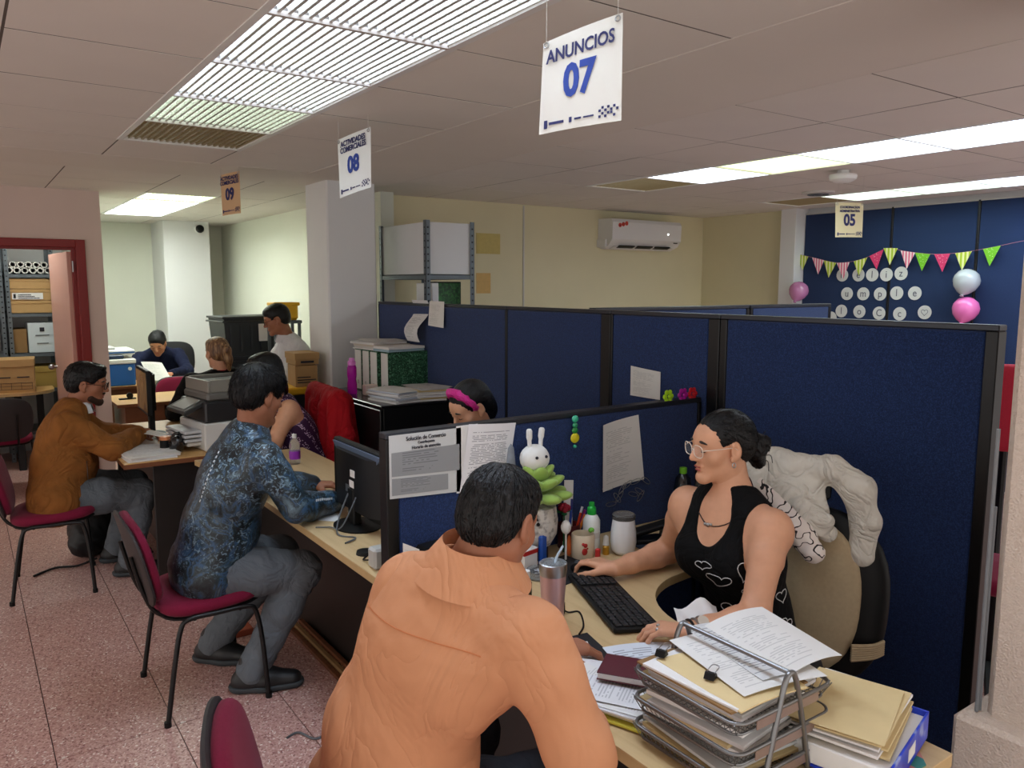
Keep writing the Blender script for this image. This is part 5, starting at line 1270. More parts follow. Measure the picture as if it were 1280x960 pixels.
for k, (y, z, ch) in enumerate([(4.53, 1.86, 'F'), (4.36, 1.86, 'e'), (4.22, 1.86, 'l'), (4.08, 1.86, 'i'), (3.94, 1.87, 'z'), (4.47, 1.68, 'u'), (4.30, 1.68, 'm'), (4.13, 1.68, 'p'), (3.97, 1.69, 'l'), (3.80, 1.69, 'e'), (4.63, 1.44, ''), (4.52, 1.51, 'l'), (4.33, 1.51, 'o'), (4.13, 1.5, 'C'), (3.93, 1.5, 'c '), (3.70, 1.52, 'heart')]):
    lab = {'c ': 'white paper disc with the letter c next to the heart disc', '': 'white paper disc half hidden behind the partition rail', 'heart': 'white paper disc with a heart outline on the birthday wall'}.get(ch, 'white paper disc with the letter %s, %s row of the birthday wall' % (ch, ['top', 'middle', 'bottom'][0 if k < 5 else 1 if k < 10 else 2]))
    t = thing('letter_disc', lab, 'paper disc', (7.126, y, z), 0., 'lettered paper discs')
    MB().lathe([(.001, 0), (.062, 0), (.062, .003), (.001, .003)], 28, rot=roty(R(-90))).build('disc', m_disc, t)
    if ch == 'heart':
        MB().tube([(-.005, -.032*16*sin(a)**3/17, .032*(13*cos(a)-5*cos(2*a)-2*cos(3*a)-cos(4*a))/17) for a in np.linspace(0, 6.283, 26, endpoint=False)], .002, 4, True).build('drawn_heart', m_let, t)
    elif ch: text('letter', ch.strip(), .095, m_let, t, (-.0045, 0, 0), ROTX, .9)
def balloon(label, loc, r, mat):
    t = thing('balloon', label, 'balloon', loc, 0., 'balloons on the birthday wall')
    MB().lathe([(.002, -1.18*r), (.1*r, -1.14*r), (.45*r, -.9*r), (.8*r, -.5*r), (.97*r, -.05*r), (.97*r, .25*r), (.8*r, .65*r), (.45*r, .92*r), (.002, 1.0*r)], 26, rot=roty(R(28))).build('skin', mat, t, smooth=80)
    MB().lathe([(.002, .0), (.1*r, -.0), (.16*r, -.10*r), (.12*r, -.12*r)], 12, rot=roty(R(28))).xf(None, roty(R(28))@A((0, 0, -1.15*r))).build('knot', mat, t)
balloon('mauve balloon at the left end of the birthday wall', (6.96, 4.90, 1.70), .098, M('mauve_latex', (198, 128, 176), .2, spec=.7, coat=.4))
balloon('pearl grey balloon above the pink one on the birthday wall', (7.0, 3.30, 1.79), .108, M('pearl_latex', (186, 192, 196), .2, spec=.7, coat=.5))
balloon('bright pink balloon below the grey one on the birthday wall', (7.0, 3.29, 1.555), .108, M('pink_latex', (240, 118, 186), .25, spec=.6, coat=.3))

# ---------------------------------------------------------------- papers pinned to the partitions
def sheet_obj(label, cs, mat, bend=.0, curl=None, name='pinned_paper', cat='paper', group=None, th=.0008, nu=10, nv=10):
    base = sum(A(c) for c in cs)/4; q = [A(c)-base for c in cs]
    n = unit(np.cross(q[1]-q[0], q[3]-q[0]))
    f = lambda u, v: (q[0]*(1-u)+q[1]*u)*(1-v)+(q[3]*(1-u)+q[2]*u)*v+n*(bend*4*u*(1-u)+(curl(u, v) if curl else 0))
    o = MB().sheet(f, nu, nv, th).build(name, mat, None, tuple(base), smooth=60)
    return tag(o, label, cat, group)
YF = 2.342
d1 = thing('pinned_paper', 'landscape notice with grey text boxes pinned at the end of the low partition', 'paper', (1.28, YF, 1.15))
MB().quad((-.14, -.002, -.11), (.14, -.002, -.125), (.14, -.002, .105), (-.14, -.002, .105), .001).build('sheet', M('notice_white', (206, 208, 208), .5), d1)
MB().quad((-.132, -.0035, -.035), (.132, -.0035, -.045), (.132, -.0035, .048), (-.132, -.0035, .046), .0006).build('grey_box', paper_mat('grey_box_print', (150, 152, 154), 11, .4, .15, .05, 26), d1)
MB().quad((-.132, -.0035, -.10), (.085, -.0035, -.108), (.085, -.0035, -.052), (-.132, -.0035, -.042), .0006).build('grey_box', MATS['grey_box_print'], d1)
for s_, z_, sz in (('Solución de Comercio', .088, .020), ('Contribuyente', .072, .013), ('Horario de atención', .056, .016)):
    text('lettering', s_, sz, m_ink, d1, (0, -.004, z_), A([[1, 0, 0], [0, 0, -1], [0, 1, 0]]).astype(float), .85, .0003)
sheet_obj('curled full page of dense print pinned beside the landscape notice', [(1.405, YF-.004, .985), (1.60, YF-.016, 1.0), (1.655, YF-.004, 1.25), (1.45, YF-.006, 1.265)], m_paper2, .010)
sheet_obj('sheet half hidden between the notice and the curled page', [(1.40, YF-.002, 1.02), (1.49, YF-.002, 1.02), (1.49, YF-.002, 1.262), (1.40, YF-.002, 1.262)], m_blank)
sheet_obj('letter page curling off the low partition near the paper clips', [(2.065, YF-.03, .93), (2.31, YF-.012, .945), (2.275, YF-.006, 1.222), (2.07, YF-.02, 1.20)], m_paper3, -.012)
XF = PX-.028
sheet_obj('white page at the foot of the narrow partition panel', [(XF-.004, 2.80, 1.22), (XF-.004, 2.60, 1.22), (XF-.004, 2.60, 1.352), (XF-.004, 2.80, 1.365)], m_paper3, .004)
sheet_obj('long receipt curling over the top of the partition above the cabinet', [(XF-.05, 5.05, 1.36), (XF-.06, 4.85, 1.36), (XF-.012, 4.83, 1.65), (XF-.012, 5.06, 1.65)], m_paper, -.0, lambda u, v: .035*sin(v*6.2))
sheet_obj('second printed slip hanging over the partition top', [(XF-.03, 4.78, 1.48), (XF-.025, 4.58, 1.47), (XF-.006, 4.60, 1.645), (XF-.006, 4.80, 1.645)], m_paper3, .01)

# ---------------------------------------------------------------- paper stacks helper
def stack(label, loc, w, d, h, n, rz=0., mats=None, jit=.012, name='paper_stack', cat='papers', group=None, top=None):
    t = thing(name, label, cat, loc, rz, group); mats = mats or [m_blank, m_offwhite]
    z = 0.
    for k in range(n):
        hh = h/n*random.uniform(.7, 1.3); a = random.uniform(-.06, .06); dx, dy = random.uniform(-jit, jit), random.uniform(-jit, jit)
        MB().box((dx, dy, z+hh/2), (w*random.uniform(.95, 1), d*random.uniform(.95, 1), hh*.94), rotz(a), .0008).build('bundle', mats[k % len(mats)], t)
        z += hh
    if top is not None:
        for j, (dx, dy, a, mm) in enumerate(top):
            f = lambda u, v, dx=dx, dy=dy, a=a, j=j: A((dx, dy, z+.002+.003*j))+rotz(a)@A(((u-.5)*w, (v-.5)*d, .006*sin(3*u+j)*v+.012*max(0, u-.7)*(j % 2)))
            MB().sheet(f, 8, 8, .0006).build('loose_sheet', mm, t, smooth=60)
    return t, z

# ---------------------------------------------------------------- on the file cabinet
CT = 1.0
stack('low stack of stapled files at the front corner of the cabinet', (2.33, 4.66, CT), .24, .32, .075, 6, R(12), [m_blank, m_paper, M('bluish_paper', (196, 204, 218), .7)], .018, top=[(0, 0, .05, m_blank)])
stack('stack of files with red clips at the right of the cabinet top', (2.54, 4.62, CT), .22, .30, .085, 5, R(-10), [m_blank, m_manila, m_paper], .015, top=[(0, 0, .1, m_paper), (.01, .02, .35, m_blank)])
m_marble = ramp_mat('green_marble_board', [(.4, (12, 42, 26)), (.55, (34, 92, 60)), (.65, (110, 160, 128))], 'noise', 60., 6., .5, distort=2.)
for k, (y, x) in enumerate(((5.30, 2.50), (5.17, 2.50), (5.04, 2.50), (4.91, 2.52))):
    b_ = thing('box_file', ['box file with a lettered spine beside the pink bottle', 'green marbled box file, second from the pink bottle', 'green marbled box file, third from the pink bottle', 'green marbled box file with its broad side to the low stacks'][k], 'box file', (x, y, CT), 0., 'marbled box files on the cabinet')
    MB().bx(-.15, .16, -.055, .055, 0, .30, .003).build('body', m_marble, b_)
    MB().bx(-.153, -.1501, -.05, .05, .01, .29).build('spine_label', m_paper3, b_, smooth=0)
    for z in (.06,): MB().tube([(-.154, .012*cos(a), z+.012*sin(a)) for a in np.linspace(0, 6.28, 12, endpoint=False)], .002, 5, True).build('finger_ring', m_steel, b_)
stack('pile of loose papers lying on the rear box files', (2.49, 5.2, CT+.301), .29, .30, .055, 4, R(8), [m_blank, m_offwhite, M('beige_paper', (206, 196, 180), .7)], .02, top=[(-.02, 0, .5, m_paper), (.02, .03, -.3, m_blank)])
stack('pale blue folder lying flat on the front box files', (2.50, 4.94, CT+.301), .30, .20, .03, 2, R(4), [M('blue_folder', (150, 176, 190), .6), m_blank], .006)
bo = thing('water_bottle', 'translucent magenta water bottle on the corner of the cabinet', 'bottle', (2.22, 5.12, CT))
MB().lathe([(.03, 0), (.034, .01), (.034, .07), (.029, .10), (.033, .13), (.033, .185), (.026, .20)], 24).build('body', M('magenta_plastic', (214, 40, 196), .15, trans=.45), bo)
MB().lathe([(.028, .2), (.028, .225), (.02, .232), (.018, .25), (.001, .252)], 24).build('cap', M('pink_cap', (226, 130, 214), .3), bo)
tag(MB().bx(-.045, .045, -.03, .03, 0, .07, .003).build('medicine_box', M('cream_box', (222, 204, 196), .6), None, (2.30, 5.0, CT+.0)), 'small cream and blue carton leaning against the box files', 'box')
sm_ = MB().ball((0, 0, .02), .02).build('red_ball', M('red_rubber', (214, 24, 50), .5), None, (2.36, 4.84, CT)); tag(sm_, 'small red ball between the file stacks on the cabinet', 'ball')

# ---------------------------------------------------------------- monitors
def monitor(label, loc, rz, w=.52, h=.31, z0=.06, scr=None):
    """screen faces local -y"""
    t = thing('monitor', label, 'monitor', loc, rz, None)
    MB().bx(-w/2, w/2, -.02, .012, z0, z0+h, .006).build('bezel', m_black, t)
    MB().bx(-w/2+.016, w/2-.016, -.0212, -.02, z0+.022, z0+h-.016).build('screen', scr or M('screen_off', (18, 20, 26), .15), t, smooth=0)
    bk = MB(); bk.prism([(-w*.42, .012), (w*.42, .012), (w*.30, .045), (-w*.30, .045)], z0+.03, z0+h-.03); bk.build('back_cover', M('monitor_back', (20, 20, 22), .45, spec=.25), t)
    v = MB().prism([(-w*.47, z0+h-.012), (w*.47, z0+h-.012), (w*.30, z0+h-.075), (0, z0+h-.09), (-w*.30, z0+h-.075)], .012, .022)
    v.v = [(x, z, y) for x, y, z in v.v]; v.f = [q[::-1] for q in v.f]; v.build('accent_band', M('grey_blue_band', (92, 104, 124), .3), t)
    for x, z in ((-.02, .17), (-.01, .125), (.03, .10)): MB().bx(x-.022, x+.022, .046, .0475, z0+z, z0+z+.03).build('sticker', m_blank if z > .11 else m_greysteel, t, smooth=0)
    MB().bx(-.03, .03, .012, .05, .012, z0+.12, .006).build('stand', m_black, t)
    MB().lathe([(.001, 0), (.12, 0), (.12, .006), (.06, .014), (.001, .014)], 32, c=(0, .02, 0), sy=.8).build('base', m_black, t)
    return t
mo = monitor('black monitor seen from behind at the end of the low partition', (1.33, 3.0, DESK), pi/2, .52, .295, .045)
cbm = MB().tube(catmull([(.02, .05, .14), (.0, .10, .05), (-.08, .14, .006), (-.16, .10, .006), (-.2, .16, .006)], 7), .0035, 6); cbm.tube(catmull([(-.06, .05, .14), (-.07, .12, .03), (.03, .13, .006), (.06, .18, .006)], 7), .003, 6)
cbm.build('cable', M('grey_cable', (88, 92, 96), .5), mo)
m_scr = ramp_mat('screen_picture', [(0, (150, 118, 84)), (.5, (186, 156, 110)), (.7, (120, 90, 60))], 'noise', 6., 2., .2)
monitor('black monitor turned towards the man in the brown jacket', (.99, 5.72, DESK), R(-92), .46, .30, .15, m_scr)

# ---------------------------------------------------------------- things on the left counter
sheet_obj('small white card on the counter beside the monitor base', [(1.20, 3.16, DESK+.002), (1.26, 3.10, DESK+.002), (1.32, 3.20, DESK+.002), (1.25, 3.27, DESK+.002)], m_paper3, name='card', cat='card')
ad = thing('power_adapter', 'grey-white power adapter block at the low partition end on the counter', 'adapter', (1.17, 2.50, DESK))
MB().bx(-.03, .03, -.03, .03, 0, .075, .008).build('body', M('grey_plastic', (182, 182, 178), .5), ad)
MB().tube(catmull([(0, .03, .02), (-.02, .09, .005), (.03, .14, .005), (.08, .2, .005)], 6), .003, 6).build('cable', m_black, ad)
tag(MB().lathe([(.001, 0), (.035, 0), (.032, .012), (.001, .015)], 20).build('coaster', m_black, None, (1.19, 2.66, DESK)), 'black round puck lying by the power adapter', 'puck')

# ---------------------------------------------------------------- brown-jacket desk: papers, printer, bag
stack('open folder of forms on the desk edge before the brown jacket', (.86, 4.98, DESK), .28, .30, .022, 3, R(6), [m_blank, m_paper, m_blank], .01, top=[(0, 0, .04, m_paper3), (.02, .06, -.2, m_paper)])
stack('sheets spread on the wooden desk by the small monitor', (.86, 5.42, DESK), .22, .30, .008, 2, R(-20), [m_blank, m_paper], .01, top=[(.02, .02, .2, m_paper3)])
sheet_obj('sheet held up in the hand of the man in the brown jacket', [(.87, 5.22, .845), (1.06, 4.98, .80), (1.12, 5.06, .795), (.93, 5.30, .85)], m_paper3, .008, name='held_sheet')
pt = thing('multifunction_printer', 'grey and black multifunction printer on the wooden desk', 'printer', (1.345, 5.12, DESK), R(8))
MB().bx(-.21, .21, -.20, .20, 0, .17, .008).build('body', M('printer_white', (206, 204, 200), .5), pt)
MB().bx(-.29, -.2, -.13, .16, .03, .055, .004).build('output_tray', m_offwhite, pt)
for z in (.06, .085, .11): MB().bx(-.31, -.205, -.15, .17, z, z+.017, .003).build('paper_cassette', M('printer_grey', (188, 188, 190), .5), pt)
MB().bx(-.20, .21, -.20, .20, .172, .30, .01).build('scanner_body', M('printer_black', (30, 30, 33), .4), pt)
MB().box((-.235, .0, .265), (.15, .30, .03), roty(R(-24)), .006).build('control_panel', M('panel_dark', (44, 46, 48), .4), pt)
MB().box((-.24, .0, .282), (.11, .20, .004), roty(R(-24))).build('keypad', M('keypad', (148, 148, 144), .5), pt)
MB().bx(-.18, .21, -.19, .19, .302, .352, .012).build('scanner_lid', M('lid_grey', (96, 94, 90), .4), pt)
fr_ = MB(); fr_.bx(-.17, -.15, -.18, .18, .352, .425, .004); fr_.bx(-.15, .20, -.18, -.16, .352, .43, .004); fr_.bx(-.15, .20, .16, .18, .352, .43, .004)
fr_.build('feeder_frame', M('feeder_grey', (126, 122, 114), .4), pt)
MB().bx(-.15, .20, -.16, .16, .40, .41, .003).build('feeder_tray', m_black, pt)
bg_ = tag(nmesh('plastic_bag', sdf([ell((1.02, 4.98, .80), (.045, .05, .055)), ell((1.04, 5.02, .83), (.035, .04, .04))], .006, folds(.012, 30.)), M('black_bag', (18, 18, 22), .25, spec=.7), None, (1.02, 4.98, DESK), True), 'crumpled black plastic bag in front of the printer', 'bag')
cp = thing('coffee_jar', 'small jar with an orange lid beside the crumpled bag', 'jar', (.97, 5.04, DESK))
MB().lathe([(.03, 0), (.032, .01), (.032, .07), (.028, .075)], 20).build('body', m_black, cp); MB().lathe([(.033, .075), (.033, .095), (.001, .097)], 20).build('lid', M('orange_lid', (206, 128, 82), .5), cp)
bp = tag(nmesh('backpack', sdf([ell((.62, 5.70, .17), (.14, .13, .18), None, .05), ell((.57, 5.60, .11), (.10, .07, .10), None, .05), cone((.62, 5.68, .32), (.68, 5.72, .36), .02, .02)], .01, folds(.02, 14.)), M('black_nylon', (16, 16, 18), .55), None, (.66, 5.6, 0), True), 'slumped black backpack on the floor beneath the desk', 'backpack')
st_ = MB().tube(catmull([(-.05, -.13, .03), (-.16, -.16, .012), (-.28, -.12, .010), (-.40, -.2, .008)], 6), .007, 6).build('strap', m_black, bp)
rp = tag(MB().bx(-.09, .09, -.06, .06, 0, .035, .004).build('clay_block', M('terracotta', (172, 88, 62), .8, var=.08), None, (1.02, 3.92, 0)), 'terracotta-coloured brick on the floor behind the grey trouser legs', 'brick')

# ---------------------------------------------------------------- alcove
bl = thing('blue_printer', 'blue and white laser printer on the far desk', 'printer', (1.22, 8.87, DESK))
MB().bx(-.16, .20, -.22, .22, 0, .22, .01).build('body', M('printer_blue', (36, 96, 170), .4), bl)
MB().bx(-.17, .21, -.23, .23, .22, .27, .01).build('deck', m_white, bl)
MB().bx(-.15, .10, -.225, .15, .27, .31, .008).build('output_slot', M('printer_navy', (42, 60, 92), .4), bl)
MB().bx(-.17, .21, -.20, .23, .31, .36, .01).build('scanner', m_white, bl)
MB().bx(-.168, .208, -.202, -.2, .325, .34).build('stripe', MATS['printer_blue'], bl, smooth=0)
MB().bx(-.12, .04, -.15, .15, .36, .385, .006).build('feeder', M('printer_grey', (188, 188, 190), .5), bl)
MB().cyl((.15, -.2305, .17), (.15, -.2205, .17), .018, n=16).build('badge', m_white, bl)
stack('sheaf of white papers under the pen of the man in the navy shirt', (1.70, 8.80, DESK), .30, .22, .03, 3, R(4), None, .02, top=[(0, 0, .2, m_paper)])
sheet_obj('white sheet raised in front of the navy shirt', [(1.55, 8.66, .78), (1.76, 8.66, .78), (1.70, 8.80, .95), (1.50, 8.80, .97)], m_paper3, .01, name='held_sheet')
sheet_obj('white page on the right of the alcove desk', [(1.62, 7.55, DESK+.002), (1.92, 7.50, DESK+.002), (1.94, 7.78, DESK+.002), (1.62, 7.80, DESK+.002)], m_paper3, name='desk_paper')
sheet_obj('blue folder on the alcove desk beside the black sweater', [(1.68, 7.34, DESK+.003), (1.90, 7.34, DESK+.003), (1.92, 7.54, DESK+.003), (1.72, 7.52, DESK+.003)], M('blue_sleeve', (70, 120, 196), .5), name='folder', cat='folder')
tp_ = thing('tape_dispenser', 'small black tape dispenser on the alcove desk', 'tape dispenser', (1.17, 7.60, DESK))
MB().bx(-.07, .07, -.02, .02, 0, .012, .004).build('base', m_black, tp_); MB().cyl((.02, -.014, .032), (.02, .014, .032), .026, n=18).build('roll', m_black, tp_)
oc = thing('office_chair', 'black rounded chair back behind the man in the navy shirt', 'chair', (2.06, 9.95, 0))
rounded_pad(.46, .42, .07).xf(roty(R(90)), (0, 0, .88)).xf(rotz(R(75))).build('backrest', M('black_fabric', (24, 24, 27), .8), oc, smooth=50)
rounded_pad(.46, .46, .07).xf(None, (-.05, -.25, .45)).build('seat', M('black_fabric', (24, 24, 27), .8), oc, smooth=50)
MB().cyl((-.05, -.25, .1), (-.05, -.25, .42), .03).build('column', m_black, oc)
for k in range(5): a = 2*pi*k/5; MB().tube([(-.05, -.25, .1), (-.05+.27*cos(a), -.25+.27*sin(a), .05)], [.025, .015], 8).cyl((-.05+.27*cos(a), -.25+.27*sin(a)-.012, .027), (-.05+.27*cos(a), -.25+.27*sin(a)+.012, .027), .027, n=12).build('castor_leg', m_black, oc)
def bin_(label, loc, w, d, h, rz=0., tag_=False):
    t = thing('storage_bin', label, 'storage bin', loc, rz, 'dark plastic storage bins')
    m = M('bin_plastic', (38, 42, 48), .45)
    b_ = MB(); b_.prism([(-w/2, -d/2), (w/2, -d/2), (w/2, d/2), (-w/2, d/2)], 0, h)
    V = A(b_.v); V[:4, :2] *= .9; b_.v = [tuple(p) for p in V]; b_.build('body', m, t)
    MB().bx(-w/2-.015, w/2+.015, -d/2-.015, d/2+.015, h, h+.02, .004).bx(-w/2-.02, w/2+.02, -d/2-.02, d/2+.02, h-.035, h-.02, .004).build('lid_rim', m, t)
    for k in range(5): x = -w*.38+w*.19*k; MB().box((x, -d/2*.965-.004, h*.5), (.02, .012, h*.7), rotx(-.03)).build('rib', m, t)
    if tag_: MB().box((w*.22, -d/2*.965-.012, h*.62), (.09, .004, .16), rotx(-.03)).build('label_sheet', m_blank, t, smooth=0)
    return t
bin_('lower dark storage bin of the stack beside the alcove wall', (2.22, 7.55, 0), .50, .40, .36)
bin_('second dark storage bin up in the alcove stack', (2.22, 7.55, .382), .50, .40, .34)
bin_('third dark storage bin up in the alcove stack', (2.22, 7.55, .744), .52, .42, .34)
bin_('topmost dark storage bin with a white label sheet on it', (2.18, 7.52, 1.106), .50, .42, .345, R(4), True)
yb = thing('yellow_crate', 'yellow plastic crate on the shelf behind the head of the standing man', 'crate', (2.42, 7.08, 0))
MB().bx(-.11, .11, -.09, .09, 1.44, 1.60, .02).build('body', M('yellow_plastic', (226, 172, 30), .4), yb)
MB().bx(-.12, .12, -.10, .10, 1.57, 1.60, .006).build('rim', M('yellow_plastic', (226, 172, 30), .4), yb)
sp = MB(); sp.bx(-.13, .13, -.11, .11, 1.41, 1.438)
for x in (-.11, .11):
    for y in (-.09, .09): sp.bx(x-.012, x+.012, y-.012, y+.012, 0, 1.41)
sp.build('stand', m_greysteel, yb)
yt = thing('yellow_lidded_tote', 'black tote with a yellow lid carrying two cartons next to the grey pillar', 'storage bin', (2.10, 5.92, 0))
MB().prism([(-.16, -.15), (.18, -.15), (.18, .15), (-.16, .15)], 0, .93).build('body', M('tote_black', (26, 26, 26), .5), yt); MB().bx(-.18, .195, -.17, .17, .93, .985, .01).build('lid', MATS['yellow_plastic'], yt)
c1 = carton('carton', 'kraft carton on the yellow lid, lower of two', (2.15, 5.9, .986), (.17, .24, .165), R(-6), m_card, .0, marks=[(-.07, .07, .05, .056, m_ink), (-.07, .07, .03, .036, m_ink), (-.07, .03, .07, .076, m_ink)])
carton('carton', 'kraft carton on top of the other one on the yellow lid', (2.15, 5.9, 1.153), (.18, .25, .09), R(-3), m_card, .05, marks=[(-.05, .05, .015, .03, m_ink)])

# ---------------------------------------------------------------- red jacket on the chair behind the patterned dress
ch9 = thing('office_chair', 'office chair hidden under the hanging red jacket', 'chair', (2.0, 4.98, 0))
rounded_pad(.44, .42, .05).xf(roty(R(84)), (.06, 0, .80)).build('backrest', m_black, ch9, smooth=50)
rounded_pad(.46, .44, .06).xf(None, (-.16, 0, .42)).build('seat', m_black, ch9, smooth=50); MB().cyl((-.12, 0, .05), (-.12, 0, .4), .03).build('column', m_black, ch9)
for k in range(5): a = 2*pi*k/5+.3; MB().tube([(-.12, 0, .09), (-.12+.25*cos(a), .25*sin(a), .04)], [.025, .02], 8).build('castor_leg', m_black, ch9)
jp = [cone((1.980, 4.76, 1.03), (1.980, 5.2, 1.04), .055, .055, .05), cone((1.945, 4.76, 1.0), (1.920, 4.72, .6), .05, .06, .05), cone((1.945, 5.15, 1.0), (1.930, 5.15, .6), .05, .06, .05), cone((1.940, 4.9, .95), (1.925, 4.9, .6), .06, .07, .06), cone((1.940, 5.05, .95), (1.925, 5.05, .6), .06, .07, .06), cone((2.040, 4.8, 1.0), (2.080, 4.8, .62), .045, .05, .05), cone((2.040, 5.1, 1.0), (2.080, 5.1, .62), .045, .05, .05),
      cone((1.980, 4.74, .99), (1.990, 4.67, .80), .05, .04, .03), cone((1.990, 4.67, .80), (2.010, 4.66, .56), .04, .038, .03)]
tag(nmesh('red_jacket', sdf(jp, .008, folds(.011, 10., ((.3, 1, 0), (1, -.3, 0)), 4., zs=.3)), cloth('red_fleece', (156, 14, 24), .6, 5.), None, (2.0, 4.98, 0), True), 'bright red jacket hung over the chair in front of the pillar', 'jacket')

# ---------------------------------------------------------------- office chair and cardigan of the woman in black
oc = thing('office_chair', 'office chair with beige padded cover and black rim behind the woman in black', 'chair', (2.25, 1.53, 0), R(8))
def back(w, h, t, dx, p=2.6):
    m = rounded_pad(w, h, t, 20, p, .15); V = A([(-(dx+z-.9*y*y), y, x) for x, y, z in m.v]); m.v = [tuple(q) for q in V@roty(R(6)).T+A((.05, 0, .72))]; m.f = [q[::-1] for q in m.f]; return m
back(.50, .60, .05, 0).build('back_frame', m_black, oc, smooth=50)
cv = back(.37, .52, .035, .035, 2.4); m_beige = M('beige_cover', (178, 158, 126), .85, var=.06, vs=80, bump=.1, bs=300); cv.build('cushion_cover', m_beige, oc, smooth=50)
gs = MB()
for k in range(7): gs.tube(catmull([(-.01, -.19, .56+.008*k), (.045, -.235, .565+.007*k), (.09, -.25, .57+.007*k)], 4), .006, 6)
gs.build('gathered_strap', m_beige, oc)
rounded_pad(.48, .46, .08).xf(None, (-.20, 0, .43)).build('seat', m_black, oc, smooth=50)
MB().cyl((-.18, 0, .09), (-.18, 0, .40), .028).build('column', m_black, oc)
MB().tube(catmull([(-.1, 0, .38), (.08, 0, .40), (.11, 0, .55)], 5), .02, 8).build('back_bar', m_black, oc)
for k in range(5):
    a = 2*pi*k/5+.4; e = A((-.18+.28*cos(a), .28*sin(a), 0)); MB().tube([(-.18, 0, .10), e+A((0, 0, .065))], [.028, .016], 8).cyl(e+A((-.013, 0, .027)), e+A((.013, 0, .027)), .027, n=12).build('castor_leg', m_black, oc)
MB().box((.05, .02, 1.09), (.04, .18, .09), roty(R(6)), .015).build('headrest', m_black, oc); MB().bx(.05, .08, -.02, .02, .95, 1.05).build('headrest_bar', m_black, oc)
fn_ = (-.8, -.6, 0)
cp_ = [cone((2.23, 1.72, 1.155), (2.30, 1.46, 1.16), .030, .036, .04), cone((2.30, 1.46, 1.16), (2.345, 1.39, 1.10), .036, .045, .04),
       cone((2.245, 1.64, 1.13), (2.225, 1.58, 1.07), .075, .07, .03, (fn_, .45)), cone((2.25, 1.56, 1.11), (2.24, 1.50, 1.02), .075, .06, .03, (fn_, .42)),
       cone((2.225, 1.53, 1.06), (2.205, 1.50, .985), .052, .034, .02, (fn_, .5)), cone((2.205, 1.50, 1.04), (2.235, 1.435, 1.00), .03, .026, .015), cone((2.21, 1.49, 1.0), (2.26, 1.44, .955), .034, .028, .015),
       cone((2.345, 1.40, 1.10), (2.365, 1.375, .995), .047, .043, .03), cone((2.365, 1.375, .995), (2.36, 1.378, .905), .043, .037, .02), cone((2.36, 1.378, .912), (2.358, 1.379, .885), .040, .041, .006),
       cone((2.33, 1.60, 1.12), (2.36, 1.58, .95), .06, .05, .04, (fn_, .4)), cone((2.21, 1.71, 1.14), (2.185, 1.66, 1.07), .03, .03, .02)]
tag(nmesh('white_cardigan', sdf(cp_, .005, folds(.009, 17., ((.3, 1, .6), (1, .5, .2)), 9., zs=.6)), cloth('white_knit', (216, 211, 200), .6, 9.), None, (2.28, 1.53, 0), True), 'white knitted cardigan draped over the top of the padded office chair', 'cardigan')
m_scarf = ramp_mat('floral_scarf', [(0, (226, 214, 206)), (.46, (222, 198, 186)), (.47, (22, 18, 22)), (.53, (232, 222, 214))], 'noise', 26., 1., rough=.8, const=True)
sc_ = [cone((2.20, 1.66, 1.08), (2.19, 1.50, .97), .035, .04, .04), cone((2.19, 1.52, .98), (2.20, 1.45, .90), .04, .035, .04)]
tag(nmesh('scarf', sdf(sc_, .006, folds(.008, 20.)), m_scarf, None, (2.2, 1.55, 0), True), 'pale scarf with black line pattern tucked under the white cardigan', 'scarf')
# ---------------------------------------------------------------- the near desk: keyboard, mouse, cups
kb = thing('keyboard', 'black keyboard under the hands of the woman in black', 'keyboard', (1.633, 1.782, DESK), math.atan2(.415, .165))
MB().box((0, 0, .010), (.45, .15, .018), rotx(R(3)), .005).build('case', m_black, kb)
km = MB()
for r_ in range(6):
    n_ = 20
    for c_ in range(n_):
        if r_ == 5 and 3 < c_ < 9: continue
        if c_ in (14,): continue
        km.box((-.208+.0219*c_, .056-.0215*r_, .0225-.0011*(r_-2.5)), (.0175, .0175, .006), rotx(R(3)), .002)
km.box((-.208+.0219*6, .056-.0215*5, .020), (.105, .0175, .006), rotx(R(3)), .002)
ko = km.build('keys', M('key_black', (30, 30, 33), .5), kb); ko['kind'] = 'stuff'
kc = MB()
ms = thing('computer_mouse', 'black mouse under the right hand by the keyboard', 'mouse', (1.735, 2.035, DESK), R(15))
MB().ball((0, 0, .012), (.032, .055, .022), 20, 12).build('body', m_black, ms); MB().cyl((-.004, .03, .032), (.004, .03, .032), .008, n=12).build('wheel', m_greysteel, ms)
tag(MB().box((0, 0, .0015), (.22, .2, .003), None, .001).build('mouse_pad', M('mouse_pad', (26, 26, 30), .8), None, (1.70, 2.10, DESK), R(10)), 'dark mouse pad under the right hand', 'mouse pad')
tb = thing('steel_tumbler', 'rose-tinted steel tumbler with clear lid and straw beside the orange shirt', 'tumbler', (1.385, 1.765, DESK))
MB().lathe([(.001, 0), (.031, 0), (.0325, .004), (.034, .06), (.0395, .155)], 32).build('cup', M('rose_steel', (206, 168, 170), .34, metal=.6), tb)
MB().lathe([(.0395, .155), (.0415, .172), (.0415, .19), (.038, .192), (.037, .182)], 32).build('rim', m_steel, tb)
m_clear = M('clear_plastic', (226, 230, 232), .06, trans=.85)
MB().lathe([(.001, .182), (.037, .183), (.039, .192), (.036, .194), (.030, .188), (.001, .187)], 32).build('lid', m_clear, tb)
MB().tube([(.0, .0, .17), (.03, .02, .198), (.085, .062, .206)], .004, 8).build('straw', M('straw', (186, 200, 212), .3, alpha=.8), tb)
wt = thing('white_tumbler', 'white stemless tumbler with a clear lid before the paper-clip chain', 'tumbler', (1.99, 2.11, DESK))
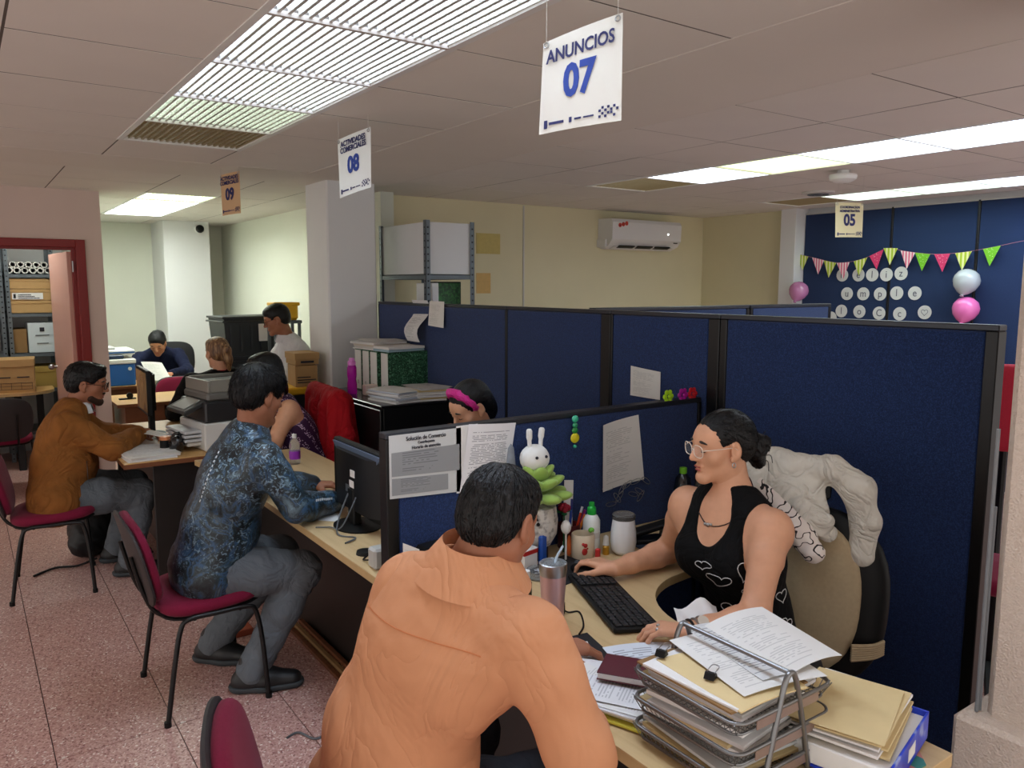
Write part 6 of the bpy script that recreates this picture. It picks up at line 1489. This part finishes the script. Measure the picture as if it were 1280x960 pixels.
MB().lathe([(.001, 0), (.026, 0), (.038, .012), (.043, .04), (.0415, .075), (.036, .118)], 32).build('cup', M('white_enamel', (226, 228, 230), .3), wt)
MB().lathe([(.037, .118), (.0385, .122), (.0385, .132), (.034, .136), (.001, .134)], 32).build('lid', M('smoke_lid', (150, 150, 150), .1, trans=.7), wt)
sb = thing('spray_bottle', 'white bottle with bright green spray cap among the pens', 'bottle', (1.905, 2.195, DESK))
MB().lathe([(.001, 0), (.024, 0), (.025, .006), (.025, .095), (.018, .108), (.012, .112)], 28).build('body', M('white_label', (222, 226, 222), .4), sb)
MB().lathe([(.0125, .112), (.0135, .115), (.0125, .132), (.008, .136), (.008, .148), (.001, .149)], 20).build('spray_cap', M('green_cap', (24, 176, 62), .35), sb)
MB().lathe([(.0255, .045), (.0256, .06), (.0255, .062)], 28).build('label_band', m_offwhite, sb); MB().ball((-.017, -.019, .072), (.009, .009, .008), 12, 8).build('green_emblem', M('emblem_green', (104, 176, 52), .5), sb)
gb = thing('small_bottle', 'small bottle with a white cap by the collar of the orange shirt', 'bottle', (1.43, 1.965, DESK))
MB().lathe([(.001, 0), (.02, 0), (.021, .005), (.021, .055), (.014, .065)], 20).build('body', M('dark_glass', (46, 56, 50), .15, trans=.3), gb); MB().lathe([(.0145, .065), (.0145, .095), (.001, .097)], 20).build('cap', m_white, gb)
mg = thing('painted_mug', 'cream mug painted with a small red figure behind the mouse', 'mug', (1.838, 2.165, DESK))
MB().lathe([(.001, 0), (.035, 0), (.038, .01), (.038, .075), (.035, .08), (.034, .01)], 28).build('cup', M('cream_china', (214, 198, 172), .35), mg)
pt_ = MB()
for dx, dz, rr in ((0, .03, .012), (.004, .05, .008), (-.012, .055, .005), (.013, .04, .005)): pt_.ball((-.018+dx*.6, -.032-.0*dx, dz), (rr, .006, rr), 10, 6)
pt_.build('painted_figure', M('red_glaze', (176, 36, 34), .4), mg)
pc = thing('pen_cup', 'dark cup crowded with pens and a felt rose by the white ruler', 'pen cup', (1.868, 2.285, DESK))
MB().lathe([(.001, 0), (.038, 0), (.04, .005), (.04, .085), (.037, .085), (.036, .005)], 24).build('cup', M('maroon_tin', (92, 30, 34), .5), pc)
for k, (c_, dx, dy, h_) in enumerate((((24, 40, 110), .01, .0, .17), ((206, 60, 24), .03, -.012, .12), ((30, 30, 34), -.02, .01, .16), ((180, 24, 60), .02, .02, .15), ((226, 120, 40), .038, -.02, .115), ((206, 206, 206), .045, .0, .135), ((150, 30, 120), .05, -.006, .125), ((40, 70, 160), -.01, -.02, .14))):
    MB().tube([(dx*.4, dy*.4, .006), (dx*1.35, dy*1.35, h_)], .0045, 8).build('pen', M('pen_%d' % k, c_, .4), pc)
rs = thing('felt_rose', 'dark red felt rose on a stem with green leaves', 'flower', (1.815, 2.25, DESK))
rm_ = MB()
for k in range(9): a = k*2.4; r_ = .004+.0022*k; rm_.ball((r_*cos(a), r_*sin(a), .178-.0012*k), (.011, .011, .013), 10, 7)
rm_.build('petals', M('rose_red', (150, 16, 44), .7), rs)
MB().tube([(0, 0, .0), (.002, .0, .165)], .003, 6).build('stem', M('leaf_green', (20, 104, 54), .6), rs)
for a in (.3, 2.2, 4.1): MB().ball((.022*cos(a), .022*sin(a), .155), (.022, .011, .004), 10, 6, rotz(a)).build('leaf', M('leaf_green', (20, 104, 54), .6), rs)
we = thing('white_maraca', 'white egg-shaped head on a stick below the felt rose', 'ornament', (1.765, 2.175, DESK))
MB().ball((0, 0, .125), (.019, .019, .026)).build('head', m_white, we); MB().cyl((0, 0, 0), (0, 0, .1), .004, n=8).build('stick', m_offwhite, we)
orr = tag(MB().lathe([(.001, 0), (.012, .01), (.013, .04), (.004, .075), (.001, .08)], 14).build('orange_marker', M('orange_foam', (220, 104, 40), .6), None, (1.805, 2.205, DESK)), 'orange pointed marker standing beside the white egg ornament', 'marker')
bb = tag(MB().box((0, 0, .055), (.035, .02, .11), rotz(.3), .006).build('blue_stapler', M('blue_plastic', (26, 76, 164), .35), None, (1.665, 2.185, DESK)), 'upright blue stapler behind the steel tumbler', 'stapler')
pb = thing('pill_box', 'white box with a red band next to the blue stapler', 'box', (1.60, 2.19, DESK), .2)
MB().bx(-.035, .035, -.02, .02, 0, .075, .002).build('body', m_white, pb); MB().bx(-.0355, .0355, -.0205, .0205, .055, .07).build('red_band', M('red_glaze', (176, 36, 34), .4), pb, smooth=0)
ct = thing('coin_tin', 'little clear tray of silver clips near the tumbler rim', 'tray', (1.58, 2.09, DESK))
MB().lathe([(.001, 0), (.04, 0), (.045, .03), (.042, .03), (.038, .004)], 24).build('dish', m_clear, ct)
for k in range(12): a = random.uniform(0, 6.28); r_ = random.uniform(0, .028); MB().tube(catmull([(r_*cos(a)+.01*cos(t), r_*sin(a)+.005*sin(t), .008+.002*k) for t in (0, 1.5, 3, 4.5)], 3, True), .0013, 4, True).build('clip', m_steel, ct)
gd = thing('perfume_bottle', 'small bottle with a gold base left of the white tumbler', 'bottle', (1.93, 2.14, DESK))
MB().lathe([(.001, 0), (.013, 0), (.013, .03), (.008, .035)], 16).build('base', M('gold', (206, 160, 62), .3, metal=.8), gd); MB().lathe([(.012, .036), (.009, .07), (.001, .075)], 16).build('cap', m_offwhite, gd)
rb = tag(MB().box((0, 0, .02), (.016, .016, .04), rotz(.4), .002).build('eraser_block', M('red_white', (196, 44, 44), .5), None, (1.868, 2.115, DESK)), 'small red and white block in front of the painted mug', 'eraser')
rl = MB().box((0, 0, .13), (.045, .004, .26), rotx(R(-8)), .001).xf(roty(R(8)), (0, 0, .002)); tag(rl.build('ruler', M('white_ruler', (214, 210, 204), .5), None, (1.845, 2.285, DESK)), 'white plastic strip leaning against the low partition', 'ruler')
sb.scale = (1.3,)*3; wt.scale = (1.14,)*3; mg.scale = (1.15,)*3; pc.scale = (1.1,)*3
# succulent plush with bunny
pl = thing('succulent_plush', 'plush succulent in a round smiling pot before the low partition', 'plush toy', (1.69, 2.25, .875))
MB().lathe([(.001, -.055), (.035, -.05), (.052, -.02), (.055, .02), (.05, .055), (.001, .06)], 26).build('pot', ramp_mat('stitched_grey', [(.35, (150, 146, 142)), (.5, (206, 202, 196))], 'noise', 60., 2., .9, bump=.5, bs=160), pl)
for x in (-.02, .03): MB().ball((x-.012, -.047, .02), .005, 10, 6).build('eye', m_black, pl)
lm = M('plush_green', (146, 178, 84), .9, var=.1, vs=40, sheen=.2)
for ring_, (n_, r_, z_, tl) in enumerate(((8, .072, .075, .15), (7, .05, .10, .45), (5, .026, .122, .8))):
    for k in range(n_):
        a = 2*pi*k/n_+.3*ring_; Rl = rotz(a)@roty(-tl); MB().ball(Rl@A((r_*.75, 0, 0))+A((0, 0, z_)), (.042, .024, .014), 12, 8, Rl).build('plush_leaf', lm, pl, smooth=80)
tag(MB().lathe([(.001, 0), (.05, 0), (.05, .05), (.001, .05)], 20).build('wicker_pot', M('dark_wicker', (44, 28, 24), .8, bump=.5, bs=120), None, (1.69, 2.265, DESK+.002)), 'dark round stand carrying the plush succulent', 'stand')
by = thing('bunny_plush', 'white bunny head plush with two ears above the plush succulent', 'plush toy', (1.685, 2.262, 1.10))
m_bw = M('plush_white', (226, 226, 222), .9, sheen=.4)
MB().ball((0, 0, .02), (.044, .04, .04)).build('head', m_bw, by, smooth=80)
for x in (-.017, .02): MB().tube(catmull([(x, 0, .05), (x*1.1, 0, .08), (x*1.2, -.002, .105)], 4), [.006]*4+[.0085]*4+[.006], 8).build('ear', m_bw, by)
for x in (-.02, .012): MB().ball((x, -.038, .03), .0045, 8, 6).build('eye', m_ink, by)
MB().tube([(-.03, -.02, -.012), (0, -.034, -.016), (.03, -.02, -.012)], .006, 6).build('green_collar', M('leaf_green', (20, 104, 54), .6), by)
gh = thing('gnome_hat', 'grey pointed felt hat rising behind the head of the orange-shirted man', 'ornament', (1.585, 2.27, DESK))
MB().lathe([(.001, 0), (.04, 0), (.045, .05), (.04, .15), (.04, .2), (.026, .30), (.012, .425), (.001, .44)], 20, sy=.6).build('felt', M('grey_felt', (122, 128, 136), .9, var=.08, vs=80), gh)
sn = MB().tube([(.045, -.02, .05), (.05, -.018, .3)], .0022, 6); sn.build('cord', M('green_cord', (120, 170, 70), .7), gh)
pl.scale = (1.38,)*3; by.scale = (1.3,)*3
# bead charm hanging on the partition
cm_ = thing('bead_charm', 'green and yellow bead charm hanging on the low partition', 'charm', (1.925, 2.335, 1.25))
for z_, c_, rr in ((-.01, (60, 190, 150), .016), (-.035, (40, 160, 110), .012), (-.055, (30, 140, 60), .014), (-.085, (226, 214, 40), .022), (-.118, (60, 170, 60), .008)):
    MB().ball((0, -.012, z_), (rr, .008, rr*.9), 12, 8).build('bead', M('bead_%d' % c_[0], c_, .3, coat=.5), cm_)
MB().cyl((0, -.008, .012), (0, -.008, -.12), .0012, n=6).build('thread', m_ink, cm_)
# paper-clip chain
pcx = thing('paperclip_chain', 'tangle of big wire paper clips on the low partition', 'paper clips', (2.20, 2.335, .90))
for k in range(11):
    cx, cz, a = -.09+.028*k*.75+random.uniform(-.012, .012), random.uniform(-.03, .045), random.uniform(-1.2, 1.2)
    lp = [(cos(t)*.028*(1 if abs(cos(t)) < 2 else 1), sin(t)*.009) for t in np.linspace(0, 6.28, 14, endpoint=False)]
    MB().tube([(cx+x*cos(a)-z*sin(a), -.008-.003*(k % 3), cz+x*sin(a)+z*cos(a)) for x, z in lp], .0014, 5, True).build('wire_clip', m_steel, pcx)
# right end of the return: punch, notes, bottles
hp_ = thing('hole_punch', 'black hole punch on the return desk beside the white tumbler', 'hole punch', (2.17, 2.15, DESK), R(-25))
MB().bx(-.08, .08, -.04, .04, 0, .02, .004).build('base', m_black, hp_); MB().box((0, 0, .055), (.16, .06, .02), roty(R(-14)), .006).build('lever', m_black, hp_); MB().bx(.05, .07, -.03, .03, .02, .05).build('hinge_block', m_greysteel, hp_)
MB().box((.03, -.0, .068), (.04, .045, .004), roty(R(-14))).build('yellow_note', M('yellow_note', (226, 216, 60), .7), hp_)
tag(MB().box((0, 0, .02), (.06, .06, .04), rotz(.3), .002).build('sticky_notes', M('yellow_note', (226, 216, 60), .7), None, (2.33, 2.14, DESK)), 'yellow block of sticky notes by the dark drink bottle', 'note block')
sheet_obj('dark blue booklet lying under the hole punch', [(2.06, 2.0, DESK+.004), (2.30, 1.96, DESK+.004), (2.34, 2.12, DESK+.004), (2.08, 2.15, DESK+.004)], M('dark_booklet', (44, 56, 78), .4), name='booklet', cat='booklet', th=.003)
db = thing('drink_bottle', 'dark drink bottle with a lime green cap in the partition corner', 'bottle', (2.48, 2.27, DESK))
MB().lathe([(.001, 0), (.036, 0), (.038, .008), (.038, .15), (.03, .19), (.015, .21)], 28).build('body', M('dark_bottle', (26, 28, 32), .15, spec=.7), db); MB().lathe([(.016, .21), (.016, .235), (.001, .238)], 16).build('cap', M('lime_cap', (120, 200, 40), .4), db)
cb2 = thing('clear_bottle', 'clear water bottle in the corner next to the dark drink bottle', 'bottle', (2.585, 2.25, DESK))
MB().lathe([(.001, 0), (.033, 0), (.034, .01), (.034, .14), (.028, .18), (.013, .20)], 24).build('body', m_clear, cb2); MB().lathe([(.014, .2), (.014, .22), (.001, .222)], 16).build('cap', M('blue_plastic', (26, 76, 164), .35), cb2)
# flower clips on the partition top
for c_, x_, lab in (((176, 226, 30), 2.47, 'lime green flower clip on top of the low partition'), ((176, 20, 150), 2.56, 'magenta flower clip on top of the low partition'), ((206, 30, 40), 2.62, 'red flower clip next to the magenta one')):
    t = thing('flower_clip', lab, 'flower clip', (x_, 2.37, 1.262), 0., 'flower clips')
    for k in range(6): a = 2*pi*k/6; MB().ball((.02*cos(a), -.012, .018+.02*sin(a)), (.012, .006, .012), 10, 6).build('petal', M('petal_%d_%d' % c_[:2], c_, .4), t)
    MB().ball((0, -.018, .018), .008, 10, 6).build('centre', M('petal_%d_%d' % c_[:2], c_, .4), t)
# speaker, card, panda behind the orange man
spk = thing('speaker', 'small black desktop speaker at the foot of the low partition', 'speaker', (1.262, 2.275, DESK), .15)
MB().bx(-.05, .05, -.04, .04, 0, .13, .012).build('body', m_black, spk); MB().bx(-.045, .045, -.042, -.04, .01, .12, .002).build('grille', M('grille', (30, 30, 33), .7, bump=.3, bs=600), spk)
text('badge', 'E', .03, m_offwhite, spk, (.02, -.0425, .055), A([[1, 0, 0], [0, 0, -1], [0, 1, 0]]).astype(float))
sheet_obj('folded white card standing at the partition foot', [(1.165, 2.30, DESK), (1.20, 2.25, DESK), (1.20, 2.25, DESK+.13), (1.165, 2.30, DESK+.145)], m_paper3, name='card', cat='card')
pa = thing('panda_toy', 'tiny panda head toy above the desktop speaker', 'toy', (1.335, 2.25, DESK))
MB().ball((0, 0, .125), (.026, .024, .024)).build('head', m_white, pa); MB().lathe([(.001, 0), (.022, 0), (.025, .06), (.012, .105)], 16).build('body', m_black, pa)
for x in (-.01, .01): MB().ball((x, -.021, .128), (.006, .005, .007), 8, 6).build('eye_patch', m_black, pa)
for x in (-.02, .02): MB().ball((x, 0, .148), .009, 8, 6).build('ear', m_black, pa)
MB().tube([(0, 0, .15), (.004, 0, .175)], .003, 6).build('hook', m_black, pa)
# desk pad, receipts, papers
dpad = sheet_obj('black desk pad under the receipts', [(1.14, 1.33, DESK+.002), (1.36, 1.38, DESK+.002), (1.43, 1.66, DESK+.002), (1.16, 1.70, DESK+.002)], M('desk_pad', (26, 27, 32), .6), name='desk_pad', cat='desk pad', th=.0015)
sheet_obj('crumpled till receipt lying between the tumbler and the orange sleeve', [(1.18, 1.46, DESK+.006), (1.29, 1.42, DESK+.006), (1.38, 1.60, DESK+.004), (1.29, 1.64, DESK+.004)], m_paper, .0, lambda u, v: .012*abs(sin(v*4.5))+.004*sin(u*5), name='receipt', cat='receipt')
sheet_obj('second receipt slip lying on the desk pad', [(1.22, 1.37, DESK+.005), (1.31, 1.36, DESK+.005), (1.34, 1.46, DESK+.006), (1.25, 1.49, DESK+.006)], m_paper3, .004, name='receipt', cat='receipt')
sheet_obj('white form with blue print between the hand and the letter tray', [(1.31, 1.31, DESK+.004), (1.50, 1.26, DESK+.01), (1.57, 1.47, DESK+.008), (1.40, 1.56, DESK+.004)], paper_mat('blue_form', (214, 220, 228), 20, .5, .08, .1, 16), .006, name='form')
sheet_obj('white tissue by the woman in black', [(1.62, 1.48, DESK+.004), (1.72, 1.40, DESK+.004), (1.80, 1.50, DESK+.06), (1.68, 1.56, DESK+.05)], m_blank, .015, lambda u, v: .018*sin(8*u+3*v), name='tissue', cat='tissue')
stack('papers and yellow folders lying at the desk edge left of the letter tray', (1.245, 1.335, DESK+.004), .20, .24, .03, 4, R(20), [M('yellow_folder', (206, 196, 70), .6), m_blank, m_manila, m_paper], .012, top=[(0, 0, .1, m_paper3), (.01, .02, .25, m_paper)])
bk = thing('burgundy_notebook', 'burgundy notebook on the papers beside the letter tray', 'notebook', (1.30, 1.345, DESK+.046), R(35))
MB().bx(-.05, .05, -.07, .07, .002, .016).build('pages', m_blank, bk); MB().bx(-.053, .053, -.072, .072, .016, .019, .001).build('cover', M('burgundy', (84, 22, 36), .5), bk); MB().bx(-.053, .053, -.072, .072, 0, .002).build('back_cover', M('burgundy', (84, 22, 36), .5), bk)
# ---------------------------------------------------------------- wire letter tray
lt = thing('letter_tray', 'three-tier wire letter tray heaped with documents', 'letter tray', (1.315, 1.05, DESK))
m_wire = M('grey_wire', (128, 128, 128), .3, metal=.8)
def rrect(w, d, r, z, n=5):
    P = []
    for cx, cy, a0 in ((w/2-r, d/2-r, 0), (-w/2+r, d/2-r, 90), (-w/2+r, -d/2+r, 180), (w/2-r, -d/2+r, 270)):
        for k in range(n+1): a = R(a0+90*k/n); P.append((cx+r*cos(a), cy+r*sin(a), z))
    return P
for k, z in enumerate((.012, .075, .138)):
    tr_ = MB().tube(rrect(.31, .29, .03, z+.028), .0045, 8, True).build('tray_rim', m_wire, lt, smooth=60)
    ms_ = MB(); ms_.tube(rrect(.29, .27, .025, z), .0025, 6, True)
    for q in range(22): x = -.14+.28*q/21; ms_.tube([(x*1.06, -.145, z+.028), (x, -.13, z), (x, .13, z), (x*1.06, .145, z+.028)], .0012, 4)
    for q in range(20): y = -.13+.26*q/19; ms_.tube([(-.155, y*1.05, z+.028), (-.14, y, z), (.14, y, z), (.155, y*1.05, z+.028)], .0012, 4)
    mo_ = ms_.build('wire_mesh', m_wire, tr_); mo_['kind'] = 'stuff'
    MB().bx(-.1, .1, -.1475, -.144, z+.004, z+.028, .001).build('front_plate', M('tray_plate', (150, 128, 118), .4, metal=.4), tr_)
for y in (-.147, .140): MB().tube(catmull([(-.075, y, 0), (-.045, y, .12), (-.018, y, .212), (0, y, .232), (.018, y, .212), (.045, y, .12), (.075, y, 0)], 6), .006, 10).build('end_frame', m_wire, lt, smooth=60)
MB().cyl((0, -.147, .231), (0, .140, .231), .0055, n=10).build('carry_bar', m_wire, lt)
for k, (z, n_, h_) in enumerate(((.766, 4, .04), (.829, 5, .045), (.892, 6, .042))):
    stack(['document pile in the bottom tier of the letter tray', 'document pile in the middle tier of the letter tray', 'document pile in the top tier of the letter tray'][k], (1.315, 1.06, z), .265, .245, h_, n_, R((-4, 5, 3)[k]), [m_blank, m_manila, m_paper, M('grey_paper', (190, 190, 188), .7), m_blank], .014, group='documents in the letter tray')
sheet_obj('manila folder jutting from the top tier towards the camera', [(1.18, .915, .936), (1.37, .90, .936), (1.44, 1.10, .938), (1.20, 1.16, .938)], m_manila, .006, name='folder', cat='folder', th=.003)
sheet_obj('brown clipboard edge under the top papers of the tray', [(1.17, .93, .931), (1.40, .92, .931), (1.40, 1.19, .931), (1.17, 1.19, .931)], m_carddark, .0, name='clipboard', cat='clipboard', th=.004)
sheet_obj('printed form spread on top of the letter tray', [(1.22, .94, .945), (1.43, .895, .945), (1.49, 1.14, .950), (1.27, 1.19, .952)], m_paper3, .006, name='form')
sheet_obj('upper form slanting across the letter tray to the right', [(1.35, .93, .955), (1.53, .925, .950), (1.56, 1.16, .962), (1.38, 1.185, .960)], m_paper3, .010, lambda u, v: .01*u*v, name='form')
sheet_obj('grey-ruled sheet in the middle of the tray papers', [(1.29, .95, .953), (1.38, .93, .953), (1.44, 1.18, .957), (1.34, 1.21, .957)], paper_mat('ruled_form', (206, 206, 206), 30, .5, .04, .03, 10), .003, name='form')
for k, (x, y) in enumerate(((1.215, 1.16), (1.225, 1.03))):
    c_ = thing('binder_clip', ['black binder clip at the far edge of the tray papers', 'black binder clip at the near edge of the tray papers'][k], 'clip', (x, y, .944), R(20)); MB().prism([(-.012, 0), (.012, 0), (.004, .012), (-.004, .012)], -.011, .011, rot=rotx(R(90))).build('jaw', m_black, c_); MB().tube(catmull([(.0, .008, .012), (.028, .008, .014), (.034, 0, .014), (.028, -.008, .014), (0, -.008, .012)], 4), .0012, 5).build('wire_handle', m_steel, c_)
# right stack: ream wrapper, folders
rp_ = thing('paper_ream', 'opened blue ream wrapper holding paper at the desk end', 'paper ream', (1.535, .875, DESK+.012), R(14))
MB().bx(-.135, .135, -.095, .095, 0, .045, .003).build('sheets', m_blank, rp_)
m_bl = ramp_mat('ream_blue', [(.4, (20, 44, 176)), (.6, (34, 70, 206)), (.75, (190, 206, 236))], 'noise', 14., 2., .3)
MB().bx(-.138, .138, -.1, -.095, -.001, .055, .001).build('wrapper_side', m_bl, rp_); MB().bx(.135, .14, -.1, .1, -.001, .058, .001).build('wrapper_side', m_bl, rp_); MB().bx(-.138, .138, -.1, .1, -.004, -.001).build('wrapper_bottom', m_bl, rp_)
MB().bx(-.02, .03, -.1012, -.1002, .012, .04).build('wrapper_label', m_paper3, rp_, smooth=0)
sheet_obj('pink leaflet with a teal stripe under the blue ream', [(1.40, .775, DESK+.003), (1.60, .765, DESK+.003), (1.67, .83, DESK+.003), (1.46, .85, DESK+.003)], ramp_mat('leaflet', [(0, (206, 138, 128)), (.7, (60, 140, 130))], 'X', 2.6, 0., .5, const=True), name='leaflet', cat='leaflet', th=.006)
stack('pile of manila folders and papers on the blue ream', (1.535, .905, DESK+.062), .25, .20, .035, 6, R(16), [m_manila, m_blank, m_manila, m_paper], .012, top=[(0, .0, .03, m_manila), (-.02, .005, .08, m_manila)])
# office cord on the floor
tag(MB().tube(catmull([(1.36, 3.35, .006), (1.25, 3.12, .006), (1.15, 2.95, .006), (1.10, 2.82, .006), (1.02, 2.78, .006), (.98, 2.86, .006), (.93, 2.85, .006)], 8), .0045, 6).build('floor_cable', M('grey_cable', (88, 92, 96), .5)), 'grey cable lying on the terrazzo by the counter foot', 'cable')
# brown handbag behind the low partition
tag(nmesh('handbag', sdf([ell((1.615, 2.74, .965), (.065, .12, .225), None, .05)], .009, folds(.012, 18.), cuts=[((0, 0, DESK+.001), (0, 0, -1))]), M('tan_leather', (150, 102, 52), .5), None, (1.615, 2.74, DESK), True), 'tan leather bag beside the face of the woman with the pink headband', 'bag')
# white conduit beside the stucco pillar
tag(MB().tube([(2.092, .884, .657), (2.092, .884, 1.40)], .005, 8).tube([(2.105, .882, .657), (2.105, .882, 1.2)], .004, 8).build('pillar_cable', M('grey_cable2', (120, 124, 128), .5)), 'pale cable running down beside the stucco pillar', 'cable')
wb2 = thing('water_bottle', 'small clear bottle with a purple label before the patterned dress', 'bottle', (1.50, 4.28, DESK))
MB().lathe([(.001, 0), (.028, 0), (.03, .01), (.03, .11), (.02, .14), (.012, .15)], 20).build('body', m_clear, wb2); MB().lathe([(.0305, .03), (.031, .035), (.031, .07), (.0305, .075)], 20).build('label_band', M('purple_band', (140, 40, 170), .5), wb2); MB().lathe([(.013, .15), (.013, .17), (.001, .172)], 14).build('cap', m_white, wb2)
tag(MB().tube(catmull([(1.43, 1.80, DESK+.10), (1.45, 1.81, DESK+.03), (1.47, 1.80, DESK+.005), (1.50, 1.78, DESK+.005), (1.45, 1.70, DESK+.005), (1.40, 1.66, DESK+.005)], 7), .0028, 6).tube(catmull([(1.435, 1.82, DESK+.09), (1.46, 1.83, DESK+.02), (1.455, 1.80, DESK+.005), (1.44, 1.78, DESK+.05)], 7), .003, 6).build('charging_cable', m_black), 'looped black charging cable between the steel tumbler and the keyboard', 'cable')
